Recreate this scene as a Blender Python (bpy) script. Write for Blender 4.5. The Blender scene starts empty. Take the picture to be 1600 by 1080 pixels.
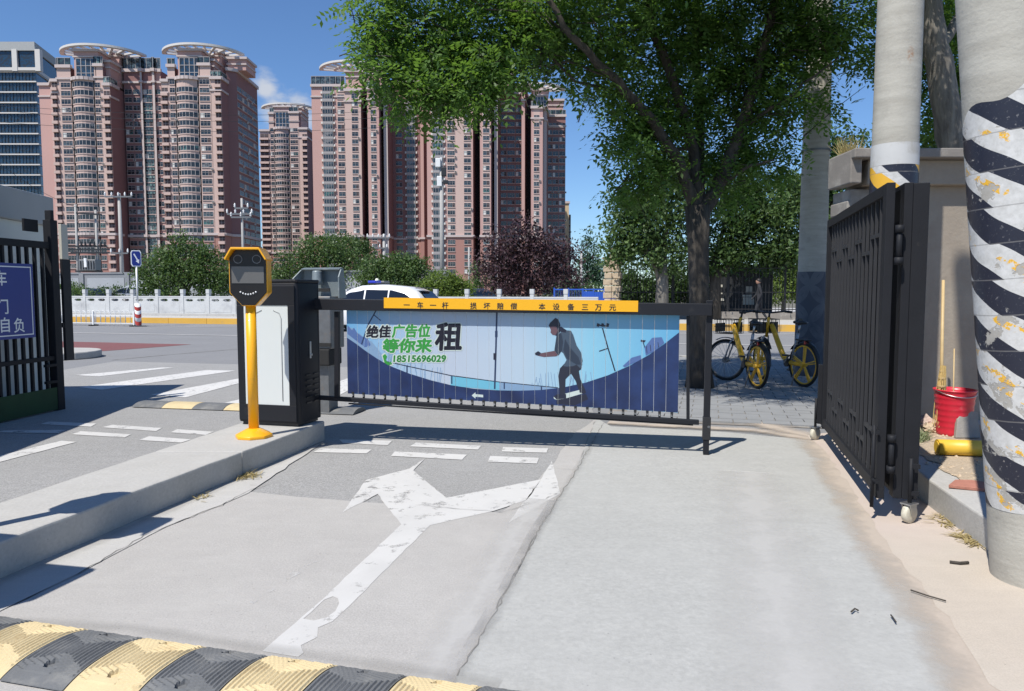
import bpy, bmesh, math, random
import numpy as np
from mathutils import Vector, Matrix
from math import sin, cos, pi, radians, atan2, sqrt, hypot

random.seed(7)
rng = np.random.default_rng(11)
SC = bpy.context.scene
COL = SC.collection

# ------------------------------------------------------------------ camera
F, EYE, PITCH = 1155.0, 1.45, math.atan(85 / 1155.0)
cam = bpy.data.cameras.new('camera')
cam.sensor_width = 36
cam.lens = F / 1600 * 36
cam.clip_start, cam.clip_end = 0.05, 5000
cam_ob = bpy.data.objects.new('camera', cam)
COL.objects.link(cam_ob)
cam_ob.location = (0, 0, EYE)
cam_ob.rotation_euler = (pi / 2 - PITCH, 0, 0)
SC.camera = cam_ob

# ------------------------------------------------------------------ light and sky
SUN_AZ, SUN_EL = radians(218), radians(57)
world = bpy.data.worlds.new('World')
SC.world = world
world.use_nodes = True
wn = world.node_tree
bg = wn.nodes['Background']
sky = wn.nodes.new('ShaderNodeTexSky')
sky.sky_type = 'NISHITA'
sky.sun_disc = False
sky.sun_elevation, sky.sun_rotation = SUN_EL, SUN_AZ
sky.air_density, sky.dust_density, sky.ozone_density = 1.0, 0.0, 4.0
SKY_STRENGTH = 0.086
bg.inputs[1].default_value = SKY_STRENGTH

sun = bpy.data.lights.new('sun', 'SUN')
sun.energy = 5.0
sun.angle = radians(0.53)
sun.color = (1.0, 0.955, 0.88)
sun_ob = bpy.data.objects.new('sun', sun)
COL.objects.link(sun_ob)
sd = Vector((sin(SUN_AZ) * cos(SUN_EL), cos(SUN_AZ) * cos(SUN_EL), sin(SUN_EL)))
sun_ob.rotation_euler = sd.to_track_quat('Z', 'Y').to_euler()
sun_ob.location = sd * 60

vs = SC.view_settings
vs.view_transform, vs.look, vs.gamma, vs.exposure = 'Standard', 'None', 1.0, 0.2
vs.use_curve_mapping = False
SC.render.engine = 'CYCLES'
SC.cycles.max_bounces = 8
SC.cycles.transparent_max_bounces = 12
SC.cycles.use_denoising = True


# ------------------------------------------------------------------ measuring the place
def ray(px, py):
    a, b = (px - 800) / F, (540 - py) / F
    return Vector((a, cos(PITCH) + b * sin(PITCH), -sin(PITCH) + b * cos(PITCH)))


def G(px, py, z=0.0):
    """the place on the level z that the photograph shows at that pixel"""
    r = ray(px, py)
    t = (z - EYE) / r.z
    return Vector((r.x * t, r.y * t, z))


def A(px, py, d):
    """the place at the distance d"""
    r = ray(px, py)
    t = d / r.y
    return Vector((r.x * t, d, EYE + r.z * t))


# ------------------------------------------------------------------ clouds in the sky
def node(nt, typ, **kw):
    n = nt.nodes.new(typ)
    for k, v in kw.items():
        if hasattr(n, k):
            setattr(n, k, v)
        else:
            n.inputs[k].default_value = v
    return n


tc = node(wn, 'ShaderNodeTexCoord')
cn = node(wn, 'ShaderNodeTexNoise', Scale=9.0, Detail=7.0, Roughness=0.58)
mp = node(wn, 'ShaderNodeMapping')
mp.inputs['Scale'].default_value = (1, 1, 2.2)
wn.links.new(tc.outputs['Generated'], mp.inputs[0])
wn.links.new(mp.outputs[0], cn.inputs[0])
mask = None
for (cx, cy, rad) in ((432, 178, 0.062), (470, 166, 0.045), (415, 140, 0.035)):
    d = ray(cx, cy).normalized()
    vm = node(wn, 'ShaderNodeVectorMath', operation='DISTANCE')
    vm.inputs[1].default_value = d
    wn.links.new(tc.outputs['Generated'], vm.inputs[0])
    mr = node(wn, 'ShaderNodeMapRange')
    mr.inputs[1].default_value, mr.inputs[2].default_value = 0, rad
    mr.inputs[3].default_value, mr.inputs[4].default_value = 1, 0
    wn.links.new(vm.outputs['Value'], mr.inputs[0])
    if mask is None:
        mask = mr.outputs[0]
    else:
        mx = node(wn, 'ShaderNodeMath', operation='MAXIMUM')
        wn.links.new(mask, mx.inputs[0])
        wn.links.new(mr.outputs[0], mx.inputs[1])
        mask = mx.outputs[0]
ad = node(wn, 'ShaderNodeMath', operation='MULTIPLY_ADD')
ad.inputs[1].default_value = 0.5
wn.links.new(mask, ad.inputs[0])
wn.links.new(cn.outputs[0], ad.inputs[2])
cr = node(wn, 'ShaderNodeMapRange', interpolation_type='SMOOTHSTEP')
cr.inputs[1].default_value, cr.inputs[2].default_value = 0.68, 0.92
wn.links.new(ad.outputs[0], cr.inputs[0])
mk = node(wn, 'ShaderNodeMath', operation='MULTIPLY')
mk.inputs[1].default_value = 0.85
wn.links.new(cr.outputs[0], mk.inputs[0])
mixc = node(wn, 'ShaderNodeMix', data_type='RGBA')
wn.links.new(mk.outputs[0], mixc.inputs[0])
tint = node(wn, 'ShaderNodeMix', data_type='RGBA', blend_type='MULTIPLY')
tint.inputs[0].default_value = 1.0
tint.inputs[7].default_value = (0.92, 1.12, 1.36, 1)      # the clear deep blue of that day
wn.links.new(sky.outputs[0], tint.inputs[6])
wn.links.new(tint.outputs[2], mixc.inputs[6])
mixc.inputs[7].default_value = (6.6, 6.9, 7.4, 1)
wn.links.new(mixc.outputs[2], bg.inputs[0])


# ------------------------------------------------------------------ materials
def lin(c):
    return tuple(((x / 255) / 12.92 if x / 255 <= 0.04045 else (((x / 255) + 0.055) / 1.055) ** 2.4) for x in c)


def newmat(name):
    m = bpy.data.materials.new(name)
    m.use_nodes = True
    return m, m.node_tree, m.node_tree.nodes['Principled BSDF']


def noise(nt, vec, scale, detail=4, rough=0.55):
    n = node(nt, 'ShaderNodeTexNoise', Scale=scale, Detail=detail, Roughness=rough)
    if vec is not None:
        nt.links.new(vec, n.inputs[0])
    return n.outputs[0]


def ramp(nt, fac, a, b, c0=0.0, c1=1.0):
    r = node(nt, 'ShaderNodeMapRange')
    r.inputs[1].default_value, r.inputs[2].default_value = a, b
    r.inputs[3].default_value, r.inputs[4].default_value = c0, c1
    nt.links.new(fac, r.inputs[0])
    return r.outputs[0]


def mix(nt, fac, a, b):
    m = node(nt, 'ShaderNodeMix', data_type='RGBA')
    for s, v in ((0, fac), (6, a), (7, b)):
        if isinstance(v, (tuple, list)):
            m.inputs[s].default_value = (*v[:3], 1)
        elif isinstance(v, (int, float)):
            m.inputs[s].default_value = v
        else:
            nt.links.new(v, m.inputs[s])
    return m.outputs[2]


def math_(nt, op, a, b=None, c=None):
    m = node(nt, 'ShaderNodeMath', operation=op)
    for i, v in enumerate((a, b, c)):
        if v is None:
            continue
        if isinstance(v, (int, float)):
            m.inputs[i].default_value = v
        else:
            nt.links.new(v, m.inputs[i])
    return m.outputs[0]


def bump(nt, bs, h, strength, dist=0.01):
    b = node(nt, 'ShaderNodeBump', Strength=strength, Distance=dist)
    nt.links.new(h, b.inputs['Height'])
    nt.links.new(b.outputs[0], bs.inputs['Normal'])


def sc(c, k):
    return tuple(min(1, x * k) for x in c[:3])


MATS = {}


def mat(name, col, rough=0.6, metal=0.0, var=0.12, scale=6.0, bmp=0.0, bscale=80.0, coat=0.0, dirt=None, dscale=3.0, dth=(0.52, 0.7), geo=False, spec=0.5):
    """a plain surface with some unevenness of colour and relief"""
    m, nt, bs = newmat(name)
    g = node(nt, 'ShaderNodeTexCoord')
    vec = g.outputs['Object']
    if geo:
        vec = node(nt, 'ShaderNodeNewGeometry').outputs['Position']
    c = mix(nt, noise(nt, vec, scale), sc(col, 1 - var), sc(col, 1 + var))
    if dirt is not None:
        c = mix(nt, ramp(nt, noise(nt, vec, dscale, 8, 0.65), *dth), c, dirt)
    nt.links.new(c, bs.inputs['Base Color'])
    bs.inputs['Roughness'].default_value = rough
    bs.inputs['Metallic'].default_value = metal
    bs.inputs['Specular IOR Level'].default_value = spec
    if coat:
        bs.inputs['Coat Weight'].default_value = coat
    if bmp:
        bump(nt, bs, noise(nt, vec, bscale, 6, 0.6), bmp)
    MATS[name] = m
    return m


def ground_mat(name, col, speck, stain, bmp=0.25, speck_scale=130, stain_amt=0.6, tint=None):
    m, nt, bs = newmat(name)
    vec = node(nt, 'ShaderNodeNewGeometry').outputs['Position']
    n1 = noise(nt, vec, speck_scale, 3, 0.7)
    n2 = noise(nt, vec, 1.1, 8, 0.62)
    n3 = noise(nt, vec, 7.0, 6, 0.6)
    c = mix(nt, ramp(nt, n1, 0.3, 0.7), sc(col, 1 - speck), sc(col, 1 + speck))
    c = mix(nt, math_(nt, 'MULTIPLY', ramp(nt, n2, 0.42, 0.72), stain_amt), c, stain)
    c = mix(nt, ramp(nt, n3, 0.35, 0.75, 0, 0.35), c, sc(col, 0.82))
    if tint:
        c = mix(nt, ramp(nt, noise(nt, vec, 0.5, 4), 0.45, 0.65, 0, 0.6), c, tint)
    c = mix(nt, ramp(nt, noise(nt, vec, 0.33, 5, 0.6), 0.44, 0.62, 0, 0.22), c, sc(col, 0.80))
    mpb = node(nt, 'ShaderNodeMapping')
    mpb.inputs['Scale'].default_value = (1, 7, 1)
    mpb.inputs['Rotation'].default_value = (0, 0, 0.3)
    nt.links.new(vec, mpb.inputs[0])
    c = mix(nt, ramp(nt, noise(nt, mpb.outputs[0], 1.6, 7, 0.68), 0.5, 0.72, 0, 0.3), c, sc(col, 1.14))
    # small pits
    vo = node(nt, 'ShaderNodeTexVoronoi', Scale=22.0)
    nt.links.new(vec, vo.inputs['Vector'])
    pit = math_(nt, 'MULTIPLY', math_(nt, 'LESS_THAN', vo.outputs['Distance'], 0.085), ramp(nt, noise(nt, vec, 2.0), 0.5, 0.56))
    c = mix(nt, math_(nt, 'MULTIPLY', pit, 0.45), c, sc(col, 0.35))
    nt.links.new(c, bs.inputs['Base Color'])
    bs.inputs['Roughness'].default_value = 0.9
    bs.inputs['Specular IOR Level'].default_value = 0.25
    hh = math_(nt, 'ADD', n1, math_(nt, 'MULTIPLY', n3, 1.6))
    bump(nt, bs, hh, bmp, 0.006)
    MATS[name] = m
    return m


ground_mat('concrete_flaked', (0.325, 0.325, 0.315), 0.14, (0.36, 0.36, 0.35), 0.3, 60, 0.5)
ground_mat('concrete_pale', (0.385, 0.384, 0.366), 0.13, (0.43, 0.428, 0.408), 0.25, 42, 0.6)
ground_mat('concrete_worn', (0.40, 0.385, 0.365), 0.20, (0.45, 0.435, 0.41), 0.3, 110, 0.6)
ground_mat('asphalt_old', (0.30, 0.296, 0.288), 0.42, (0.335, 0.33, 0.322), 0.5, 85, 0.5)
ground_mat('asphalt_road', (0.225, 0.226, 0.23), 0.25, (0.25, 0.25, 0.252), 0.3, 60, 0.5)
ground_mat('cement_gutter', (0.46, 0.45, 0.43), 0.10, (0.40, 0.39, 0.37), 0.2, 90, 0.6)
ground_mat('dust', (0.48, 0.42, 0.35), 0.12, (0.50, 0.46, 0.40), 0.25, 120, 0.6, (0.50, 0.40, 0.36))
ground_mat('soil', (0.42, 0.34, 0.25), 0.25, (0.47, 0.40, 0.31), 0.9, 50, 0.6)
ground_mat('earth', (0.16, 0.15, 0.12), 0.3, (0.2, 0.19, 0.15), 0.4, 20, 0.5)
ground_mat('kerb_concrete', (0.42, 0.41, 0.385), 0.12, (0.47, 0.46, 0.44), 0.35, 45, 0.6)
ground_mat('red_asphalt', (0.20, 0.085, 0.085), 0.25, (0.18, 0.11, 0.105), 0.3, 60, 0.5)
mat('paver', (0.245, 0.25, 0.255), 0.9, var=0.2, scale=2.0, bmp=0.3, bscale=120, geo=True)
mat('crack', (0.20, 0.19, 0.175), 0.95, var=0.3, scale=30, geo=True)



def film_mat(name, col, dens=1.0):
    """thin film of dust that fades across its width"""
    m, nt, bs = newmat(name)
    vec = node(nt, 'ShaderNodeNewGeometry').outputs['Position']
    uvn = node(nt, 'ShaderNodeUVMap')
    sx = node(nt, 'ShaderNodeSeparateXYZ')
    nt.links.new(uvn.outputs[0], sx.inputs[0])
    n1 = noise(nt, vec, 3.0, 8, 0.65)
    nt.links.new(mix(nt, noise(nt, vec, 60, 4), sc(col, 0.9), sc(col, 1.1)), bs.inputs['Base Color'])
    bs.inputs['Roughness'].default_value = 0.95
    d = math_(nt, 'SUBTRACT', 1.0, math_(nt, 'ABSOLUTE', math_(nt, 'MULTIPLY_ADD', sx.outputs[1], 2.0, -1.0)))
    a = math_(nt, 'MULTIPLY_ADD', n1, 1.3, -0.62)
    a = math_(nt, 'ADD', a, math_(nt, 'MULTIPLY', d, 0.75))
    a = math_(nt, 'MULTIPLY', ramp(nt, a, 0.1, 0.75), math_(nt, 'MULTIPLY', ramp(nt, d, 0, 0.35), dens))
    nt.links.new(a, bs.inputs['Alpha'])
    MATS[name] = m


film_mat('dust_film', (0.47, 0.40, 0.33), 0.9)
film_mat('grime_film', (0.26, 0.25, 0.23), 0.20)
film_mat('pale_film', (0.55, 0.54, 0.52), 0.6)


def paint_mat(name, col, wear=(0.64, 0.72), scale=9.0):
    """road paint worn through to what lies below"""
    m, nt, bs = newmat(name)
    vec = node(nt, 'ShaderNodeNewGeometry').outputs['Position']
    n1, n2 = noise(nt, vec, scale, 8, 0.7), noise(nt, vec, 90, 3, 0.7)
    c = mix(nt, n2, sc(col, 0.9), col)
    c = mix(nt, ramp(nt, noise(nt, vec, 2.2, 6), 0.45, 0.7, 0, 0.4), c, sc(col, 0.72))
    nt.links.new(c, bs.inputs['Base Color'])
    bs.inputs['Roughness'].default_value = 0.75
    t = math_(nt, 'ADD', n1, math_(nt, 'MULTIPLY', n2, 0.22))
    al = ramp(nt, t, wear[0] + 0.11, wear[1] + 0.11, 1, 0)
    nt.links.new(al, bs.inputs['Alpha'])
    MATS[name] = m
    return m


paint_mat('white_paint', (0.575, 0.565, 0.545), (0.555, 0.70), 7.0)
paint_mat('white_paint_worn', (0.62, 0.61, 0.59), (0.57, 0.68), 12)
paint_mat('white_paint_faint', (0.60, 0.59, 0.57), (0.32, 0.5), 14)
mat('yellow_kerb', (0.62, 0.36, 0.06), 0.75, var=0.2, scale=0.6, dirt=(0.35, 0.28, 0.18), dscale=0.8, geo=True)
mat('yellow_enamel', (0.90, 0.42, 0.008), 0.38, var=0.05, scale=4, coat=0.15, bmp=0.02, bscale=200, dirt=(0.62, 0.30, 0.03), dscale=7, dth=(0.55, 0.8))
mat('yellow_board', (0.80, 0.40, 0.006), 0.45, var=0.04, scale=3)
mat('black_powder', (0.013, 0.014, 0.018), 0.5, spec=0.3, var=0.15, scale=4, bmp=0.05, bscale=300, dirt=(0.05, 0.049, 0.048), dscale=5, dth=(0.62, 0.9))
mat('black_gate', (0.016, 0.0168, 0.02), 0.6, spec=0.2, var=0.25, scale=5, bmp=0.12, bscale=60, dirt=(0.06, 0.055, 0.05), dscale=7, dth=(0.64, 0.85))
mat('gate_bar', (0.034, 0.035, 0.039), 0.55, spec=0.3, var=0.2, dirt=(0.07, 0.066, 0.06), dscale=9, dth=(0.6, 0.8))
mat('gate_sheet', (0.003, 0.0032, 0.004), 0.8, spec=0.1, var=0.2)
mat('black_plastic', (0.02, 0.02, 0.022), 0.35, var=0.1)
mat('black_face', (0.018, 0.016, 0.016), 0.3, var=0.05, spec=0.35)
mat('ink_black', (0.015, 0.015, 0.02), 0.6, var=0.05)
mat('screen_grey', (0.13, 0.125, 0.12), 0.25, var=0.06, scale=2)
mat('led_white', (0.75, 0.75, 0.75), 0.3, var=0.02)
mat('acrylic_white', (0.60, 0.63, 0.62), 0.28, var=0.03, scale=2)
mat('acrylic_line', (0.34, 0.36, 0.36), 0.5, var=0.2, scale=60)
mat('steel', (0.5, 0.5, 0.5), 0.35, 0.9, var=0.15, scale=20)
mat('steel_dull', (0.20, 0.205, 0.21), 0.5, 0.6, var=0.3, scale=14, dirt=(0.25, 0.22, 0.19), dscale=9)
mat('cabinet_grey', (0.20, 0.235, 0.245), 0.45, 0.2, var=0.12, scale=5, dirt=(0.34, 0.35, 0.34), dscale=9, dth=(0.55, 0.72))
mat('rubber', (0.02, 0.02, 0.02), 0.85, var=0.2, bmp=0.1)
mat('hump_yellow', (0.56, 0.455, 0.265), 0.8, var=0.14, scale=9, bmp=0.3, bscale=90, dirt=(0.42, 0.31, 0.16), dscale=8, dth=(0.56, 0.72), geo=True)
mat('hump_black', (0.125, 0.13, 0.135), 0.8, var=0.25, scale=7, bmp=0.3, bscale=90, dirt=(0.24, 0.235, 0.22), dscale=6, dth=(0.5, 0.75), geo=True)
mat('cream_wheel', (0.55, 0.52, 0.42), 0.6, var=0.15, scale=12, dirt=(0.3, 0.27, 0.2), dscale=12)
mat('red_plastic', (0.62, 0.025, 0.05), 0.35, var=0.08, scale=5, dirt=(0.55, 0.2, 0.18), dscale=8, dth=(0.62, 0.8))
mat('yellow_vinyl', (0.72, 0.46, 0.05), 0.45, var=0.1, scale=7)
mat('straw', (0.60, 0.44, 0.18), 0.8, var=0.3, scale=50)
mat('bamboo', (0.52, 0.38, 0.19), 0.55, var=0.2, scale=14)
mat('brick_red', (0.40, 0.17, 0.12), 0.9, var=0.25, scale=14, bmp=0.4)
mat('stone_grey', (0.30, 0.28, 0.25), 0.9, var=0.3, scale=9, bmp=0.5, bscale=30)
mat('stone_pink', (0.46, 0.36, 0.31), 0.9, var=0.25, scale=9, bmp=0.5, bscale=30)
mat('stone_sand', (0.48, 0.38, 0.27), 0.9, var=0.3, scale=6, bmp=0.6, bscale=14)
mat('cement_render', (0.30, 0.255, 0.205), 0.92, var=0.16, scale=3.5, bmp=0.45, bscale=26, dirt=(0.36, 0.32, 0.265), dscale=2.2, dth=(0.45, 0.75))
mat('cement_dark', (0.22, 0.20, 0.18), 0.92, var=0.2, scale=4, bmp=0.4, bscale=20, dirt=(0.33, 0.31, 0.28), dscale=4)
mat('wall_white', (0.62, 0.64, 0.60), 0.8, var=0.04, scale=1.5, bmp=0.05)
mat('white_band', (0.50, 0.50, 0.49), 0.8, var=0.08, scale=8, dirt=(0.38, 0.36, 0.32), dscale=5, dth=(0.5, 0.68))
mat('slab_grey', (0.36, 0.37, 0.37), 0.85, var=0.1, scale=2)
mat('beige_metal', (0.50, 0.48, 0.42), 0.6, var=0.05)
mat('sign_blue', (0.012, 0.03, 0.22), 0.4, var=0.06)
mat('sign_white', (0.78, 0.80, 0.80), 0.5, var=0.03)
mat('green_sheet', (0.012, 0.05, 0.014), 0.7, var=0.4, scale=4)
mat('bike_yellow', (0.72, 0.40, 0.02), 0.4, var=0.08, coat=0.2, dirt=(0.35, 0.2, 0.03), dscale=16, dth=(0.6, 0.75))
mat('grey_paint', (0.34, 0.36, 0.38), 0.4, 0.3, var=0.08)
mat('granite', (0.50, 0.51, 0.51), 0.75, var=0.12, scale=2.5, dirt=(0.38, 0.385, 0.39), dscale=1.2, geo=True)
mat('granite_side', (0.42, 0.41, 0.39), 0.85, var=0.12, scale=2.5, geo=True)
mat('wall_grey', (0.20, 0.21, 0.225), 0.85, var=0.1, scale=1.0, geo=True)
mat('wall_grey_panel', (0.30, 0.315, 0.335), 0.85, var=0.1, scale=1.0, geo=True)
mat('white_metal', (0.74, 0.74, 0.73), 0.45, var=0.04)
mat('pole_grey', (0.42, 0.43, 0.44), 0.6, 0.2, var=0.1)
mat('pole_concrete_far', (0.36, 0.35, 0.335), 0.8, var=0.12)
mat('dark_metal', (0.03, 0.032, 0.036), 0.5, 0.3, var=0.2)
mat('iron_fence', (0.02, 0.02, 0.022), 0.5, 0.3, var=0.2)
mat('red_band', (0.45, 0.05, 0.04), 0.6, var=0.1)
mat('blue_sheet', (0.02, 0.085, 0.42), 0.45, var=0.12, scale=3)
mat('car_white', (0.80, 0.80, 0.80), 0.22, var=0.01, coat=0.6)
mat('car_dark', (0.03, 0.034, 0.042), 0.25, var=0.05, coat=0.6)
mat('car_silver', (0.42, 0.43, 0.44), 0.3, 0.4, var=0.05, coat=0.4)
mat('car_glass', (0.012, 0.016, 0.026), 0.06, var=0.05)
mat('lamp_red', (0.5, 0.02, 0.02), 0.25, var=0.02)
mat('lamp_blue', (0.03, 0.05, 0.5), 0.25, var=0.02)
mat('lamp_clear', (0.75, 0.75, 0.62), 0.3, var=0.02)
mat('skin', (0.36, 0.20, 0.14), 0.6, var=0.06)
mat('cloth_dark', (0.022, 0.023, 0.028), 0.9, var=0.2, scale=20)
mat('hair_black', (0.012, 0.01, 0.01), 0.6, var=0.2)
# towers
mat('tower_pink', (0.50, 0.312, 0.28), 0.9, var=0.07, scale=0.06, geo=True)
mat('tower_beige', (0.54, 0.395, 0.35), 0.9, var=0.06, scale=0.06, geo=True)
mat('tower_pink_shade', (0.25, 0.13, 0.125), 0.9, var=0.1, scale=0.08, geo=True)  # tower pink darkened: shade of side and set-back walls painted in
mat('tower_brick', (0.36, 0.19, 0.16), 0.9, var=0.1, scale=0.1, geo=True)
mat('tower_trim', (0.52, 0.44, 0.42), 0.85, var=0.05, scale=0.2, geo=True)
mat('tower_dark', (0.07, 0.05, 0.055), 0.9, var=0.1)  # shade painted near black into facade recesses; also openings, grilles and a wing
mat('tower_white', (0.60, 0.575, 0.545), 0.7, var=0.04)
mat('tower_ochre', (0.55, 0.42, 0.26), 0.9, var=0.05, scale=0.1)
mat('window_frame', (0.34, 0.32, 0.32), 0.6, var=0.05)
mat('ac_white', (0.62, 0.61, 0.58), 0.7, var=0.1)


def glass_mat(name, cols, rough=0.12):
    m, nt, bs = newmat(name)
    oi = node(nt, 'ShaderNodeObjectInfo')
    r = node(nt, 'ShaderNodeValToRGB')
    r.color_ramp.interpolation = 'CONSTANT'
    el = r.color_ramp.elements
    while len(el) < len(cols):
        el.new(1)
    for i, (p, c) in enumerate(cols):
        el[i].position = p
        el[i].color = (*c, 1)
    nt.links.new(oi.outputs['Random'], r.inputs[0])
    g = node(nt, 'ShaderNodeTexCoord')
    c = mix(nt, ramp(nt, noise(nt, g.outputs['Object'], 0.9, 1), 0.45, 0.55), r.outputs[0], (0.03, 0.035, 0.04))
    nt.links.new(c, bs.inputs['Base Color'])
    bs.inputs['Roughness'].default_value = rough
    bs.inputs['Specular IOR Level'].default_value = 0.6
    MATS[name] = m


glass_mat('glass', ((0, (0.022, 0.032, 0.042)), (0.3, (0.045, 0.068, 0.085)), (0.5, (0.012, 0.016, 0.022)), (0.72, (0.08, 0.105, 0.12)), (0.9, (0.19, 0.19, 0.19)), (0.96, (0.05, 0.13, 0.12))))
glass_mat('glass_green', ((0, (0.05, 0.08, 0.08)), (0.3, (0.14, 0.22, 0.2)), (0.5, (0.08, 0.11, 0.12)), (0.8, (0.25, 0.33, 0.3))))
glass_mat('glass_blue', ((0, (0.02, 0.05, 0.09)), (0.5, (0.03, 0.065, 0.11))), 0.08)


def leaf_mat(name, a, b, trans=0.35, rough=0.5):
    m, nt, bs = newmat(name)
    g = node(nt, 'ShaderNodeNewGeometry')
    c = mix(nt, g.outputs['Random Per Island'], a, b)
    c = mix(nt, ramp(nt, noise(nt, g.outputs['Position'], 0.7, 3), 0.35, 0.7, 0, 0.5), c, sc(a, 0.75))
    nt.links.new(c, bs.inputs['Base Color'])
    bs.inputs['Roughness'].default_value = rough
    bs.inputs['Specular IOR Level'].default_value = 0.35
    tr = node(nt, 'ShaderNodeBsdfTranslucent')
    tcol = mix(nt, 0.5, c, (b[0] * 1.5, b[1] * 1.6, b[2] * 0.5))
    nt.links.new(tcol, tr.inputs[0])
    ms = node(nt, 'ShaderNodeMixShader')
    ms.inputs[0].default_value = trans
    nt.links.new(bs.outputs[0], ms.inputs[1])
    nt.links.new(tr.outputs[0], ms.inputs[2])
    nt.links.new(ms.outputs[0], nt.nodes['Material Output'].inputs[0])
    MATS[name] = m


leaf_mat('leaf_locust', (0.055, 0.125, 0.03), (0.155, 0.26, 0.07), 0.5)
leaf_mat('leaf_far', (0.05, 0.098, 0.03), (0.12, 0.185, 0.06), 0.28)
leaf_mat('leaf_bright', (0.085, 0.14, 0.03), (0.19, 0.26, 0.06), 0.35)
leaf_mat('leaf_dark', (0.035, 0.075, 0.025), (0.085, 0.14, 0.042), 0.35)
leaf_mat('leaf_plum', (0.028, 0.013, 0.018), (0.10, 0.055, 0.065), 0.15)
leaf_mat('leaf_blue', (0.03, 0.075, 0.045), (0.07, 0.13, 0.075), 0.2)
leaf_mat('dry_grass', (0.35, 0.27, 0.12), (0.5, 0.42, 0.22), 0.2)
leaf_mat('weed', (0.16, 0.2, 0.1), (0.30, 0.33, 0.2), 0.2)


def bark_mat(name, a, b, scale=9.0):
    m, nt, bs = newmat(name)
    g = node(nt, 'ShaderNodeNewGeometry')
    mp_ = node(nt, 'ShaderNodeMapping')
    mp_.inputs['Scale'].default_value = (scale, scale, scale * 0.16)
    nt.links.new(g.outputs['Position'], mp_.inputs[0])
    n1 = noise(nt, mp_.outputs[0], 2.0, 8, 0.65)
    nt.links.new(mix(nt, ramp(nt, n1, 0.3, 0.7), a, b), bs.inputs['Base Color'])
    bs.inputs['Roughness'].default_value = 0.95
    bump(nt, bs, n1, 0.9, 0.03)
    MATS[name] = m


bark_mat('bark', (0.028, 0.024, 0.02), (0.10, 0.085, 0.07))
bark_mat('bark_grey', (0.09, 0.08, 0.07), (0.24, 0.22, 0.19), 6)


def pole_mat(name, rust=False):
    m, nt, bs = newmat(name)
    g = node(nt, 'ShaderNodeNewGeometry')
    t = node(nt, 'ShaderNodeTexCoord')
    p = g.outputs['Position']
    mp_ = node(nt, 'ShaderNodeMapping')
    mp_.inputs['Scale'].default_value = (1, 1, 6)
    nt.links.new(p, mp_.inputs[0])
    n1 = noise(nt, mp_.outputs[0], 2.6, 8, 0.65)
    n2 = noise(nt, p, 5.0, 8, 0.7)
    c = mix(nt, ramp(nt, n1, 0.3, 0.7), (0.34, 0.32, 0.275), (0.46, 0.44, 0.385))
    c = mix(nt, ramp(nt, n2, 0.52, 0.75, 0, 0.6), c, (0.27, 0.255, 0.225))
    if rust:
        sx = node(nt, 'ShaderNodeSeparateXYZ')
        nt.links.new(t.outputs['Object'], sx.inputs[0])
        dx = math_(nt, 'MULTIPLY', math_(nt, 'ADD', sx.outputs[0], -0.01), 1.0)
        dz = math_(nt, 'MULTIPLY', math_(nt, 'ADD', sx.outputs[2], -3.12), 0.45)
        r2 = math_(nt, 'SQRT', math_(nt, 'ADD', math_(nt, 'MULTIPLY', dx, dx), math_(nt, 'MULTIPLY', dz, dz)))
        fr = math_(nt, 'LESS_THAN', sx.outputs[1], 0)
        f = math_(nt, 'MULTIPLY', math_(nt, 'MULTIPLY', ramp(nt, r2, 0.008, 0.035, 0.8, 0), fr), ramp(nt, noise(nt, p, 40, 4), 0.35, 0.6))
        c = mix(nt, f, c, (0.28, 0.12, 0.04))
    nt.links.new(c, bs.inputs['Base Color'])
    bs.inputs['Roughness'].default_value = 0.88
    bump(nt, bs, math_(nt, 'ADD', n1, noise(nt, p, 60, 4)), 0.25, 0.01)
    MATS[name] = m


pole_mat('pole_concrete')
pole_mat('pole_concrete_rusty', True)


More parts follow.
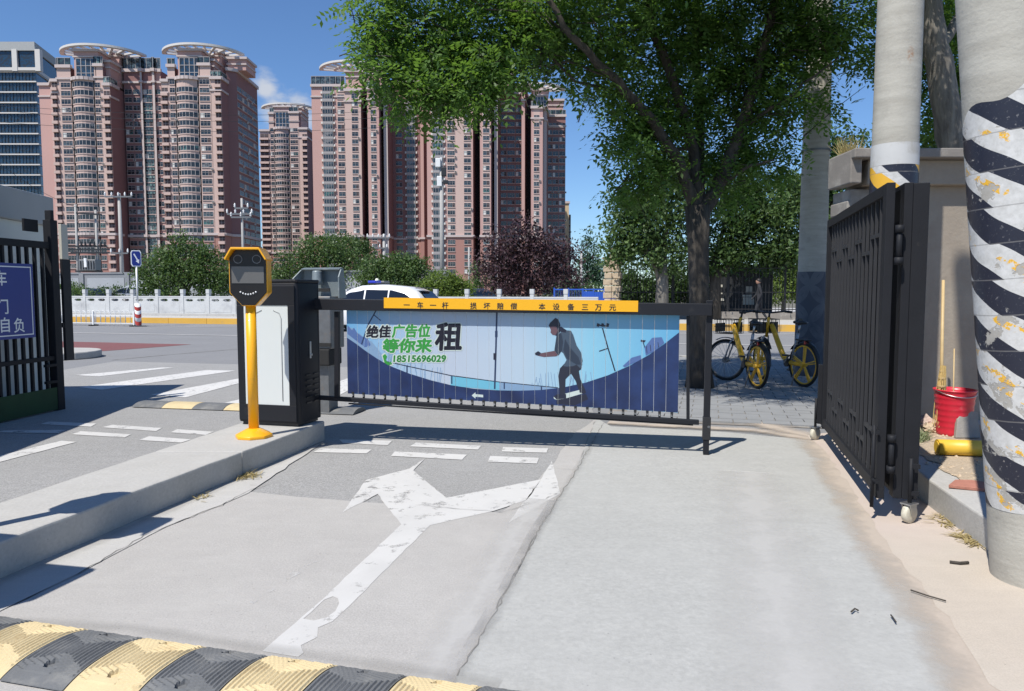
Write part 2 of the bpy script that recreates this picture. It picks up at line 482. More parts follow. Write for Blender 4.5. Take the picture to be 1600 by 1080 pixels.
def tape_mat(name, period, starts, phase, bare=0.55, slope=1, yellow=False):
    """black and white helical warning tape with yellow scraps, torn down to the concrete in places"""
    m, nt, bs = newmat(name)
    t = node(nt, 'ShaderNodeTexCoord')
    sx = node(nt, 'ShaderNodeSeparateXYZ')
    nt.links.new(t.outputs['Object'], sx.inputs[0])
    ang = math_(nt, 'ARCTAN2', sx.outputs[1], sx.outputs[0])
    turn = math_(nt, 'MULTIPLY', ang, 1 / (2 * pi))
    n1 = noise(nt, t.outputs['Object'], 6.0, 8, 0.65)
    n2 = noise(nt, t.outputs['Object'], 28.0, 6, 0.65)
    # overlapping wraps: the pattern jumps a little from one wrap to the next
    wrap = math_(nt, 'FLOOR', math_(nt, 'MULTIPLY', sx.outputs[2], 1 / 0.17))
    jog = math_(nt, 'MULTIPLY', math_(nt, 'FRACT', math_(nt, 'MULTIPLY', wrap, 0.37)), 0.24)
    s = math_(nt, 'MULTIPLY_ADD', sx.outputs[2], 1 / period, phase)
    s = math_(nt, 'ADD', s, math_(nt, 'MULTIPLY', turn, starts * slope))
    s = math_(nt, 'ADD', s, jog)
    s = math_(nt, 'ADD', s, math_(nt, 'MULTIPLY', noise(nt, t.outputs['Object'], 2.2, 2), 0.30))
    fr = math_(nt, 'FRACT', s)
    blk = math_(nt, 'LESS_THAN', fr, 0.47)
    yel = math_(nt, 'MULTIPLY', math_(nt, 'GREATER_THAN', fr, 0.72), math_(nt, 'LESS_THAN', fr, 0.86))
    yel = math_(nt, 'MULTIPLY', yel, ramp(nt, n1, 0.52, 0.535))
    if yellow:
        yel = math_(nt, 'MULTIPLY', math_(nt, 'GREATER_THAN', fr, 0.47), math_(nt, 'LESS_THAN', fr, 0.8))
    seam = math_(nt, 'LESS_THAN', math_(nt, 'FRACT', math_(nt, 'MULTIPLY', sx.outputs[2], 1 / 0.17)), 0.035)
    white = mix(nt, ramp(nt, n2, 0.3, 0.7), (0.46, 0.45, 0.425), (0.62, 0.61, 0.59))
    c = mix(nt, blk, white, (0.016, 0.017, 0.03))
    c = mix(nt, yel, c, (0.72, 0.40, 0.03))
    c = mix(nt, math_(nt, 'MULTIPLY', seam, 0.5), c, (0.2, 0.19, 0.18))
    torn = math_(nt, 'ADD', n1, math_(nt, 'MULTIPLY', n2, 0.22))
    torn = ramp(nt, math_(nt, 'SUBTRACT', torn, math_(nt, 'MULTIPLY', blk, 0.06)), bare + 0.115, bare + 0.14)
    conc = mix(nt, n2, (0.26, 0.24, 0.21), (0.44, 0.42, 0.38))
    c = mix(nt, torn, c, conc)
    scuff = math_(nt, 'MULTIPLY', ramp(nt, noise(nt, t.outputs['Object'], 60, 6, 0.7), 0.6, 0.72), 0.5)
    c = mix(nt, scuff, c, (0.4, 0.39, 0.38))
    nt.links.new(c, bs.inputs['Base Color'])
    nt.links.new(ramp(nt, torn, 0, 1, 0.38, 0.9), bs.inputs['Roughness'])
    h = math_(nt, 'SUBTRACT', math_(nt, 'MULTIPLY', n2, 0.5), math_(nt, 'ADD', torn, seam))
    bump(nt, bs, h, 0.5, 0.004)
    MATS[name] = m


tape_mat('warning_tape', 0.30, 3, 0.30)
tape_mat('warning_tape_plain', 0.46, 2, 0.52, 0.75, yellow=True)


def camo_mat():
    """dark blue grey pole wrap with pale interlocking rings"""
    m, nt, bs = newmat('pole_wrap')
    t = node(nt, 'ShaderNodeTexCoord')
    sx = node(nt, 'ShaderNodeSeparateXYZ')
    nt.links.new(t.outputs['Object'], sx.inputs[0])
    u = math_(nt, 'MULTIPLY', math_(nt, 'ARCTAN2', sx.outputs[1], sx.outputs[0]), 0.21)
    fac = None
    for k in (0.0, 0.25):
        uu = math_(nt, 'SUBTRACT', math_(nt, 'FRACT', math_(nt, 'MULTIPLY_ADD', u, 1 / 0.44, k * 2 + 10)), 0.5)
        zz = math_(nt, 'SUBTRACT', math_(nt, 'FRACT', math_(nt, 'MULTIPLY_ADD', sx.outputs[2], 1 / 0.62, k * 2)), 0.5)
        r = math_(nt, 'SQRT', math_(nt, 'ADD', math_(nt, 'MULTIPLY', uu, uu), math_(nt, 'MULTIPLY', zz, zz)))
        ring = math_(nt, 'LESS_THAN', math_(nt, 'ABSOLUTE', math_(nt, 'SUBTRACT', r, 0.44)), 0.075)
        fac = ring if fac is None else math_(nt, 'MAXIMUM', fac, ring)
    fac = math_(nt, 'MULTIPLY', fac, ramp(nt, noise(nt, t.outputs['Object'], 3.0, 5), 0.35, 0.55))
    nt.links.new(mix(nt, fac, (0.065, 0.072, 0.092), (0.11, 0.12, 0.14)), bs.inputs['Base Color'])
    bs.inputs['Roughness'].default_value = 0.7
    MATS['pole_wrap'] = m


camo_mat()


def print_mat():
    """the sky of the printed advert: grey lilac in the middle, clear blue towards both ends"""
    m, nt, bs = newmat('print_sky')
    uvn = node(nt, 'ShaderNodeUVMap')
    sx = node(nt, 'ShaderNodeSeparateXYZ')
    nt.links.new(uvn.outputs[0], sx.inputs[0])
    r = node(nt, 'ShaderNodeValToRGB')
    el = r.color_ramp.elements
    cols = [(0, lin((108, 178, 226))), (0.14, lin((165, 200, 228))), (0.32, lin((196, 207, 222))), (0.55, lin((192, 212, 228))), (0.75, lin((150, 210, 234))), (1, lin((104, 184, 228)))]
    while len(el) < len(cols):
        el.new(1)
    for i, (p, c) in enumerate(cols):
        el[i].position = p
        el[i].color = (*sc(c, 0.74), 1)
    nt.links.new(sx.outputs[0], r.inputs[0])
    c = mix(nt, ramp(nt, sx.outputs[1], 0.55, 1.0, 0, 0.25), r.outputs[0], sc(lin((120, 165, 210)), 0.85))
    nt.links.new(c, bs.inputs['Base Color'])
    bs.inputs['Roughness'].default_value = 0.38
    MATS['print_sky'] = m
    m, nt, bs = newmat('print_bowl')
    p = node(nt, 'ShaderNodeNewGeometry').outputs['Position']
    n = noise(nt, p, 5, 6)
    nt.links.new(mix(nt, ramp(nt, n, 0.3, 0.7), sc(lin((30, 44, 86)), 0.62), sc(lin((46, 70, 126)), 0.62)), bs.inputs['Base Color'])
    bs.inputs['Roughness'].default_value = 0.38
    MATS['print_bowl'] = m


print_mat()
for nm, c in (('print_white', (215, 228, 222)), ('print_ink', (26, 24, 40)), ('print_green', (58, 160, 66)), ('print_green_deep', (44, 138, 52)), ('print_dark', (38, 42, 62)),
              ('print_shirt', (74, 90, 108)), ('print_shirt_shade', (48, 60, 78)), ('print_skin', (112, 84, 92)), ('print_trousers', (42, 46, 62)), ('print_pole', (44, 62, 98)), ('print_building', (92, 120, 176)),
              ('print_haze', (140, 172, 205)), ('print_cyan', (118, 196, 222))):
    mat(nm, sc(lin(c), 0.72), 0.4, var=0.08, scale=8)


# ------------------------------------------------------------------ mesh building
class MB:
    def __init__(s):
        s.v, s.f, s.m, s.sm, s.uv = [], [], [], [], {}

    def add(s, vs_, fs, mi=0, smooth=False):
        b = len(s.v)
        s.v += [tuple(p) for p in vs_]
        for f in fs:
            s.f.append(tuple(i + b for i in f))
            s.m.append(mi)
            s.sm.append(smooth)
        return s

    def box(s, x0, x1, y0, y1, z0, z1, mi=0):
        return s.add([(x, y, z) for z in (z0, z1) for y in (y0, y1) for x in (x0, x1)],
                     [(0, 2, 3, 1), (4, 5, 7, 6), (0, 1, 5, 4), (2, 6, 7, 3), (0, 4, 6, 2), (1, 3, 7, 5)], mi)

    def bar(s, p, q, w, h, mi=0, up=(0, 0, 1)):
        p, q = Vector(p), Vector(q)
        d = (q - p).normalized()
        u = Vector(up)
        if abs(d.dot(u)) > 0.98:
            u = Vector((0, 1, 0))
        r = d.cross(u).normalized() * (w / 2)
        t = r.cross(d).normalized() * (h / 2)
        vv = [b + sx * r + sz * t for b in (p, q) for sz in (-1, 1) for sx in (-1, 1)]
        return s.add(vv, [(0, 1, 3, 2), (4, 6, 7, 5), (0, 4, 5, 1), (2, 3, 7, 6), (0, 2, 6, 4), (1, 5, 7, 3)], mi)

    def tube(s, pts, rad, n=8, mi=0, caps=True, smooth=True, closed=False):
        pts = [Vector(p) for p in pts]
        if not isinstance(rad, (list, tuple)):
            rad = [rad] * len(pts)
        b = len(s.v)
        ref = None
        N = len(pts)
        for i, p in enumerate(pts):
            if closed:
                d = (pts[(i + 1) % N] - pts[i - 1]).normalized()
            else:
                d = (pts[min(i + 1, N - 1)] - pts[max(i - 1, 0)]).normalized()
            if ref is None:
                ref = Vector((0, 0, 1)) if abs(d.z) < 0.9 else Vector((1, 0, 0))
            r = d.cross(ref)
            if r.length < 1e-5:
                r = d.cross(Vector((0.3, 1, 0.2)))
            r.normalize()
            t = r.cross(d).normalized()
            ref = t
            for k in range(n):
                a = 2 * pi * k / n
                s.v.append(tuple(p + (r * cos(a) + t * sin(a)) * rad[i]))
        rows = N if closed else N - 1
        for i in range(rows):
            for k in range(n):
                j = (i + 1) % N
                s.f.append((b + i * n + k, b + j * n + k, b + j * n + (k + 1) % n, b + i * n + (k + 1) % n))
                s.m.append(mi)
                s.sm.append(smooth)
        if caps and not closed:
            s.f.append(tuple(b + k for k in range(n))); s.m.append(mi); s.sm.append(False)
            s.f.append(tuple(b + (N - 1) * n + k for k in reversed(range(n)))); s.m.append(mi); s.sm.append(False)
        return s

    def cyl(s, p, q, r, n=16, mi=0, r2=None):
        return s.tube([p, q], [r, r if r2 is None else r2], n, mi)

    def lathe(s, prof, n=24, c=(0, 0, 0), mi=0, cap=True):
        b = len(s.v)
        for (r, z) in prof:
            for k in range(n):
                a = 2 * pi * k / n
                s.v.append((c[0] + r * cos(a), c[1] + r * sin(a), c[2] + z))
        for i in range(len(prof) - 1):
            for k in range(n):
                s.f.append((b + i * n + k, b + i * n + (k + 1) % n, b + (i + 1) * n + (k + 1) % n, b + (i + 1) * n + k))
                s.m.append(mi); s.sm.append(True)
        if cap:
            s.f.append(tuple(b + k for k in reversed(range(n)))); s.m.append(mi); s.sm.append(False)
            s.f.append(tuple(b + (len(prof) - 1) * n + k for k in range(n))); s.m.append(mi); s.sm.append(False)
        return s

    def prism(s, poly, z0, z1, mi=0, axis='z', smooth=False):
        """poly in the plane across the axis: z: (x, y), y: (x, z)"""
        n = len(poly)
        if axis == 'z':
            vv = [(x, y, z) for z in (z0, z1) for x, y in poly]
        elif axis == 'y':
            vv = [(x, y, z) for y in (z1, z0) for x, z in poly]
        else:
            vv = [(y, x, z) for y in (z0, z1) for x, z in poly]
        b = len(s.v)
        s.add(vv, [tuple(reversed(range(n))), tuple(range(n, 2 * n))], mi)
        s.add([], [], mi)
        for i in range(n):
            j = (i + 1) % n
            s.f.append((b + i, b + j, b + n + j, b + n + i)); s.m.append(mi); s.sm.append(smooth)
        return s

    def ball(s, c, r, mi=0, n=10, sz=1.0):
        prof = [(max(1e-4, r * sin(pi * i / n)), -r * sz * cos(pi * i / n)) for i in range(n + 1)]
        return s.lathe(prof, n + 4, c, mi, False)

    def mesh(s, name, mats):
        me = bpy.data.meshes.new(name)
        me.from_pydata(s.v, [], s.f)
        for k in (mats if isinstance(mats, (list, tuple)) else [mats]):
            me.materials.append(MATS[k])
        me.polygons.foreach_set('material_index', s.m)
        me.polygons.foreach_set('use_smooth', s.sm)
        me.validate()
        me.update()
        return me

    def build(s, name, mats, parent=None, world=False, loc=None, rotz=0.0, bevel=0.0, kind=None, fix=True):
        if parent is not None and world:
            inv = (Matrix.Translation(parent.location) @ parent.rotation_euler.to_matrix().to_4x4()).inverted()
            s.v = [tuple(inv @ Vector(p)) for p in s.v]
        me = s.mesh(name, mats)
        if fix:
            bm = bmesh.new(); bm.from_mesh(me)
            bmesh.ops.recalc_face_normals(bm, faces=bm.faces)
            bm.to_mesh(me); bm.free()
        o = link(name, me, parent)
        if loc is not None:
            o.location = loc
        o.rotation_euler.z = rotz
        if bevel:
            bv = o.modifiers.new('bevel', 'BEVEL')
            bv.width, bv.segments, bv.limit_method, bv.angle_limit = bevel, 2, 'ANGLE', radians(40)
        if kind:
            o['kind'] = kind
        return o


def link(name, data, parent=None):
    o = bpy.data.objects.new(name, data)
    COL.objects.link(o)
    if parent is not None:
        o.parent = parent
    return o


def tag(o, label, cat, group=None, kind=None):
    o['label'], o['category'] = label, cat
    if group:
        o['group'] = group
    if kind:
        o['kind'] = kind
    return o


def thing(name, label, cat, loc=(0, 0, 0), rotz=0.0, group=None):
    o = link(name, None)
    o.location = loc
    o.rotation_euler = (0, 0, rotz)
    o.empty_display_size = 0.1
    return tag(o, label, cat, group)


KIDS = {}


def copy_tree(o, parent=None):
    c = o.copy()
    COL.objects.link(c)
    if parent is not None:
        c.parent = parent
    for ch in [x for x in o.children]:
        copy_tree(ch, c)
    return c


def struct(o, label=None):
    o['kind'] = 'structure'
    if label:
        o['label'] = label
    return o


def sheet(name, pts, z, m, parent=None):
    """a flat piece of ground; pts are world points"""
    o = MB().add([(p[0], p[1], z) for p in pts], [tuple(range(len(pts)))]).build(name, m, parent, fix=False)
    if o.data.polygons[0].normal.z < 0:
        o.data.flip_normals()
    return o


def ragged(pts, amp, step=0.12):
    """the outline pts with uneven edges"""
    out = []
    for i, p in enumerate(pts):
        q = pts[(i + 1) % len(pts)]
        p, q = Vector(p[:2]), Vector(q[:2])
        n = max(1, int((q - p).length / step))
        nn = Vector((-(q - p).y, (q - p).x)).normalized()
        for k in range(n):
            t = k / n
            out.append(p.lerp(q, t) + nn * (random.uniform(-amp, amp) if k else 0))
    return out


def bold_text(body, size, d, shear=0.0, step=0.00006, n=6):
    """heavy lettering: the glyphs laid over each other with small shifts, lying in the XY plane, stacked towards +Z"""
    me = text_mesh(body, size, 0, 0, shear)
    vs_ = [v.co.copy() for v in me.vertices]
    fs = [tuple(p.vertices) for p in me.polygons]
    bpy.data.meshes.remove(me)
    V_, F_ = [], []
    for k in range(n + 1):
        a = 2 * pi * k / n
        dx, dy = (0, 0) if k == n else (d * cos(a), d * sin(a))
        b = len(V_)
        V_ += [(v.x + dx, v.y + dy, k * step) for v in vs_]
        F_ += [tuple(i + b for i in f) for f in fs]
    return V_, F_


def text_mesh(body, size, bold=0.0, extrude=0.0, shear=0.0, spacing=1.0, res=3):
    c = bpy.data.curves.new('lettering', 'FONT')
    c.body, c.size, c.offset, c.extrude, c.shear = body, size, bold, extrude, shear
    c.space_character, c.resolution_u = spacing, res
    o = bpy.data.objects.new('lettering', c)
    COL.objects.link(o)
    bpy.context.view_layer.update()
    dg = bpy.context.evaluated_depsgraph_get()
    me = bpy.data.meshes.new_from_object(o.evaluated_get(dg), depsgraph=dg)
    bpy.data.objects.remove(o)
    bpy.data.curves.remove(c)
    return me

# ------------------------------------------------------------------ the ground
U, V = Vector((0.966, -0.259, 0)), Vector((0.259, 0.966, 0))   # along the road, across it


def K(s, off=0.0, z=0.0):
    """a place beside the far kerb: s along the road, off beyond the kerb"""
    p = Vector((0, 29.1, 0)) + U * s + V * off
    return Vector((p.x, p.y, z))


struct(sheet('ground', [(-3000, -60), (3000, -60), (3000, 4000), (-3000, 4000)], -0.03, 'earth'))
struct(sheet('road', [(-90, -12), (90, -12), K(90, 0), K(-90, 0)], 0.0, 'asphalt_road'))
drive_poly = [(-9.2, -8), (1.2, -8), G(931, 655), G(925, 640), (2.2, 12.8), (-8.2, 15.2)]
struct(sheet('driveway_asphalt', drive_poly, 0.004, 'asphalt_old'))
worn = [G(390, 770), G(500, 781), G(660, 793), G(782, 803), G(826, 765), G(860, 731), G(896, 680), G(931, 655), G(900, 738), G(839, 835), G(741, 1019), (-0.75, -6), (-4.2, -6), G(120, 900), G(260, 825)]
struct(sheet('worn_lane', ragged(worn, 0.012, 0.15), 0.008, 'concrete_worn'))
apron = [G(931, 655), G(955, 668), G(1120, 676), G(1275, 690), (4.3, 7.2), (4.3, -6), (-0.75, -6), G(713, 1060), G(741, 1019), G(794, 925), G(839, 835), G(872, 782), G(900, 738)]
struct(sheet('concrete_apron', ragged(apron, 0.008, 0.15), 0.012, 'concrete_pale'))
dust = [G(1262, 683), G(1292, 712), G(1335, 775), G(1368, 830), G(1395, 870), G(1440, 915), G(1490, 985), G(1545, 1075), (1.9, 1.2), (4.3, 1.2), (4.3, 7.4), (3.3, 7.5)]
struct(sheet('dust_strip', ragged(dust, 0.02, 0.10), 0.016, 'dust'))
gutter = [(-1.80, 7.06), G(388, 773), G(260, 826), G(175, 871), G(120, 901), (-4.1, -6), (-5.4, -6), (-2.6, 3.6)]
struct(sheet('cement_gutter', ragged(gutter, 0.012, 0.14), 0.012, 'cement_gutter'))
struct(sheet('bus_lane', [K(-60, -7.3), G(105, 534), G(230, 537), G(299, 538.5), G(215, 545), G(105, 553), (-16, 16)], 0.004, 'red_asphalt'))


def crack(pxs, w=0.008, z=0.0142, name='crack'):
    pts = [G(*p) for p in pxs]
    fine = []
    for a, b in zip(pts, pts[1:]):
        n = max(2, int((b - a).length / 0.05))
        fine += [a.lerp(b, k / n) + Vector((random.uniform(-1, 1), random.uniform(-1, 1), 0)) * 0.010 for k in range(n)]
    fine.append(pts[-1])
    vv, ff = [], []
    for i, p in enumerate(fine):
        d = (fine[min(i + 1, len(fine) - 1)] - fine[max(0, i - 1)]).normalized()
        nn = Vector((-d.y, d.x, 0)) * w * random.uniform(0.25, 1.0)
        vv += [(p + nn)[:2] + (z,), (p - nn)[:2] + (z,)]
        if i:
            ff.append((2 * i - 2, 2 * i - 1, 2 * i + 1, 2 * i))
    return struct(MB().add(vv, ff).build(name, 'crack', fix=True))


crack([(120, 900), (175, 870), (225, 840), (260, 825), (345, 793), (390, 768), (440, 752)], 0.0035)
crack([(713, 1060), (741, 1019), (794, 925), (839, 835), (872, 782), (900, 738), (931, 684), (945, 660)], 0.0032)
crack([(660, 793), (782, 803), (830, 790), (870, 774)], 0.003)
crack([(896, 680), (931, 684), (1010, 690)], 0.002)
crack([(175, 563), (260, 555), (380, 545)], 0.03, 0.006)
crack([(870, 735), (905, 737)], 0.002)



def film(name, pxs, w, m, z=0.0150):
    """a strip of dust or grime along a line"""
    pts = [G(*p) for p in pxs]
    vv, ff, uvs = [], [], []
    for i, p in enumerate(pts):
        d = (pts[min(i + 1, len(pts) - 1)] - pts[max(0, i - 1)]).normalized()
        nn = Vector((-d.y, d.x, 0)) * w
        for k in range(3):
            o_ = nn * (k - 1)
            vv.append((p.x + o_.x, p.y + o_.y, z)); uvs.append((i * .2, k / 2))
    for i in range(len(pts) - 1):
        for k in range(2):
            ff.append((3 * i + k, 3 * i + k + 1, 3 * i + 4 + k, 3 * i + 3 + k))
    o = MB().add(vv, ff).build(name, m)
    uv = o.data.uv_layers.new(name='UVMap')
    for lp in o.data.loops:
        uv.data[lp.index].uv = uvs[lp.vertex_index]
    return struct(o)


film('dust_film', [(1180, 662), (1262, 683), (1292, 712), (1335, 775), (1368, 830), (1395, 870), (1440, 915), (1490, 985), (1545, 1075), (1600, 1180)], .24, 'dust_film')
film('dust_film', [(950, 662), (1060, 668), (1180, 674), (1280, 690)], .16, 'dust_film', .0154)
film('grime_film', [(700, 1085), (741, 1019), (794, 925), (839, 835), (872, 782), (900, 738), (931, 684)], .05, 'grime_film')
film('pale_film', [(660, 1085), (700, 1019), (756, 925), (805, 835), (845, 782)], .17, 'pale_film')
film('grime_film', [(-60, 935), (100, 872), (250, 805), (400, 738), (508, 694)], .09, 'grime_film')
film('pale_film', [(1250, 1100), (1215, 960), (1190, 830), (1170, 740)], .35, 'pale_film', .0158)
film('grime_film', [(-20, 975), (200, 985), (420, 1020), (640, 1052), (780, 1078)], .07, 'grime_film', .0162)

# pavement of small pavers right of the drive, out to the road
pav = [(1.05, 8.35), G(1120, 664), (4.2, 7.5), (16, 6.0), (16, 12.8), (2.9, 16.3), (2.2, 12.8)]
struct(sheet('pavement', pav, 0.006, 'cement_dark'))


def inside(p, poly):
    c = False
    for i in range(len(poly)):
        a, b = poly[i - 1], poly[i]
        if (a[1] > p[1]) != (b[1] > p[1]) and p[0] < (b[0] - a[0]) * (p[1] - a[1]) / (b[1] - a[1]) + a[0]:
            c = not c
    return c


pave_root = thing('paving', None, None)
del pave_root['label'], pave_root['category']
struct(pave_root, 'grey pavers of the pavement beyond the barrier')
pm = MB().box(-0.145, 0.145, -0.095, 0.095, 0.0, 0.020).mesh('paver', 'paver')
cells = []
for i in range(-30, 80):
    for j in range(-30, 70):
        p = Vector((3.0, 9.0, 0)) + U * ((i + 0.5 * (j % 2)) * 0.302) + V * (j * 0.202)
        if inside(p, pav) and p.x < 9 and all(inside(p + U * du + V * dv, pav) for du, dv in ((0.15, 0.1), (-0.15, 0.1), (0.15, -0.1), (-0.15, -0.1))):
            cells.append(p)
cells.sort(key=lambda p: p.y + max(0, abs(p.x - 3.2) - 1.6) * 3)
rest = MB()
for n, p in enumerate(cells):
    dz = random.uniform(0, 0.004)
    if n < 295:
        o = link('paver', pm, pave_root)
        o.location = (p.x, p.y, dz)
        o.rotation_euler = (random.uniform(-.008, .008), random.uniform(-.008, .008), atan2(U.y, U.x))
    else:
        a, b = U * 0.145, V * 0.095
        rest.add([(p + sa * a + sb * b)[:2] + (z + dz,) for z in (0.0, 0.02) for sa, sb in ((-1, -1), (1, -1), (1, 1), (-1, 1))],
                 [(4, 5, 6, 7), (0, 1, 5, 4), (1, 2, 6, 5), (2, 3, 7, 6), (3, 0, 4, 7)])
rest.build('pavers', 'paver', pave_root, kind='stuff')
edge = MB()
for s in range(18):
    a = Vector((2.9, 16.3, 0)) + U * (s * 0.75)
    edge.add([(a + U * x + V * y)[:2] + (z,) for z in (0, 0.045) for x, y in ((0, 0), (0.735, 0), (0.735, 0.14), (0, 0.14))],
             [(4, 5, 6, 7), (0, 1, 5, 4), (1, 2, 6, 5), (2, 3, 7, 6), (3, 0, 4, 7)])
struct(edge.build('near_kerb', 'kerb_concrete'))


# ------------------------------------------------------------------ painted markings
def mark(name, pxs, m='white_paint', z=0.0095, rag=0.004):
    return struct(sheet(name, ragged([G(*p) for p in pxs], rag, 0.07), z, m))


mark('turn_arrow', [(410, 1021), (500, 943), (627, 822), (590, 774), (535, 803), (572, 752), (640, 734), (665, 717), (646, 737), (697, 780), (845, 751), (830, 775), (823, 783), (770, 801), (672, 823),
                    (590, 905), (548, 948), (528, 938), (520, 935), (507, 940), (496, 950), (486, 960), (474, 970), (490, 973), (510, 968), (524, 958), (530, 946), (528, 938), (548, 948), (520, 974), (497, 984), (496, 999), (470, 1012), (474, 1024), (466, 1030), (440, 1026)])
mark('turn_arrow_head', [(862, 722), (876, 773), (794, 820), (845, 751)])
mark('faint_line', [(388, 944), (396, 947), (515, 868), (500, 866)], 'white_paint_faint')
for q in (((530, 688), (613, 690), (606, 697), (536, 694)), ((650, 693), (752, 698), (747, 704), (640, 699)), ((786, 700), (857, 702), (854, 709), (784, 707)),
          ((500, 702), (581, 704), (573, 710), (490, 708)), ((617, 707), (730, 712), (722, 720), (611, 714)), ((766, 714), (842, 717), (839, 726), (762, 723)),
          ((6, 674), (104, 673), (91, 678), (-8, 677)), ((63, 664), (76, 660), (151, 663), (142, 668)), ((159, 669), (176, 665), (253, 670), (244, 675)),
          ((112, 680), (126, 675), (205, 680), (195, 685)), ((266, 677), (277, 672), (334, 676), (321, 681)), ((217, 689), (233, 683), (299, 688), (283, 693))):
    mark('stop_dash', q, 'white_paint', 0.0085, 0.002)
mark('lane_line', [(-60, 728), (96, 690), (120, 692), (-30, 731)], z=0.0085)
for q in (((117, 587), (253, 575), (272, 575), (154, 589)), ((122, 606), (323, 579), (369, 580), (159, 610)), ((235, 618), (375, 592), (398, 593), (290, 622)),
          ((345, 632), (470, 602), (500, 603), (400, 637)), ((462, 622), (548, 590), (578, 591), (520, 625))):
    mark('crossing_stripe', q, 'white_paint_worn', 0.0085)
for off, w, m in ((-1.55, 0.14, 'white_paint'), (-2.35, 0.16, 'white_paint'), (-7.2, 0.16, 'white_paint')):
    struct(sheet('road_line', [K(-60, off), K(60, off), K(60, off - w), K(-60, off - w)], 0.010, m))

# far kerb, pavement and ground beyond
MBk = MB()
for s in range(-60, 62, 2):
    a = [K(s, 0), K(s + 1.985, 0), K(s + 1.985, 0.3), K(s, 0.3)]
    MBk.add([(p.x, p.y, z) for z in (0, 0.24) for p in a], [(4, 5, 6, 7), (0, 1, 5, 4), (1, 2, 6, 5), (2, 3, 7, 6), (3, 0, 4, 7)])
struct(MBk.build('yellow_kerb', 'yellow_kerb'), 'far kerb of the road painted yellow')
struct(sheet('far_pavement', [K(-60, 0.3), K(60, 0.3), K(60, 30), K(-60, 30)], 0.20, 'cement_gutter'))

# concrete island between the two lanes
isl = thing('kerb_island', None, None)
del isl['label'], isl['category']
struct(isl, 'raised concrete island between the two lanes')


def island_x(d):
    return -2.55 + (d - 3.68) * 0.2195 if d > 3.68 else -2.55 + (d - 3.68) * 0.19, -3.03 + (d - 4.376) * 0.174


jd = G(300, 745).y
for d0, d1 in ((-4.0, jd - 0.008), (jd + 0.008, 7.08)):
    n = max(3, int((d1 - d0) / 0.18))
    ds = [d0 + (d1 - d0) * k / n for k in range(n + 1)]
    right = [(island_x(d)[0] + random.uniform(-.007, .007), d) for d in ds]
    left = [(island_x(d)[1] + random.uniform(-.005, .005), d) for d in reversed(ds)]
    MB().prism(right + left, 0.0, 0.2).build('kerb_block', 'kerb_concrete', isl, bevel=0.014)

# rounded kerb end at the far left corner of the drive
nose = [(-30, 15.2)] + [(-9.9 + 0.85 * sin(t), 16.05 - 0.85 * cos(t) + 0.0) for t in [pi * k / 10 for k in range(11)]] + [(-30, 18.6)]
struct(MB().prism(nose, 0.0, 0.16).build('corner_kerb', 'kerb_concrete', bevel=0.03))

# raised ledge by the gate pier
ledge = [(2.62, 3.9), (2.67, 4.22), (2.80, 4.9), (3.06, 5.94), (3.42, 7.4), (3.75, 9.0), (9, 9.0), (9, 3.9)]
struct(MB().prism(ledge, 0.0, 0.19).build('ledge', 'kerb_concrete', bevel=0.012))
struct(sheet('ledge_soil', ragged([(2.95, 4.5), (3.02, 4.95), (3.22, 5.9), (3.5, 6.9), (9, 6.9), (9, 4.2)], 0.04, 0.12), 0.196, 'soil'))


# ------------------------------------------------------------------ speed humps
def hump(name, label, p0, direction, n, first_yellow, width, depth, height, ribs=True):
    ang = atan2(direction.y, direction.x)
    root = thing(name, label, 'speed hump', p0, ang)
    mods = {}
    for col in ('hump_yellow', 'hump_black'):
        mb = MB()
        nx, ny = (58, 76) if ribs else (4, 10)
        vv, ff = [], []
        for j in range(ny + 1):
            t = j / ny
            for i in range(nx + 1):
                u = i / nx
                prof = height * (1 - abs(2 * t - 1) ** 2.6)
                rib = 0.0
                if ribs and 0.12 < t < 0.97 and 0.02 < u < 0.98:
                    # chevrons that meet on the crown
                    cx, cy = abs(u - 0.5) * width, abs(t - 0.5) * depth
                    ph = ((abs(u - 0.5) * width if cy < 0.035 + cx * .6 else cx * .35 + cy) if True else 0) / 0.0205
                    rib = 0.0065 * min(1, max(0, 2.2 * (0.5 - abs((ph % 1) - 0.5)) - .25) * 2)
                    if (u - 0.47) ** 2 * width ** 2 + (t - 0.24) ** 2 * depth ** 2 < 0.022 ** 2 or (u - 0.47) ** 2 * width ** 2 + (t - 0.86) ** 2 * depth ** 2 < 0.018 ** 2:
                        rib = -0.012
                    elif abs(u - 0.4) < 0.22 and t < 0.2:
                        rib = 0.004
                vv.append((u * (width - 0.006), (t - 0.5) * depth, max(0.002, prof + rib)))
        w = nx + 1
        for j in range(ny):
            for i in range(nx):
                ff.append((j * w + i, j * w + i + 1, (j + 1) * w + i + 1, (j + 1) * w + i))
        # sides down to the ground
        b = len(vv)
        for i0 in (0, nx):
            base = len(vv)
            for j in range(ny + 1):
                x, y, z = vv[j * w + i0]
                vv.append((x, y, 0))
            for j in range(ny):
                q = (j * w + i0, (j + 1) * w + i0, base + j + 1, base + j)
                ff.append(q if i0 else tuple(reversed(q)))
        mods[col] = mb.add(vv, ff).mesh('hump_module', col)
    for k in range(n):
        yellow = (k % 2 == 0) == first_yellow
        o = link('hump_module', mods['hump_yellow' if yellow else 'hump_black'], root)
        o.location = (k * width, random.uniform(-.006, .006), 0.012)
    return root


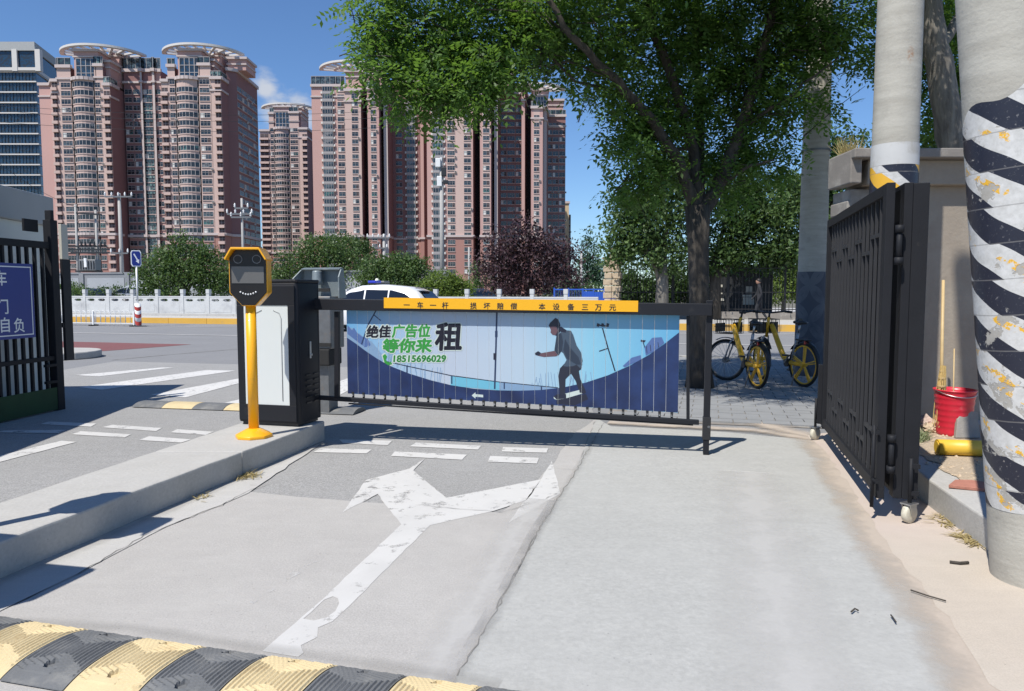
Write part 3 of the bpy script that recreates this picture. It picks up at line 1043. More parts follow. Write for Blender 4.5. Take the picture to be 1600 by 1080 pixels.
pa, pb = G(150, 985), G(755, 1072)
dirn = (pb - pa).normalized()
centre = pa + V * -0.235 - dirn * 0.29 * 7
hump('speed_hump', 'yellow and black ribbed speed hump across the lane in front of the arrow', (centre.x, centre.y, 0), dirn, 14, True, 0.2905, 0.42, 0.040)
q0, q1 = G(222, 634), G(400, 640)
hump('speed_hump', 'low worn yellow and black speed hump in the left lane beyond the dashes', (q0.x, q0.y, 0), (q1 - q0).normalized(), 7, False, 0.42, 0.40, 0.05, False)


# ------------------------------------------------------------------ apartment towers
WIN = {}


def win_mesh(kind, w):
    var = random.choice((0, 0, 1, 2, 3)) if kind in ('win', 'green') else random.choice((0, 1))
    key = (kind, round(w, 1), var)
    if key in WIN:
        return WIN[key]
    w = max(0.8, key[1])
    mb = MB()
    h = 1.75
    if kind in ('win', 'dark', 'green'):
        mb.add([(-w / 2, -.03, 0), (w / 2, -.03, 0), (w / 2, -.03, h), (-w / 2, -.03, h)], [(0, 1, 2, 3)], 1)
        for z0, z1 in ((0, .08), (h - .08, h), (h * .62, h * .62 + .06)):
            mb.box(-w / 2, w / 2, -.12, .04, z0, z1, 0)
        n = max(1, round(w / 1.1))
        for k in range(n + 1):
            x = -w / 2 + w * k / n
            mb.box(x - .045, x + .045, -.12, .04, .02, h - .02, 0)
        mb.box(-w / 2 - .1, w / 2 + .1, -.25, .04, -.2, -.02, 2)
        if var == 1:
            mb.box(w / 2 - .1, w / 2 + .65, -.55, .04, -.95, -.30, 5)
            mb.box(w / 2 + .0, w / 2 + .55, -.57, -.54, -.88, -.38, 3)
        if var == 2:
            mb.add([(-w / 2 + .1, -.034, .1), (-w / 2 + w * .42, -.034, .1), (-w / 2 + w * .42, -.034, h - .1), (-w / 2 + .1, -.034, h - .1)], [(0, 1, 2, 3)], 5)
        if var == 3:
            mb.add([(w * .1, -.034, .05), (w / 2 - .05, -.034, .05), (w / 2 - .05, -.034, h - .05), (w * .1, -.034, h - .05)], [(0, 1, 2, 3)], 3)
        if kind == 'green':
            mb.box(-w / 2, w / 2, -.25, .04, -1.2, -.3, 1)
    elif kind == 'led':
        mb.add([(-w / 2, -.03, -.1), (w / 2, -.03, -.1), (w / 2, -.03, h), (-w / 2, -.03, h)], [(0, 1, 2, 3)], 3)
        mb.box(-w / 2, w / 2, -.1, .04, h * .5, h * .5 + .07, 0)
        mb.box(-.05, .05, -.1, .04, 0, h, 0)
        mb.box(-w / 2 - .15, w / 2 + .15, -.85, .04, -1.12, -.1, 2)
    elif kind == 'bal':
        d = 0.8
        mb.box(-w / 2, w / 2, -d, .04, -.95, -.1, 4)
        mb.box(-w / 2 + .05, w / 2 - .05, -d + .05, .04, -.1, h - .05, 1)
        for z0, z1 in ((-.1, .0), (h - .1, h + .05)):
            mb.box(-w / 2 - .03, w / 2 + .03, -d - .04, .04, z0, z1, 0)
        n = max(2, round(w / 1.1))
        for k in range(n + 1):
            x = -w / 2 + w * k / n
            mb.box(x - .06, x + .06, -d - .03, -d + .06, 0, h - .1, 0)
        mb.box(-w / 2 - .75, -w / 2 - .1, -.6, .04, -.9, -.15, 5)
        mb.box(w / 2 + .1, w / 2 + .75, -.6, .04, -.9, -.15, 5)
        mb.box(-w / 2 - .8, w / 2 + .8, -.7, .04, -1.12, -.96, 2)
    me = mb.mesh('window', ['window_frame', 'glass_green' if kind == 'green' else 'glass', 'tower_beige', 'tower_dark', 'window_frame', 'ac_white'])
    WIN[key] = me
    return me


def arc_pts(p, q, bulge, n=6):
    t = (q - p)
    nn = Vector((t.y, -t.x, 0)).normalized()
    return [p + t * (k / n) + nn * bulge * (1 - (2 * k / n - 1) ** 2) for k in range(n + 1)]


def bay_mesh(w, bulge):
    key = ('bay', round(w, 1))
    if key in WIN:
        return WIN[key]
    mb = MB()
    pts = arc_pts(Vector((-w / 2, 0, 0)), Vector((w / 2, 0, 0)), bulge)
    h = 1.78

    def strip(off, z0, z1, mi):
        vv = []
        for i, p in enumerate(pts):
            a, b = pts[max(0, i - 1)], pts[min(len(pts) - 1, i + 1)]
            t = (b - a).normalized()
            nn = Vector((t.y, -t.x, 0))
            vv += [(p + nn * off)[:2] + (z0,), (p + nn * off)[:2] + (z1,)]
        for i in range(len(pts) - 1):
            mb.add([vv[2 * i], vv[2 * i + 2], vv[2 * i + 3], vv[2 * i + 1]], [(0, 1, 2, 3)], mi)
        if off > 0.15:
            for z, k in ((z0, 0), (z1, 1)):
                for i in range(len(pts) - 1):
                    mb.add([vv[2 * i + k], vv[2 * i + 2 + k], pts[i + 1][:2] + (z,), pts[i][:2] + (z,)], [(0, 1, 2, 3)], mi)
    strip(.05, 0, h, 1)
    strip(.16, -.30, -.02, 2)
    strip(.12, h - .1, h, 0)
    strip(.12, 0, .1, 0)
    for i in range(0, len(pts)):
        p = pts[i]
        mb.box(p.x - .08, p.x + .08, p.y - .16, p.y + .02, 0, h, 0)
    me = mb.mesh('bay_window', ['window_frame', 'glass', 'tower_beige'])
    WIN[key] = me
    return me


COLR = {'p': 0, 'b': 1, 'r': 2, 'k': 3, 'w': 4}
TOWER_MATS = ['tower_pink', 'tower_beige', 'tower_pink_shade', 'tower_brick', 'tower_trim', 'tower_dark']


def tower(name, label, D, blocks, dz, ycor, group, ytoprow, rings=(), pent=(), zmin=8.0):
    cx = sum(b['seg'][0][0] + b['seg'][-1][0] for b in blocks) / (2 * len(blocks))
    c = A(cx, 250, D)
    root = thing(name, label, 'apartment tower', (c.x, D, 0), 0, group)
    zcor = A(800, ycor, D).z
    walls = MB()
    for bi, b in enumerate(blocks):
        P = []
        for px, dep, spec in b['seg']:
            q = A(px, 250, D + dep)
            P.append(Vector((q.x, q.y, 0)))
        ztop = A(800, b['top'], D + b['seg'][0][1]).z
        outline = []
        for i in range(len(P) - 1):
            spec = b['seg'][i][2]
            kind, colr = (spec or ('', 'p'))
            p, q = P[i], P[i + 1]
            pts = [p, q]
            if kind == 'bay':
                pts = arc_pts(p, q, 1.6)
            for a, bb in zip(pts, pts[1:]):
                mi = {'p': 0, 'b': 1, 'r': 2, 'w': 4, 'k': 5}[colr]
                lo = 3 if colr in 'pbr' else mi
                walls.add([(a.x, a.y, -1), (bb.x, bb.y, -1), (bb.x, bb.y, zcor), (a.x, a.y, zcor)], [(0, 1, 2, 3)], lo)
                walls.add([(a.x, a.y, zcor), (bb.x, bb.y, zcor), (bb.x, bb.y, ztop), (a.x, a.y, ztop)], [(0, 1, 2, 3)], mi)
                if (bb - a).length > 0.3:
                    t = (bb - a).normalized()
                    n = Vector((t.y, -t.x, 0))
                    for zc, hh, pr in ((zcor, .8, .5), (ztop, 1.0, .6)) + (((ztop - 4.2, .6, .35),) if b.get('cor2', True) else ()):
                        hh += .012 * (i % 3) + .05 * (bi % 3)
                        pr += .01 * (i % 3) + .04 * (bi % 3)
                        if (zc == ztop or not b.get('nocor')) and zc > 3:
                            e = 0.0 if kind == 'bay' else min(.3, pr)
                            a2, b2 = a - t * e, bb + t * e
                            MB().add([((a2 if s == 0 else b2) + n * o_)[:2] + (z,) for z in (zc - hh / 2, zc + hh / 2) for s, o_ in ((0, -.3), (1, -.3), (1, pr), (0, pr))],
                                    [(0, 3, 2, 1), (4, 5, 6, 7), (0, 1, 5, 4), (1, 2, 6, 5), (2, 3, 7, 6), (3, 0, 4, 7)]).build('cornice', 'tower_trim', root, world=True)
            outline += pts[:-1]
            if kind in ('', 'none'):
                continue
            t = (q - p).normalized()
            mid = (p + q) / 2
            width = (q - p).length
            k = 0
            while True:
                z = A(800, b.get('row', ytoprow), D).z - k * dz
                k += 1
                if z < zmin:
                    break
                if z > ztop - 2.2:
                    continue
                if kind == 'bay':
                    o = link('window', bay_mesh(width, 1.6), root)
                else:
                    fr = {'win': .86, 'dark': .7, 'led': .92, 'bal': .70, 'green': .9}[kind]
                    o = link('window', win_mesh(kind, width * fr), root)
                o.location = (mid.x - c.x, mid.y - D, z)
                o.rotation_euler = (0, 0, atan2(t.y, t.x))
        outline.append(P[-1])
        back = [Vector((P[-1].x, max(P[-1].y, P[0].y) + b.get('back', 16), 0)), Vector((P[0].x, max(P[-1].y, P[0].y) + b.get('back', 16), 0))]
        ring_ = outline + back
        walls.add([(p.x, p.y, ztop) for p in ring_], [tuple(range(len(ring_)))], 0)
        for a, bb in ((outline[-1], back[0]), (back[0], back[1]), (back[1], outline[0])):
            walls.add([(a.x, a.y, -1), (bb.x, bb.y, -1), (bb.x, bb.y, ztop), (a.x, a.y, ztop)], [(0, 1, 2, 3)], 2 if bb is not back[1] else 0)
        # roof terrace railing
        if b.get('rail'):
            rl = MB()
            for a, bb in zip(P, P[1:]):
                if (bb - a).length < .5:
                    continue
                n = max(2, int((bb - a).length / 1.6))
                for j in range(n + 1):
                    x = a.lerp(bb, j / n)
                    rl.box(x.x - .07, x.x + .07, x.y - .07, x.y + .07, ztop, ztop + b['rail'])
                rl.bar((a.x, a.y, ztop + b['rail']), (bb.x, bb.y, ztop + b['rail']), .16, .2)
                rl.add([(a.x, a.y, ztop + .2), (bb.x, bb.y, ztop + .2), (bb.x, bb.y, ztop + b['rail'] - .1), (a.x, a.y, ztop + b['rail'] - .1)], [(0, 1, 2, 3)], 1)
            rl.build('glass_railing', ['window_frame', 'glass_green'], root, world=True)
    walls.build('wall', TOWER_MATS, root, world=True, fix=False)
    # penthouses with a tall window in the front
    for (x0, x1, y0, y1, dep, deep, wnd) in pent:
        a, b_ = A(x0, y0, D + dep), A(x1, y0, D + dep)
        zb = A(x0, y1, D + dep).z
        pm_ = MB()
        pm_.box(a.x, b_.x, D + dep, D + dep + deep, zb, a.z, 0)
        pm_.box(a.x - .6, b_.x + .6, D + dep - .7, D + dep + deep + .3, a.z, a.z + .8, 1)
        pm_.box(a.x - .3, b_.x + .3, D + dep - .4, D + dep + deep, a.z - 2.0, a.z - 1.5, 1)
        pm_.build('penthouse', ['tower_pink', 'tower_trim'], root, world=True)
        if wnd:
            w_ = (b_.x - a.x) * wnd
            h_ = (a.z - zb) - 2.4
            mx = (a.x + b_.x) / 2
            wm = MB().box(mx - w_ / 2, mx + w_ / 2, D + dep - .25, D + dep + .1, zb + .1, zb + h_, 1)
            for k in range(5):
                x = mx - w_ / 2 + w_ * k / 4
                wm.box(x - .12, x + .12, D + dep - .4, D + dep, zb + .1, zb + h_, 0)
            for k in range(4):
                z = zb + .2 + (h_ - .2) * k / 3
                wm.box(mx - w_ / 2, mx + w_ / 2, D + dep - .38, D + dep, z - .1, z + .1, 0)
            wm.build('tall_window', ['window_frame', 'glass_blue'], root, world=True)
    # round roof canopies
    for (px, ytop, dep, ro, ri, a0, a1) in rings:
        ctr = A(px, ytop, D + dep)
        zr = A(px, ytop, D + dep - ro).z
        rm = MB()

        def arc(r0, r1, z0, z1):
            n = 40
            vv = []
            for k in range(n + 1):
                a = radians(a0 + (a1 - a0) * k / n)
                for r, z in ((r0, z0), (r1, z0), (r1, z1), (r0, z1)):
                    vv.append((ctr.x + r * cos(a), D + dep + r * sin(a), z))
            ff = []
            for k in range(n):
                for j in range(4):
                    ff.append((4 * k + j, 4 * k + (j + 1) % 4, 4 * k + 4 + (j + 1) % 4, 4 * k + 4 + j))
            rm.add(vv, ff)
        arc(ro - 1.5, ro, zr - .75, zr)
        arc(ri, ri + .9, zr - .7, zr - .05)
        rm.build('roof_ring', 'tower_white', root, world=True)
        nr = int(abs(a1 - a0) / 15)
        for k in range(nr + 1):
            a = radians(a0 + 3 + (a1 - a0 - 6) * k / nr)
            d_ = Vector((cos(a), sin(a), 0))
            p = Vector((ctr.x, D + dep, zr - .5))
            MB().bar(p + d_ * (ri - 5.5), p + d_ * (ro - 1.5), 0.8, 0.6).build('ring_rib', 'tower_white', root, world=True)
    return root


W, L, B_, BAL, N_ = ('win', 'b'), ('led', 'b'), ('bay', 'b'), ('bal', 'p'), ('', 'p')
NB, NR, NK, NW, WD = ('', 'b'), ('', 'r'), ('', 'k'), ('', 'w'), ('win', 'r')  # NR, WD: wall shade painted as darker pink; NK: recess shade painted near black
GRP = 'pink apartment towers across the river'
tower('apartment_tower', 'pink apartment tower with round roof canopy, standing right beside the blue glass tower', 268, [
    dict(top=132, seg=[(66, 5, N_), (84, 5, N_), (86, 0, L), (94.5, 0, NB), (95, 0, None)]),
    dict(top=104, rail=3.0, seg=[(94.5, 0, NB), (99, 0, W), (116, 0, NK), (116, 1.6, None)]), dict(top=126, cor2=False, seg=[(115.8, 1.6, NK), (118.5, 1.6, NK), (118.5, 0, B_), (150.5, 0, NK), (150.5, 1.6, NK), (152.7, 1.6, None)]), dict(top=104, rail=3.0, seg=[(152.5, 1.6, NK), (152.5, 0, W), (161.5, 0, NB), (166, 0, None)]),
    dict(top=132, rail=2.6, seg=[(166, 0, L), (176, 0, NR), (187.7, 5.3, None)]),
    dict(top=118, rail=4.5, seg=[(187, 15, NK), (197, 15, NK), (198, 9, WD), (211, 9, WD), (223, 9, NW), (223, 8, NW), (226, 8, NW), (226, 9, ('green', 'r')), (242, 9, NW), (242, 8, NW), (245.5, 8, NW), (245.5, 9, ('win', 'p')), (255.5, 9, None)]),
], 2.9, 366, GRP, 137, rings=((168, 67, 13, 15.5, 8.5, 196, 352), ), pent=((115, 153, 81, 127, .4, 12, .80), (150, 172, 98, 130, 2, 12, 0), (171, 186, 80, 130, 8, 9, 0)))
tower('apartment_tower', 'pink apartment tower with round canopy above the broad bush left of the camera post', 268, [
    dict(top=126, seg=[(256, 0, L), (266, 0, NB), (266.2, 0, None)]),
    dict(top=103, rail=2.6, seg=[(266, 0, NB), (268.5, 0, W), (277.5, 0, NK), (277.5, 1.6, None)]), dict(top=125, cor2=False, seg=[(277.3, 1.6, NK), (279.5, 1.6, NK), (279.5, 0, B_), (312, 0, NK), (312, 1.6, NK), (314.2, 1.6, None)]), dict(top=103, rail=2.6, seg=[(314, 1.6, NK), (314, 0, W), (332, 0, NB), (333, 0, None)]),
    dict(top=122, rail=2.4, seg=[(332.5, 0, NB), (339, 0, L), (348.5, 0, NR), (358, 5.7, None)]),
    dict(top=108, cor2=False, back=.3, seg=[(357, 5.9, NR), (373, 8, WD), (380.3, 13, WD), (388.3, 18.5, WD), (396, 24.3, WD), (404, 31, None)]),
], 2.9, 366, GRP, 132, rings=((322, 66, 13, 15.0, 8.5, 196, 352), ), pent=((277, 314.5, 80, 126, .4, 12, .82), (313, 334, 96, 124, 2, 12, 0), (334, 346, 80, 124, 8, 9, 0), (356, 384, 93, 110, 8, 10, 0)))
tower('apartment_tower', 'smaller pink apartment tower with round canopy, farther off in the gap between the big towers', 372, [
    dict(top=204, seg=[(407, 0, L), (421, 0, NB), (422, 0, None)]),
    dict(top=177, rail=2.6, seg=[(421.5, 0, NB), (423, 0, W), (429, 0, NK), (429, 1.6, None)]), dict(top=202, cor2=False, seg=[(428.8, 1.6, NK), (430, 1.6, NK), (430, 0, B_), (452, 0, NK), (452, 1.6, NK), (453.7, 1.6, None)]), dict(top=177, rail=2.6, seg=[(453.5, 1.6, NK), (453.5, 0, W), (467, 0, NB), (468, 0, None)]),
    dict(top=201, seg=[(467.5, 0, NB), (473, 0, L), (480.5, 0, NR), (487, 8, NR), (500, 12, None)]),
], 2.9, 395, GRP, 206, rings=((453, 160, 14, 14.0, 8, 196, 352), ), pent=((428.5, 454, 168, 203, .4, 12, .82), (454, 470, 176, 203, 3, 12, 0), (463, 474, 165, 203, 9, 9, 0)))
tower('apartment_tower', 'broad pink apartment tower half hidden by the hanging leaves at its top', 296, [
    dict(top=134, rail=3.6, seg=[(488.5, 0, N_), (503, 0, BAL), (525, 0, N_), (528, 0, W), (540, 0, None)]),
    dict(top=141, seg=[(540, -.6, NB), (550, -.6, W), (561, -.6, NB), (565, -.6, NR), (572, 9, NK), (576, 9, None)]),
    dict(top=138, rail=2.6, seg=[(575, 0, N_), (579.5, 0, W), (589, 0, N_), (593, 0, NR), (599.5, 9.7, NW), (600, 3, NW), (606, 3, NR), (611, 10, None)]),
    dict(top=128, seg=[(610, 15, NR), (618, 15, WD), (629, 15, NR), (633, 15, ('bal', 'r')), (652, 15, NR), (656, 15, NR), (657, 12, ('', 'p')), (662, 12, NR), (669, 15, None)]),  # shade of the block in front painted in, one lit pink sliver left
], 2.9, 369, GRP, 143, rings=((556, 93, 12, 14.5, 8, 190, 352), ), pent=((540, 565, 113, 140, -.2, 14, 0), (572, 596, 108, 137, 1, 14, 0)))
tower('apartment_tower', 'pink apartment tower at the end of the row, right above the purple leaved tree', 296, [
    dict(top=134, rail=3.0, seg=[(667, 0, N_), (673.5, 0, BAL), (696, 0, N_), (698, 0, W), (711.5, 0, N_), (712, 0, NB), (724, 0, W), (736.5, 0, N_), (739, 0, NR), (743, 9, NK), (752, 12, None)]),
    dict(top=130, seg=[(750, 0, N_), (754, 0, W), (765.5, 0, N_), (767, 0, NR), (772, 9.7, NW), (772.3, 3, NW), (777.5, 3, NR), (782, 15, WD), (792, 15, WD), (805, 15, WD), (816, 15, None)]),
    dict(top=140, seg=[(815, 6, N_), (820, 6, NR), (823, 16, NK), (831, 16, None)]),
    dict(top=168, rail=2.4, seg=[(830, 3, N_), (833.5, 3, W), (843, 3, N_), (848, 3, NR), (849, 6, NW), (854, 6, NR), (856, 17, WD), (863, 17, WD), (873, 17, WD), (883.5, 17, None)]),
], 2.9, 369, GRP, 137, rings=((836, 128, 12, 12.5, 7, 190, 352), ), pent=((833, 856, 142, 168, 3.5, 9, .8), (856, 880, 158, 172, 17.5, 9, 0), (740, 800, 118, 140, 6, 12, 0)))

# blue glass tower at the far left
gd = 330
gt = thing('glass_tower', 'blue glass office tower with white floor bands at the left edge of the view', 'office tower', (A(20, 250, gd).x, gd, 0))
x0, x1 = A(-90, 250, gd).x, A(62, 250, gd).x
x2, d2 = A(96, 250, gd + 26).x, gd + 26
zt = A(0, 78, gd).z
foot = [(x0, gd), (x1, gd), (x2, d2), (x2, d2 + 20), (x0, d2 + 20)]
MB().prism(foot, -1, zt).build('glass_body', 'glass_blue', gt, world=True)
fo = [(x0 - .8, gd - .8), (x1 + .5, gd - .8), (x2 + .9, d2 - .4), (x2 + .9, d2 + 20.8), (x0 - .8, d2 + 20.8)]
for k in range(18):
    z = A(0, 112, gd).z - k * 4.45
    if z > 20:
        MB().prism(fo, z - .27, z + .27).build('floor_band', 'tower_white', gt, world=True)
MB().prism(fo, zt - .5, zt + 3.2).build('roof_slab', 'slab_grey', gt, world=True)
MB().prism(fo, A(0, 112, gd).z - .4, A(0, 112, gd).z + 1.6).build('floor_band', 'tower_white', gt, world=True)
for px in (25, 61):
    xx = A(px, 100, gd).x
    MB().box(xx - 1.1, xx + 1.1, gd - 1.0, gd + 1, A(0, 112, gd).z, zt).build('column', 'tower_white', gt, world=True)
for k in range(30):
    xx = x0 + (x1 - x0) * k / 29
    MB().box(xx - .12, xx + .12, gd - .25, gd + .1, 20, A(0, 112, gd).z).build('mullion', 'glass_blue', gt, world=True)

# ochre block beyond the end of the row
ob = thing('apartment_block', 'small ochre apartment block far off right of the last pink tower', 'apartment block', (A(887, 300, 350).x, 350, 0))
xa, xb, xc = A(881, 320, 350).x, A(889, 320, 350).x, A(892.5, 320, 350).x
zt = A(886, 318, 350).z
MB().box(xa, xb, 350, 368, -1, zt).build('wall', 'tower_ochre', ob, world=True)
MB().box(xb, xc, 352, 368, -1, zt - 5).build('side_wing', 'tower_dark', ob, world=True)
MB().box(xa - .4, xb + .4, 349.5, 368.5, zt, zt + 1).build('roof', 'tower_trim', ob, world=True)
for k in range(9):
    z = zt - 3.5 - k * 3
    wo = link('window', win_mesh('win', 1.2), ob)
    wo.location = (xc - ob.location.x - 1, 2 - .1, z - 6)

# ------------------------------------------------------------------ barrier housing, arm and advert
BROT = radians(-14.5)


def barrier_housing(loc, rotz, label, group):
    r = thing('barrier_housing', label, 'barrier housing', loc, rotz, group)
    w, dp, h = 0.64, 0.42, 1.345
    # body with rounded corners, front is -y, origin at the front right corner foot
    rad, poly = 0.035, []
    for cx, cy, a0 in ((-rad, rad, -90), (-rad, dp - rad, 0), (-w + rad, dp - rad, 90), (-w + rad, rad, 180)):
        poly += [(cx + rad * cos(radians(a0 + 30 * k)), cy + rad * sin(radians(a0 + 30 * k))) for k in range(4)]
    MB().prism(poly, 0.03, h - .02, smooth=True).build('housing', 'black_powder', r, bevel=.006)
    MB().box(-w + .03, -.03, .03, dp - .03, 0, .03).build('plinth', 'black_plastic', r)
    MB().prism([(x * 1.012 + .004, y * 1.02 - .004) for x, y in poly], h - .02, h + .012).build('lid', 'black_powder', r, bevel=.01)
    f = MB()
    for a, b, c, d in ((-w + .02, -.02, 1.12, 1.30), (-w + .02, -.02, .05, .20), (-w + .02, -w + .09, .20, 1.12), (-.09, -.02, .20, 1.12)):
        f.box(a, b, -.014, .002, c, d)
    f.build('front_frame', 'black_powder', r, bevel=.004)
    pn = MB().box(-w + .09, -.09, -.006, .003, .20, 1.12).build('light_panel', 'acrylic_white', r)
    for x in (-w + .20, -.16):
        MB().tube([(x, -.008, .24), (x, -.008, 1.0), (x + (.02 if x < -.3 else -.02), -.008, 1.05), (x + (.08 if x < -.3 else -.08), -.008, 1.075)], .004, 6).build('led_line', 'acrylic_line', pn)
    MB().box(.0, .012, .20, .225, .62, .78).build('door_handle', 'steel', r, bevel=.004)
    MB().tube([(.010, .2125, .655), (.022, .2125, .655)], .012, 12).build('lock', 'steel', r)
    for k in range(6):
        for y in (.13, .27):
            vm = MB().box(-.002, .006, y, y + .085, .20 + k * .052, .208 + k * .052)
            vm.box(-.001, .012, y, y + .085, .208 + k * .052, .214 + k * .052)
            vm.build('vent_slot', 'black_plastic', r)
    d = MB()
    d.box(-.001, .002, .04, .046, .08, 1.27)
    d.box(-.001, .002, dp - .046, dp - .04, .08, 1.27)
    d.build('door_seam', 'ink_black', r)
    return r


bl = G(468, 668, 0.2)
barrier_housing((bl.x, bl.y, .2), BROT, 'black barrier housing with a tall white light panel at the end of the concrete island', 'barrier housings on the island')
barrier_housing((-2.86, 2.55, .2), radians(-12), 'barrier housing farther back on the island, seen only by its shadow', 'barrier housings on the island')


def camera_post(loc, rotz, label):
    r = thing('camera_post', label, 'camera post', loc, rotz, 'number plate camera posts on the island')
    MB().lathe([(.155, 0), (.155, .025), (.06, .075), (.048, .08)], 8).build('base', 'yellow_enamel', r, bevel=.004)
    MB().tube([(0, 0, .07), (0, 0, 1.18)], .043, 24).build('pole', 'yellow_enamel', r)
    # housing of the head: octagonal plate with depth, narrowing to the pole
    out = [(-.055, 1.125), (.055, 1.125), (.155, 1.235), (.155, 1.53), (.10, 1.60), (-.10, 1.60), (-.155, 1.53), (-.155, 1.235)]
    MB().prism([(x, z) for x, z in out], -.06, .12, axis='y').build('head_shell', 'yellow_enamel', r, bevel=.006)
    fc = [(x * .95, 1.36 + (z - 1.36) * .97) for x, z in out]
    face = MB().prism(fc, -.075, -.05, axis='y').build('front_plate', 'black_face', r, bevel=.004)
    hood = MB()
    hp = [(-.168, 1.515), (-.112, 1.61), (.112, 1.61), (.168, 1.515), (.158, 1.505), (.108, 1.592), (-.108, 1.592), (-.158, 1.505)]
    hood.prism(hp, -.165, .125, axis='y')
    hood.build('hood', 'yellow_enamel', r, bevel=.003)
    MB().box(-.13, .13, -.079, -.074, 1.315, 1.455).build('screen', 'screen_grey', face)
    for x in (-.075, .075):
        e = MB().tube([(x, -.074, 1.515), (x, -.084, 1.515)], .036, 24).build('lens_ring', 'steel_dull', face)
        MB().tube([(x, -.084, 1.515), (x, -.087, 1.515)], .030, 24).build('lens', 'black_face', face)
    for k in range(7):
        t = (k - 3) / 3
        MB().ball((t * .062, -.077, 1.222 + .02 * t * t), .0075, n=6).build('led', 'led_white', face)
    return r


cb = G(397, 683, .2)
camera_post((cb.x, cb.y, .2), radians(7), 'yellow number plate camera post with a smiling black face in front of the barrier housing')
camera_post((-3.0, 3.58, .2), radians(-8), 'camera post farther back on the island, seen only by its shadow')

# arm with the hanging advert
AL, AR = Vector((-1.86, 7.10, 0)), Vector((1.69, 6.44, 0))
ADIR = (AR - AL).normalized()
ALEN = (AR - AL).length
ANG = atan2(ADIR.y, ADIR.x)
NRM = Vector((ADIR.y, -ADIR.x, 0))          # towards the camera
arm = thing('boom_barrier', 'long black barrier arm with a yellow notice board and a skateboard advert hanging below it', 'barrier arm', tuple(AL), ANG)


def S(px, py, off=0.0):
    """pixel to (along the arm, height) on the plane of the advert"""
    r = ray(px, py)
    o = Vector((0, 0, EYE))
    base = AL + NRM * off
    t = (base - o).dot(NRM) / r.dot(NRM)
    p = o + r * t
    return (p - base).dot(ADIR), p.z


def beam(name, a, b, w, h, m, y=0.0, bevel=.004, parent=arm):
    return MB().bar((a[0], y, a[1]), (b[0], y, b[1]), w, h).build(name, m, parent, bevel=bevel)


tl, tr = S(500, 475.5), S(1112, 484)
beam('top_beam', (tl[0] - .12, tl[1] + .001), (tr[0], tr[1]), .13, .105, 'black_powder')
yl, yr = S(600, 474, .067), S(997, 479.5, .067)
bd = MB().bar((yl[0], -.068, yl[1] + .004), (yr[0], -.068, yr[1] + .004), .006, .098).build('notice_board', 'yellow_board', arm)
slope = (yr[1] - yl[1]) / (yr[0] - yl[0])
for ch, px in zip('一车一杆损坏赔偿本设备三万元', (636, 657, 677, 696, 740, 761, 782, 803, 847, 869, 892, 914, 935, 957)):
    s, z = S(px - 5.6, 480.6 + (px - 640) * .0125, .072)
    cv, cf = bold_text(ch, .063, .0011, 0, .00012)
    o = MB().add(cv, cf).build('character', 'ink_black', bd, fix=False)
    o.location = (s, -.0725, z)
    o.rotation_euler = (pi / 2, -math.atan(slope), 0)
bl_, br_ = S(500, 621), S(1092, 660)
beam('bottom_rail', (bl_[0] - .05, bl_[1]), br_, .045, .042, 'black_powder')
b2, b3 = S(545, 630.5), S(1083, 664)
beam('lower_flange', b2, b3, .03, .012, 'black_powder', .0)
for px, y0, y1, w in ((527, 487, 622, .045), (1075, 494, 657, .028)):
    beam('hanger', S(px, y0), S(px, y1), w, w, 'black_powder')
# end post with its adjustable foot
p0, p1 = S(1109, 469), S(1103.5, 676)
EP = MB().bar((p0[0], 0, p0[1]), (p1[0], 0, p1[1]), .055, .055, 0, (0, 1, 0)).build('end_post', 'black_powder', arm, bevel=.004)
p2 = S(1103, 716)
MB().bar((p1[0] + .002, 0, p1[1] + .14), (p1[0], 0, p1[1] - .06), .068, .068, 0, (0, 1, 0)).build('foot_sleeve', 'black_plastic', arm, bevel=.004)
MB().bar((p1[0], 0, p1[1] - .05), (p1[0], 0, .014), .05, .05, 0, (0, 1, 0)).build('foot', 'black_powder', arm, bevel=.004)
for px, py in ((1109, 483), (1107, 666)):
    s, z = S(px, py)
    MB().tube([(s, -.027, z), (s, -.034, z)], .012, 10).build('bolt', 'steel', arm)

# slats of the advert
PT0, PT1, PB0, PB1 = S(541, 480, -.01), S(1062, 490, -.01), S(541, 615, -.01), S(1057, 645, -.01)
S0, S1 = PT0[0], PT1[0]
NS = 29
PW = (S1 - S0) / NS
YF = .012                         # front of the slats, measured behind the arm's axis


def edge_z(s):
    t = (s - S0) / (S1 - S0)
    return PB0[1] + (PB1[1] - PB0[1]) * t, PT0[1] + (PT1[1] - PT0[1]) * t


def Q(px, py):
    return S(px, py, -YF)


# printed shapes: (material, outline in the plane of the advert)
PRINT = []


def pr(m, pxs):
    PRINT.append((m, [Q(*p) for p in pxs]))


def pline(m, pxs, w=1.4):
    for (xa, ya), (xb, yb) in zip(pxs, pxs[1:]):
        n = hypot(xb - xa, yb - ya)
        nx, ny = -(yb - ya) / n * w / 2, (xb - xa) / n * w / 2
        pr(m, [(xa + nx, ya + ny), (xb + nx, yb + ny), (xb - nx, yb - ny), (xa - nx, ya - ny)])


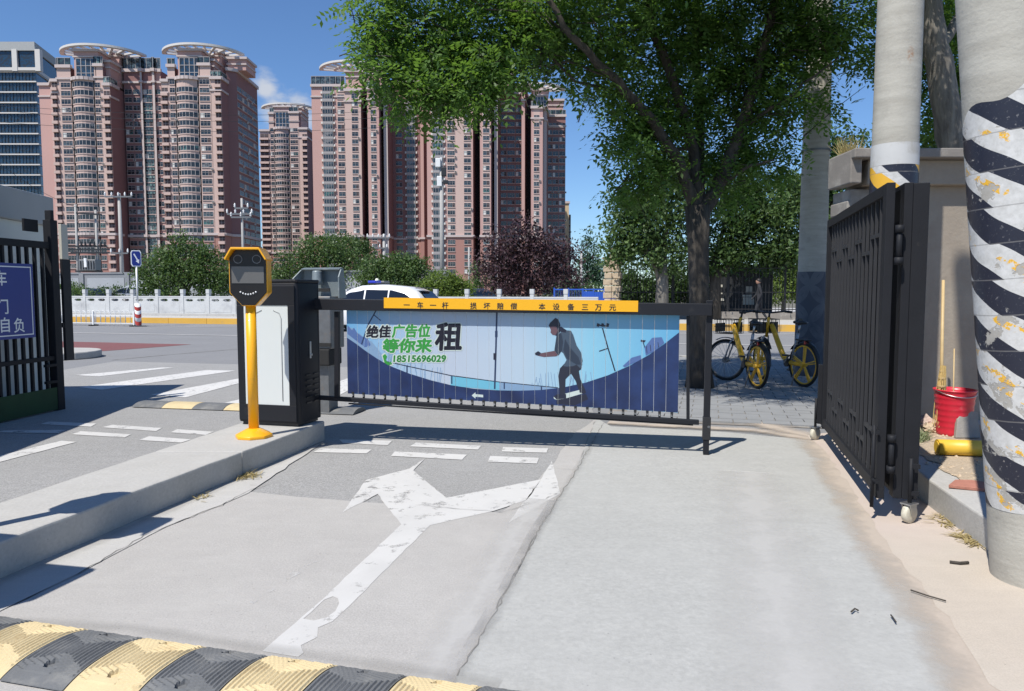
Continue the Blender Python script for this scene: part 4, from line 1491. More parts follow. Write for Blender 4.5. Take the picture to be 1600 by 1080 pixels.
# far things on the rim of the bowl
pr('print_haze', [(541, 510), (551, 513), (556, 522), (562, 521), (572, 532), (580, 533), (590, 545), (604, 562), (590, 566), (541, 530)])
pr('print_building', [(543, 508), (550, 516), (553, 512), (558, 520), (566, 526), (574, 528), (580, 540), (570, 543), (543, 522)])
for k in range(34):
    x = random.uniform(565, 690)
    yb = 545 + (x - 565) * .42
    pline('print_haze', [(x, yb + 6), (x + random.uniform(-4, 4), yb - random.uniform(6, 22))], .9)
for k in range(40):
    x = random.uniform(828, 935)
    pline('print_haze', [(x, 606), (x + random.uniform(-5, 5), 606 - random.uniform(6, 26))], .8)
pr('print_cyan', [(704, 588), (780, 597), (850, 603), (850, 612), (780, 610), (704, 603)])
pr('print_haze', [(780, 597), (868, 606), (868, 611), (780, 610)])
pline('print_dark', [(600, 564), (640, 573), (705, 587), (780, 597), (872, 606)], 1.3)
for x, y0, y1 in ((636, 571, 584), (706, 587, 600), (788, 597, 608), (846, 603, 612)):
    pline('print_pole', [(x, y0), (x, y1)], 2)
pline('print_pole', [(590, 481), (575, 508), (565, 538)], 1.9)
pline('print_pole', [(584, 492), (595, 501)], 1.5)
pline('print_pole', [(776.5, 484), (775, 540), (773, 608)], 2.6)
pr('print_pole', [(773.5, 517), (777.5, 517), (777.5, 527), (773.5, 527)])
pr('print_dark', [(771, 552), (776, 552), (775.5, 563), (771, 562)])
pline('print_dark', [(941.5, 513), (950, 544), (961, 580)], 2.0)
pline('print_dark', [(951, 544), (936, 549)], 1.6)
pline('print_dark', [(934, 508), (951, 510)], 2.2)
for x in (935, 942, 950):
    pr('print_dark', [(x - 2, 505), (x + 2, 506), (x + 1, 511), (x - 3, 510)])
pline('print_dark', [(1005, 535), (1008, 545)], 1.4)
pr('print_dark', [(1001, 531), (1009, 532), (1007, 535), (1001, 534)])
pr('print_building', [(1007, 543), (1019, 528), (1034, 527), (1038, 536), (1022, 549), (1009, 556)])
for k in range(4):
    pline('print_dark', [(1010 + k * 6, 541 - k * 2), (1011 + k * 6, 552 - k * 3)], 1.0)
pr('print_building', [(973, 572), (987, 559), (1001, 555), (1002, 562), (976, 574)])
# the bowl of the skate ramp
bowl = [(541, 527), (556, 537), (572, 549), (590, 561), (612, 573), (640, 584), (672, 594), (705, 602), (740, 607.5), (775, 610), (810, 610.5), (845, 609.5), (880, 605.5), (915, 598), (950, 586.5), (985, 571), (1015, 554), (1040, 536), (1063, 518)]
pr('print_bowl', bowl + [(1061, 650), (541, 620)])
pr('print_white', [(737, 618), (743, 613), (743, 616), (755, 617), (755, 621), (743, 620), (743, 623)])
# skater
k6 = lambda pts: [(820 + x / 6.667, 480 + y / 6.667) for x, y in pts]
pr('print_dark', k6([(330, 960), (640, 905), (660, 960), (520, 1025), (330, 1010)]))
pr('print_white', k6([(300, 935), (330, 925), (560, 865), (590, 862), (600, 900), (430, 950), (330, 965), (305, 955)]))
pr('print_dark', k6([(300, 930), (340, 905), (430, 905), (432, 950), (330, 962)]))
pr('print_dark', k6([(568, 860), (625, 850), (640, 890), (620, 905), (570, 890)]))
pr('print_trousers', k6([(430, 570), (600, 590), (585, 650), (520, 690), (480, 695), (425, 750), (420, 910), (365, 910), (350, 720), (365, 640)]))
pr('print_trousers', k6([(480, 690), (560, 640), (575, 740), (625, 850), (600, 875), (560, 860), (530, 770)]))
pr('print_shirt', k6([(330, 300), (400, 240), (480, 245), (505, 290), (540, 400), (585, 470), (603, 560), (580, 640), (540, 600), (500, 615), (440, 620), (400, 615), (435, 550), (400, 480), (375, 460), (345, 500), (310, 450), (318, 380)]))
pr('print_shirt_shade', k6([(330, 300), (380, 270), (400, 360), (390, 450), (350, 505), (308, 450), (318, 380)]))
pr('print_shirt_shade', k6([(420, 330), (470, 420), (560, 520), (585, 600), (540, 600), (440, 540), (400, 450)]))
pr('print_skin', k6([(105, 480), (140, 460), (170, 480), (310, 455), (345, 500), (330, 512), (200, 520), (130, 505)]))
pr('print_dark', k6([(105, 480), (140, 458), (168, 478), (150, 505), (112, 500)]))
pr('print_skin', k6([(255, 200), (345, 190), (370, 250), (330, 295), (290, 290), (268, 265), (272, 240)]))
pr('print_dark', k6([(325, 195), (380, 205), (435, 240), (425, 268), (370, 255), (335, 300), (318, 298), (345, 245)]))
pr('print_dark', k6([(248, 195), (262, 165), (318, 112), (350, 130), (372, 190), (360, 210), (300, 195), (255, 205)]))


def tri_mesh(polys):
    """flat outlines with a material each to one mesh lying on the plane y = 0"""
    mb = MB()
    names = []
    for i, (m, pts) in enumerate(polys):
        if m not in names:
            names.append(m)
        y = -0.0005 - 0.00001 * i
        mb.add([(s, y, z) for s, z in pts], [tuple(range(len(pts)))], names.index(m))
    return mb, names


def letter(body, size, px, py, m, shear, d, ylev, stretch=(1, 1), n=6):
    """printed heavy lettering as flat shapes: (material, vertices, faces)"""
    V_, F_ = bold_text(body, size, d, shear, .00005, n)
    s0, z0 = Q(px, py)
    c_, s_ = cos(radians(1.2)), sin(radians(1.2))
    vv = []
    for x, z, k in V_:
        x, z = x * stretch[0], z * stretch[1]
        vv.append((s0 + x * c_ - z * s_, ylev - k, z0 + x * s_ + z * c_))
    return m, vv, F_


LET = []
for halo, lev in ((.0105, -.0014), (0, -.0026)):
    mm = lambda m: 'print_white' if halo else m
    n_ = 10 if halo else 6
    LET += [letter('绝佳', .118, 572, 526.0, mm('print_ink'), .14, .0052 + halo, lev, (1.04, 1.02), n_),
            letter('广告位', .126, 612, 525.5, mm('print_green'), .14, .0052 + halo, lev, (1.0, 1.0), n_),
            letter('等你来', .150, 597, 549.0, mm('print_green'), .14, .0066 + halo, lev, (1.08, .92), n_),
            letter('租', .265, 679, 543.5, mm('print_ink'), .10, .0098 + halo, lev, (1.0, 1.04), n_),
            letter('18515696029', .085, 612, 565.5, mm('print_green_deep'), .10, .0032 + halo, lev, (1.14, 1.02), n_)]
    hs = [(598, 556), (602, 553), (605, 557), (603, 562), (606, 566), (611, 565), (613, 569), (607, 571), (601, 567)]
    if halo:
        cx_, cy_ = 605, 562
        hs = [(cx_ + (x - cx_) * 1.28, cy_ + (y - cy_) * 1.22) for x, y in hs]
    LET.append((mm('print_green'), [(a, lev, b) for a, b in (Q(*p) for p in hs)], [tuple(range(len(hs)))]))

pmb, pnames = tri_mesh(PRINT)
for m, vv, ff in LET:
    if m not in pnames:
        pnames.append(m)
    pmb.add(vv, ff, pnames.index(m))
FX = [(min(pmb.v[j][0] for j in f), max(pmb.v[j][0] for j in f)) for f in pmb.f]
hinge_m = MB()
hinge_m.tube([(0, 0, -.018), (0, 0, .016)], .011, 10)
hinge_m.box(-.012, .012, -.012, .012, .016, .036)
hinge_me = hinge_m.mesh('roller', 'black_plastic')
hinge_m2 = MB().tube([(0, -.012, 0), (0, -.017, 0)], .006, 8).mesh('roller_pin', 'steel')
for k in range(NS):
    a, b = S0 + k * PW, S0 + (k + 1) * PW
    za0, za1 = edge_z(a)
    zb0, zb1 = edge_z(b)
    wob = random.uniform(-.0012, .0012)
    mb = MB()
    e, g = .0009, .0006
    # front print area, thin white edges, back
    mb.add([(a + g + e, YF, za0), (b - g - e, YF, zb0), (b - g - e, YF, zb1), (a + g + e, YF, za1)], [(0, 1, 2, 3)], 0)
    mb.add([(a + g, YF + .002, za0), (a + g + e, YF, za0), (a + g + e, YF, za1), (a + g, YF + .002, za1)], [(0, 1, 2, 3)], 1)
    mb.add([(b - g - e, YF, zb0), (b - g, YF + .002, zb0), (b - g, YF + .002, zb1), (b - g - e, YF, zb1)], [(0, 1, 2, 3)], 1)
    mb.add([(a + g, YF + .002, za0), (b - g, YF + .002, zb0), (b - g, YF + .002, zb1), (a + g, YF + .002, za1),
            (a + g, YF + .014, za0), (b - g, YF + .014, zb0), (b - g, YF + .014, zb1), (a + g, YF + .014, za1)],
           [(4, 7, 6, 5), (0, 4, 5, 1), (3, 2, 6, 7), (0, 3, 7, 4), (1, 5, 6, 2)], 1)
    me = mb.mesh('slat', ['print_sky', 'sign_white'])
    uv = me.uv_layers.new(name='UVMap')
    for li, lp in enumerate(me.loops):
        co = me.vertices[lp.vertex_index].co
        uv.data[li].uv = ((co.x - S0) / (S1 - S0), (co.z - .4) / .95)
    o = link('slat', me, arm)
    o.location.y = wob
    # the share of the print that lies on this slat
    bm = bmesh.new()
    sel = [i for i in range(len(pmb.f)) if FX[i][0] < b and FX[i][1] > a]
    used, fs, pv = {}, [], []
    for i in sel:
        fs.append(tuple(used.setdefault(j, len(used)) for j in pmb.f[i]))
    pmesh = bpy.data.meshes.new('print')
    pmesh.from_pydata([pmb.v[j] for j in used], [], fs)
    pmesh.polygons.foreach_set('material_index', [pmb.m[i] for i in sel])
    bm.from_mesh(pmesh)
    bpy.data.meshes.remove(pmesh)
    for co, no in (((a + g + e, 0, 0), (-1, 0, 0)), ((b - g - e, 0, 0), (1, 0, 0))):
        bmesh.ops.bisect_plane(bm, geom=bm.verts[:] + bm.edges[:] + bm.faces[:], plane_co=co, plane_no=no, clear_outer=True)
    for co, no in (((a, 0, za0 + .001), (0, 0, -1)), ((a, 0, za1 - .001), (0, 0, 1))):
        bmesh.ops.bisect_plane(bm, geom=bm.verts[:] + bm.edges[:] + bm.faces[:], plane_co=co, plane_no=no, clear_outer=True)
    if len(bm.faces):
        pm2 = bpy.data.meshes.new('print')
        bm.to_mesh(pm2)
        for n_ in pnames:
            pm2.materials.append(MATS[n_])
        po = link('print', pm2, o)
        po['kind'] = 'stuff'
        po.location.y = YF
    bm.free()
    t = (k + .5) / NS
    ro = link('roller', hinge_me, arm)
    s = (a + b) / 2
    zr = bl_[1] + (br_[1] - bl_[1]) * (s - bl_[0]) / (br_[0] - bl_[0]) + .038
    ro.location = (s, YF + .005, zr)
    rp = link('roller_pin', hinge_m2, ro)
    tp = MB().bar((s - .03, YF + .006, za1 + .012), (s + .03, YF + .006, za1 + .012), .014, .03).build('slat_clip', 'black_plastic', arm)

# grey equipment cabinet behind the housing
cp = A(484, 530, 8.6)
gc = thing('control_cabinet', 'weathered grey metal control cabinet with a raised hood behind the black barrier housing', 'control cabinet', (cp.x, 8.6, .0), radians(-14))


def cz(py):
    return A(480, py, 8.6).z


MB().box(-.08, .27, 0, .34, cz(545), cz(463)).build('cabinet_body', 'steel_dull', gc, bevel=.012)
MB().box(-.02, .2, .06, .28, 0, cz(545)).build('pedestal', 'steel_dull', gc)
hd = MB()
zb_, zt_ = cz(466), cz(419)
hd.add([(-.27, .34, zb_), (.29, .34, zb_), (.28, .30, zt_), (-.22, .30, zt_)], [(0, 1, 2, 3)])
hd.add([(-.27, .34, zb_), (-.22, .30, zt_), (-.22, .22, zt_ - .02), (-.28, .14, zt_ - .12), (-.29, .14, zb_)], [(0, 1, 2, 3, 4)])
hd.add([(.29, .34, zb_), (.29, .16, zb_), (.29, .16, zt_ - .1), (.28, .24, zt_ - .01), (.28, .30, zt_)], [(0, 1, 2, 3, 4)])
hd.add([(-.22, .30, zt_), (.28, .30, zt_), (.28, .22, zt_ - .015), (-.22, .22, zt_ - .015)], [(0, 1, 2, 3)])
ho = hd.build('hood', 'cabinet_grey', gc)
so = ho.modifiers.new('thick', 'SOLIDIFY'); so.thickness = .014
MB().lathe([(.075, 0), (.06, .05), (.055, .15), (.05, .165), (.02, .17)], 16, (0, .2, cz(445))).build('motor_cap', 'cabinet_grey', gc)
MB().box(-.22, .24, .12, .33, zb_ - .03, zb_ + .02).build('shelf', 'steel_dull', gc)
for py in (541, 456):
    MB().box(-.085, .275, -.015, .0, cz(py), cz(py) + .04).build('rubber_band', 'rubber', gc)
MB().box(-.06, .255, -.02, .3, cz(571), cz(545)).build('rubber_foot', 'rubber', gc, bevel=.015)

# ------------------------------------------------------------------ steel gate on the right
N1, F1 = Vector((2.31, 4.56, 0)), Vector((2.985, 7.0, 0))
gdir = (F1 - N1).normalized()
glen = (F1 - N1).length
gang = atan2(gdir.y, gdir.x)


def gate_leaf(loc, label, near_caster, far_caster):
    """x runs from the near end to the far end"""
    g = thing('gate_leaf', label, 'gate', loc, gang, 'folded gate leaves')
    z0, z1, t = .17, 2.11, .05
    fr = MB()
    fr.box(0, .105, -t / 2, t / 2, z0 - .02, z1)
    if not near_caster:
        fr.box(.0, .10, -.115, -t / 2 - .001, z0 - .02, z1 - .004)
    g0 = fr.build('stile', 'black_gate', g, bevel=.004)
    MB().box(glen - .07, glen, -t / 2, t / 2, z0 - .02, z1).build('stile', 'black_gate', g, bevel=.004)
    MB().box(.105, glen - .07, -t / 2, t / 2, z1 - .07, z1).build('top_rail', 'black_gate', g, bevel=.003)
    MB().box(.105, glen - .07, -t / 2, t / 2, z0, z0 + .075).build('bottom_rail', 'black_gate', g, bevel=.003)
    nb = 15
    xs = [.105 + (glen - .175) * (k + 1) / (nb + 1) for k in range(nb)]
    if not near_caster:
        MB().box(.10, glen - .06, .020, .026, z0 + .03, z1 - .03).build('backing_sheet', 'gate_sheet', g)
    bmesh_ = MB().box(-.011, .011, -.009, .009, z0 + .075, z1 - .07).mesh('bar', 'gate_bar')
    for x in xs:
        o = link('bar', bmesh_, g)
        o.location.x = x
    for k in range(nb - 1):
        d = (xs[1] - xs[0])
        st = k % 4
        for zz in ((.52, 1.80) if st == 0 else ((.40, 1.70) if st == 2 else ())):
            MB().box(xs[k] + .013, xs[k + 1] + d * .0 - .013, -.008, .008, zz, zz + .026).build('cross_piece', 'gate_bar', g)
            if k + 2 < nb:
                MB().box(xs[k + 1] + .013, xs[k + 2] - .013, -.008, .008, zz, zz + .026).build('cross_piece', 'gate_bar', g)
    return g


def add_caster(g, x, y):
    wl = MB().lathe([(.02, -.021), (.05, -.021), (.06, -.014), (.06, .014), (.05, .021), (.02, .021)], 22).build('caster_wheel', 'cream_wheel', g)
    wl.rotation_euler = (radians(90), 0, radians(28) - gang)
    wl.location = (x, y, .076)
    fk = MB()
    for s in (-1, 1):
        fk.prism([(-.035, .135), (.03, .135), (.014, .06), (-.014, .06)], s * .028 - .002, s * .028 + .002, axis='y')
    fk.box(-.045, .04, -.034, .034, .135, .143)
    f = fk.build('caster_fork', 'steel', g)
    f.location, f.rotation_euler = (x, y, 0), (0, 0, radians(28) - gang)
    st = MB().tube([(x, y, .14), (x, y, .42)], .012, 10)
    st.box(x - .012, x + .012, y - .05, y - .004, .36, .385)
    st.box(x - .012, x + .012, y - .05, y - .004, .19, .215)
    st.build('caster_stem', 'black_gate', g)


ga = gate_leaf(tuple(N1), 'black steel gate leaf with fret pattern bars, the one nearer the lane', True, True)
off = Vector((gdir.y, -gdir.x, 0)) * .105
gb = gate_leaf(tuple(N1 + off + gdir * .03), 'black steel gate leaf folded in behind the front leaf, on the pole side', False, True)
add_caster(ga, glen + .05, .07)
add_caster(gb, -.05, -.06)
MB().box(glen + .0, glen + .045, .0, .06, .18, .75).build('end_plate', 'black_gate', ga, bevel=.004)
for zz in (.44, 1.73):
    hm = MB()
    hm.tube([(-.016, -.052, zz - .11), (-.016, -.052, zz + .11)], .017, 12)
    hm.tube([(-.016, -.052, zz - .12), (-.016, -.052, zz - .075)], .026, 10)
    hm.tube([(-.016, -.052, zz + .075), (-.016, -.052, zz + .12)], .026, 10)
    hm.box(-.014, .03, -.06, -.044, zz - .09, zz + .09)
    hm.build('hinge', 'black_gate', ga)
bo = MB()
bo.tube([(-.02, .05, .10), (-.02, .05, .62)], .011, 10)
bo.box(-.03, .02, .02, .06, .56, .585)
bo.box(-.03, .02, .02, .06, .25, .275)
bo.tube([(-.02, .05, .28), (-.07, .05, .28)], .008, 8)
bo.build('drop_bolt', 'black_gate', ga)

# ------------------------------------------------------------------ concrete poles
pp = Vector((2.64, 3.60, 0))
bp = thing('concrete_pole', 'thick concrete pole wrapped in torn black and white warning tape at the right edge', 'utility pole', tuple(pp))
bp.rotation_euler = (0, radians(-6.5), 0)      # the pole leans towards the drive
nseg = 48
MB().lathe([(.213, -.15), (.209, .2), (.205, .41)], nseg, cap=False).build('foot', 'pole_concrete', bp)
# uneven top edge of the wrap
wr = MB()
vv, ff = [], []
rows = 40
for i in range(rows + 1):
    for k in range(nseg):
        a = 2 * pi * k / nseg
        zt_ = 2.36 + .08 * sin(a + 2.6) + .03 * sin(4 * a + 1)
        z = .405 + (zt_ - .405) * i / rows
        r = .2085 - .004 * z + random.uniform(-.0006, .0006)
        vv.append((r * cos(a), r * sin(a), z))
for i in range(rows):
    for k in range(nseg):
        ff.append((i * nseg + k, i * nseg + (k + 1) % nseg, (i + 1) * nseg + (k + 1) % nseg, (i + 1) * nseg + k))
wr.add(vv, ff, 0, True)
wr.build('warning_wrap', 'warning_tape', bp)
MB().lathe([(.204, .40), (.196, 2.3), (.165, 8.5)], nseg, cap=False).build('shaft', 'pole_concrete', bp)

p2_ = A(1396, 300, 6.15)
zb1_ = A(1396, 262, 6.15).z - .19
b2p = thing('concrete_pole', 'concrete pole behind the gate with a rust stain and a white painted band', 'utility pole', (p2_.x, 6.15, .19))
MB().lathe([(.187, 0), (.180, zb1_)], 40, cap=False).build('warning_wrap', 'warning_tape_plain', b2p)
zb1 = A(1396, 262, 6.15).z - .19
zb2 = A(1396, 228, 6.15).z - .19
MB().lathe([(.180, zb1 + .002), (.179, zb2)], 40, cap=False).build('painted_band', 'white_band', b2p)
MB().lathe([(.178, 0), (.174, zb2 - .05), (.1745, zb2), (.150, 8)], 40, cap=False).build('shaft', 'pole_concrete_rusty', b2p)

p3_ = A(1266, 540, 12.6)
b3p = thing('concrete_pole', 'tall concrete pole behind the yellow bicycles with a dark ringed wrap on its foot', 'utility pole', (p3_.x, 12.6, 0))
zw = A(1266, 425, 12.6).z
MB().lathe([(.262, 0), (.240, zw)], 32, cap=False).build('pole_sleeve', 'pole_wrap', b3p)
MB().lathe([(.253, 0), (.232, zw), (.17, 10)], 32, cap=False).build('shaft', 'pole_concrete', b3p)
MB().lathe([(.236, A(1266, 238, 12.6).z), (.236, A(1266, 235, 12.6).z)], 32, cap=False).build('strap', 'steel_dull', b3p)

# ------------------------------------------------------------------ gate pier with its concrete canopy
PD = 7.15
gp = thing('gate_pier', 'rough beige cement gate pier with a heavy concrete coping behind the taped pole', 'gate pier', (A(1432, 600, PD).x, PD, .19))
xl, xr = A(1434, 500, PD).x, A(1640, 500, PD).x
ztop = A(1450, 290, PD).z
MB().box(xl, xr, PD, PD + .9, .15, ztop).build('pier', 'cement_render', gp, world=True, bevel=.012)
zc0, zc1, zc2 = A(1450, 289, PD - .1).z, A(1450, 250, PD - .1).z, A(1450, 240, PD - .1).z
x0_ = A(1356, 270, PD - .1).x
MB().box(x0_, xr + .5, PD - .10, PD + .36, zc0 + .002, zc1).build('lintel', 'cement_render', gp, world=True, bevel=.01)
x1_ = A(1334, 250, PD - .2).x
MB().box(x1_, xr + .6, PD - .22, PD + .30, zc1 + .002, zc2 + .03).build('coping', 'cement_dark', gp, world=True, bevel=.01)
xe = A(1311, 260, PD + .35).x
MB().box(xe, x1_ - .003, PD - .15, PD + .35, A(1320, 290, PD).z, zc2 + .025).build('coping_end', 'cement_dark', gp, world=True, bevel=.012)
for k, (xx, zz, w) in enumerate(((1349, 300, .24), (1340, 318, .18), (1352, 330, .22))):
    q = A(xx, zz, PD)
    MB().box(q.x - w / 2, q.x + w / 2, PD + .02, PD + .4, q.z - .10, q.z + .03).build('corbel', 'cement_dark', gp, world=True, bevel=.012)

# ------------------------------------------------------------------ things on the ledge
bq = G(1489, 680, .19)
bk = thing('bucket', 'red ribbed plastic bucket holding a straw broom at the foot of the pier', 'bucket', (bq.x, bq.y, .197))
prof = [(.125, 0), (.128, .004)]
for k in range(7):
    z = .02 + k * .05
    prof += [(.130 + z * .085, z), (.133 + z * .085, z + .02), (.130 + z * .085, z + .04)]
prof += [(.165, .385), (.17, .39), (.17, .40), (.16, .40), (.155, .36), (.12, .02), (.001, .02)]
MB().lathe(prof, 36, cap=False).build('pail', 'red_plastic', bk)
hl = MB().tube([(.168 * cos(a), .168 * sin(a) - .0, .395 - .05 * abs(sin(a))) for a in [pi + pi * k / 14 for k in range(15)]], .004, 6)
hl.build('handle', 'steel', bk)
br = thing('broom', 'straw broom with a long bamboo handle standing upside in the red bucket', 'broom', (bq.x - .10, bq.y + .02, .22))
top = A(1474, 438, bq.y + .25) - Vector((bq.x - .10, bq.y + .02, .22))
MB().tube([(0, 0, .1), top * .5, top], [.016, .0145, .013], 10).build('broom_handle', 'bamboo', br)
hdm = MB()
for k in range(80):
    a, rr = random.uniform(0, 2 * pi), random.uniform(.0, 1)
    b0 = Vector((0, 0, .58)) + Vector((cos(a), sin(a), 0)) * .02 * rr
    m0 = Vector((0, .02, .30)) + Vector((cos(a), sin(a), 0)) * .042 * rr
    e0 = Vector((.02, 0, .08)) + Vector((cos(a) * .085 * rr, sin(a) * .06 * rr, random.uniform(-.05, .04)))
    hdm.tube([b0, m0, e0], .0035, 4, caps=False)
hdm.build('straw_head', 'straw', br, kind='stuff')
for z in (.40, .47, .53):
    MB().lathe([(.036 - (z - .4) * .1, -.008), (.038 - (z - .4) * .1, 0), (.036 - (z - .4) * .1, .008)], 14, (0, .01, z), cap=False).build('binding', 'bamboo', br)
st0 = A(1491, 545, bq.y + .2)
sk = MB().tube([(bq.x + .06, bq.y + .05, .23), ((bq.x + .02 + st0.x) / 2, bq.y + .12, (.23 + st0.z) / 2), tuple(st0)], [.007, .006, .005], 8).build('bamboo_stick', 'bamboo')
tag(sk, 'thin bamboo stick standing in the red bucket beside the broom', 'stick')
yq = G(1496, 712, .19)
yr_ = MB()
yr_.tube([(-.16, 0, .06), (.34, -.08, .06)], .06, 20)
yr_.tube([(-.165, .001, .06), (-.158, 0, .06)], .045, 16)
yo = yr_.build('yellow_roll', 'yellow_vinyl', loc=(yq.x, yq.y, .197))
tag(yo, 'yellow vinyl roll lying on the soil in front of the red bucket', 'roll')
sq = G(1508, 686, .19)
sl = MB().prism([(-.09, 0), (.12, 0), (.12, .22), (.0, .24), (-.06, .16)], -.02, .02, axis='y').build('stone_slab', 'stone_grey', loc=(sq.x, sq.y - .0, .197), bevel=.006)
sl.rotation_euler = (radians(-14), 0, 0)
tag(sl, 'broken grey stone slab leaning against the red bucket', 'slab')
tq = G(1508, 760, .19)
tl_ = MB().prism([(-.12, -.10), (.16, -.12), (.2, .03), (.05, .07), (-.05, .04)], 0, .022).build('tile_fragment', 'brick_red', loc=(tq.x, tq.y, .197), bevel=.004)
tl_.rotation_euler = (.05, .03, -.3)
tag(tl_, 'broken red tile lying on the ledge beside the taped pole', 'tile')
# pale rocks by the pier
for k, (px, py, r, m) in enumerate(((1441, 668, .10, 'stone_pink'), (1454, 672, .065, 'stone_sand'), (1432, 678, .05, 'stone_sand'))):
    q = G(px, py + 4, .19)
    bm = bmesh.new()
    bmesh.ops.create_icosphere(bm, subdivisions=3, radius=r)
    for v in bm.verts:
        n = v.co.normalized()
        v.co *= 1 + .22 * sin(7 * n.x + k) * cos(5 * n.y + 2 * k) + .12 * sin(13 * n.z + 9 * n.x)
        v.co.z *= .72
    me = bpy.data.meshes.new('rock'); bm.to_mesh(me); bm.free()
    me.materials.append(MATS[m])
    o = link('rock', me)
    o.location = (q.x, q.y, .19 + r * .6)
    tag(o, ('pale pinkish rock lying at the foot of the pier behind the gate', 'sand coloured rock between the pinkish rock and the red bucket', 'smallest sand coloured rock beside the weeds behind the gate')[k], 'rock')
rub = MB()
for k in range(260):
    px, py = random.uniform(1420, 1530), random.uniform(672, 770)
    q = G(px, py, .198)
    if q.x < 3.0:
        continue
    r = random.choice((.004, .006, .008, .013))
    rub.add([(q.x + r * a * random.uniform(.6, 1.2), q.y + r * b * random.uniform(.6, 1.2), .197 + r * c) for a, b, c in ((-1, -1, 0), (1, -1, 0), (1, 1, 0), (-1, 1, 0), (0, 0, 1.1))],
            [(0, 1, 4), (1, 2, 4), (2, 3, 4), (3, 0, 4)])
tag(rub.build('rubble', 'stone_sand', kind='stuff'), 'small rubble scattered over the soil around the bucket', 'rubble')


def tuft(name, label, cat, m, pxs, n, ln, z, flat=0.3):
    mb = MB()
    for k in range(n):
        px, py = random.choice(pxs)
        q = G(px + random.gauss(0, 6), py + random.gauss(0, 3), z)
        a = random.uniform(0, 2 * pi)
        l = ln * random.uniform(.4, 1)
        d = Vector((cos(a), sin(a), random.uniform(.05, 1.0) * flat))
        w = Vector((-sin(a), cos(a), 0)) * .0035
        p = Vector((q.x, q.y, z + .003))
        mb.add([p - w, p + w, p + d * l * .6 + w, p + d * l * .6 - w, p + d * l], [(0, 1, 2, 3), (3, 2, 4)])
    o = mb.build(name, m, kind='stuff', fix=False)
    tag(o, label, cat, None, 'stuff')


tuft('weeds', 'grey green weeds growing between the gate and the pinkish rock', 'weeds', 'weed', [(1428, 684), (1436, 688), (1442, 684), (1422, 690)], 420, .10, .19, 1.3)
tuft('dry_grass', 'dry straw coloured grass lying at the foot of the ledge by the taped pole', 'dry grass', 'dry_grass', [(1515, 845), (1500, 838), (1528, 850), (1480, 818), (1470, 810)], 170, .10, .018, .25)
tuft('straw_litter', 'small heap of dry straw in the gutter beside the island', 'straw', 'dry_grass', [(388, 743), (380, 746), (396, 742)], 130, .08, .016, .5)
tuft('straw_scrap', 'few scraps of dry straw by the crack in the island', 'straw', 'dry_grass', [(312, 778), (318, 776)], 30, .06, .016, .4)


def twig(name, label, pxs, r, z=.026):
    pts = [G(px, py, z) for px, py in pxs]
    tag(MB().tube([tuple(p) for p in pts], r, 6).build(name, 'bark'), label, 'twig')


twig('twig', 'short dark thick twig lying on the dusty strip left of the taped pole', [(1484, 878), (1500, 880), (1513, 879)], .008)
twig('twig', 'thin pale twig lying at the edge between concrete and dust', [(1423, 922), (1450, 931), (1478, 939)], .0035)
twig('twig', 'tiny bent twig on the concrete, right one of two', [(1392, 961), (1396, 966), (1400, 972)], .0035)
twig('twig', 'tiny forked twig on the concrete, left one of two', [(1330, 956), (1336, 951), (1341, 954)], .004)
for k, (px, py) in enumerate(((1283, 809), (1368, 886), (1304, 834), (1188, 684), (1060, 715))):
    pass

# ------------------------------------------------------------------ left gate, sign and gatehouse
LP = G(95, 640)
lgd = Vector((-.10, -.99, 0)).normalized()       # the gate runs back towards the camera side
lang = atan2(lgd.y, lgd.x)
lg = thing('barred_gate', 'black barred gate with a green sheet along its foot at the left edge', 'gate', (LP.x, LP.y, 0), lang)


def LX(px):
    """distance along the gate from its post"""
    r = ray(px, 500)
    n = Vector((-lgd.y, lgd.x, 0))
    t = Vector((LP.x, LP.y, 0)).dot(n) / r.dot(n)
    return (r * t - Vector((LP.x, LP.y, r.z * t))).dot(lgd)


def LZ(px, py):
    r = ray(px, py)
    n = Vector((-lgd.y, lgd.x, 0))
    t = (Vector((LP.x, LP.y, 0))).dot(n) / r.dot(n)
    return EYE + r.z * t


GL = 3.4
zt_g = LZ(40, 378)
MB().box(-.02, .10, -.05, .05, 0, LZ(85, 345)).build('gate_post', 'black_gate', lg, bevel=.006)
MB().box(.02, .075, -.04, .04, LZ(85, 345), LZ(85, 330)).build('post_cap', 'black_gate', lg, bevel=.006)
MB().box(.10, GL, -.03, .03, zt_g - .06, zt_g + .02).build('top_rail', 'black_gate', lg, bevel=.004)
MB().box(.10, GL, -.03, .03, .62, .67).build('mid_rail', 'black_gate', lg, bevel=.004)
MB().box(.10, GL, -.03, .03, .05, .10).build('bottom_rail', 'black_gate', lg, bevel=.004)
bm_ = MB().box(-.016, .016, -.016, .016, .10, zt_g - .06).mesh('bar', 'black_gate')
for k in range(26):
    o = link('bar', bm_, lg)
    o.location.x = .2 + k * .12
gs = MB().box(.10, GL, .034, .042, .02, LZ(40, 613)).build('foot_sheet', 'green_sheet', lg)
for zz in (.35, .55):
    MB().box(.13, .30, .035, .075, zz, zz + .03).build('latch', 'black_gate', lg)
MB().box(.2, .42, -.055, -.03, LZ(55, 362), LZ(55, 343)).build('hinge_plate', 'black_gate', lg)
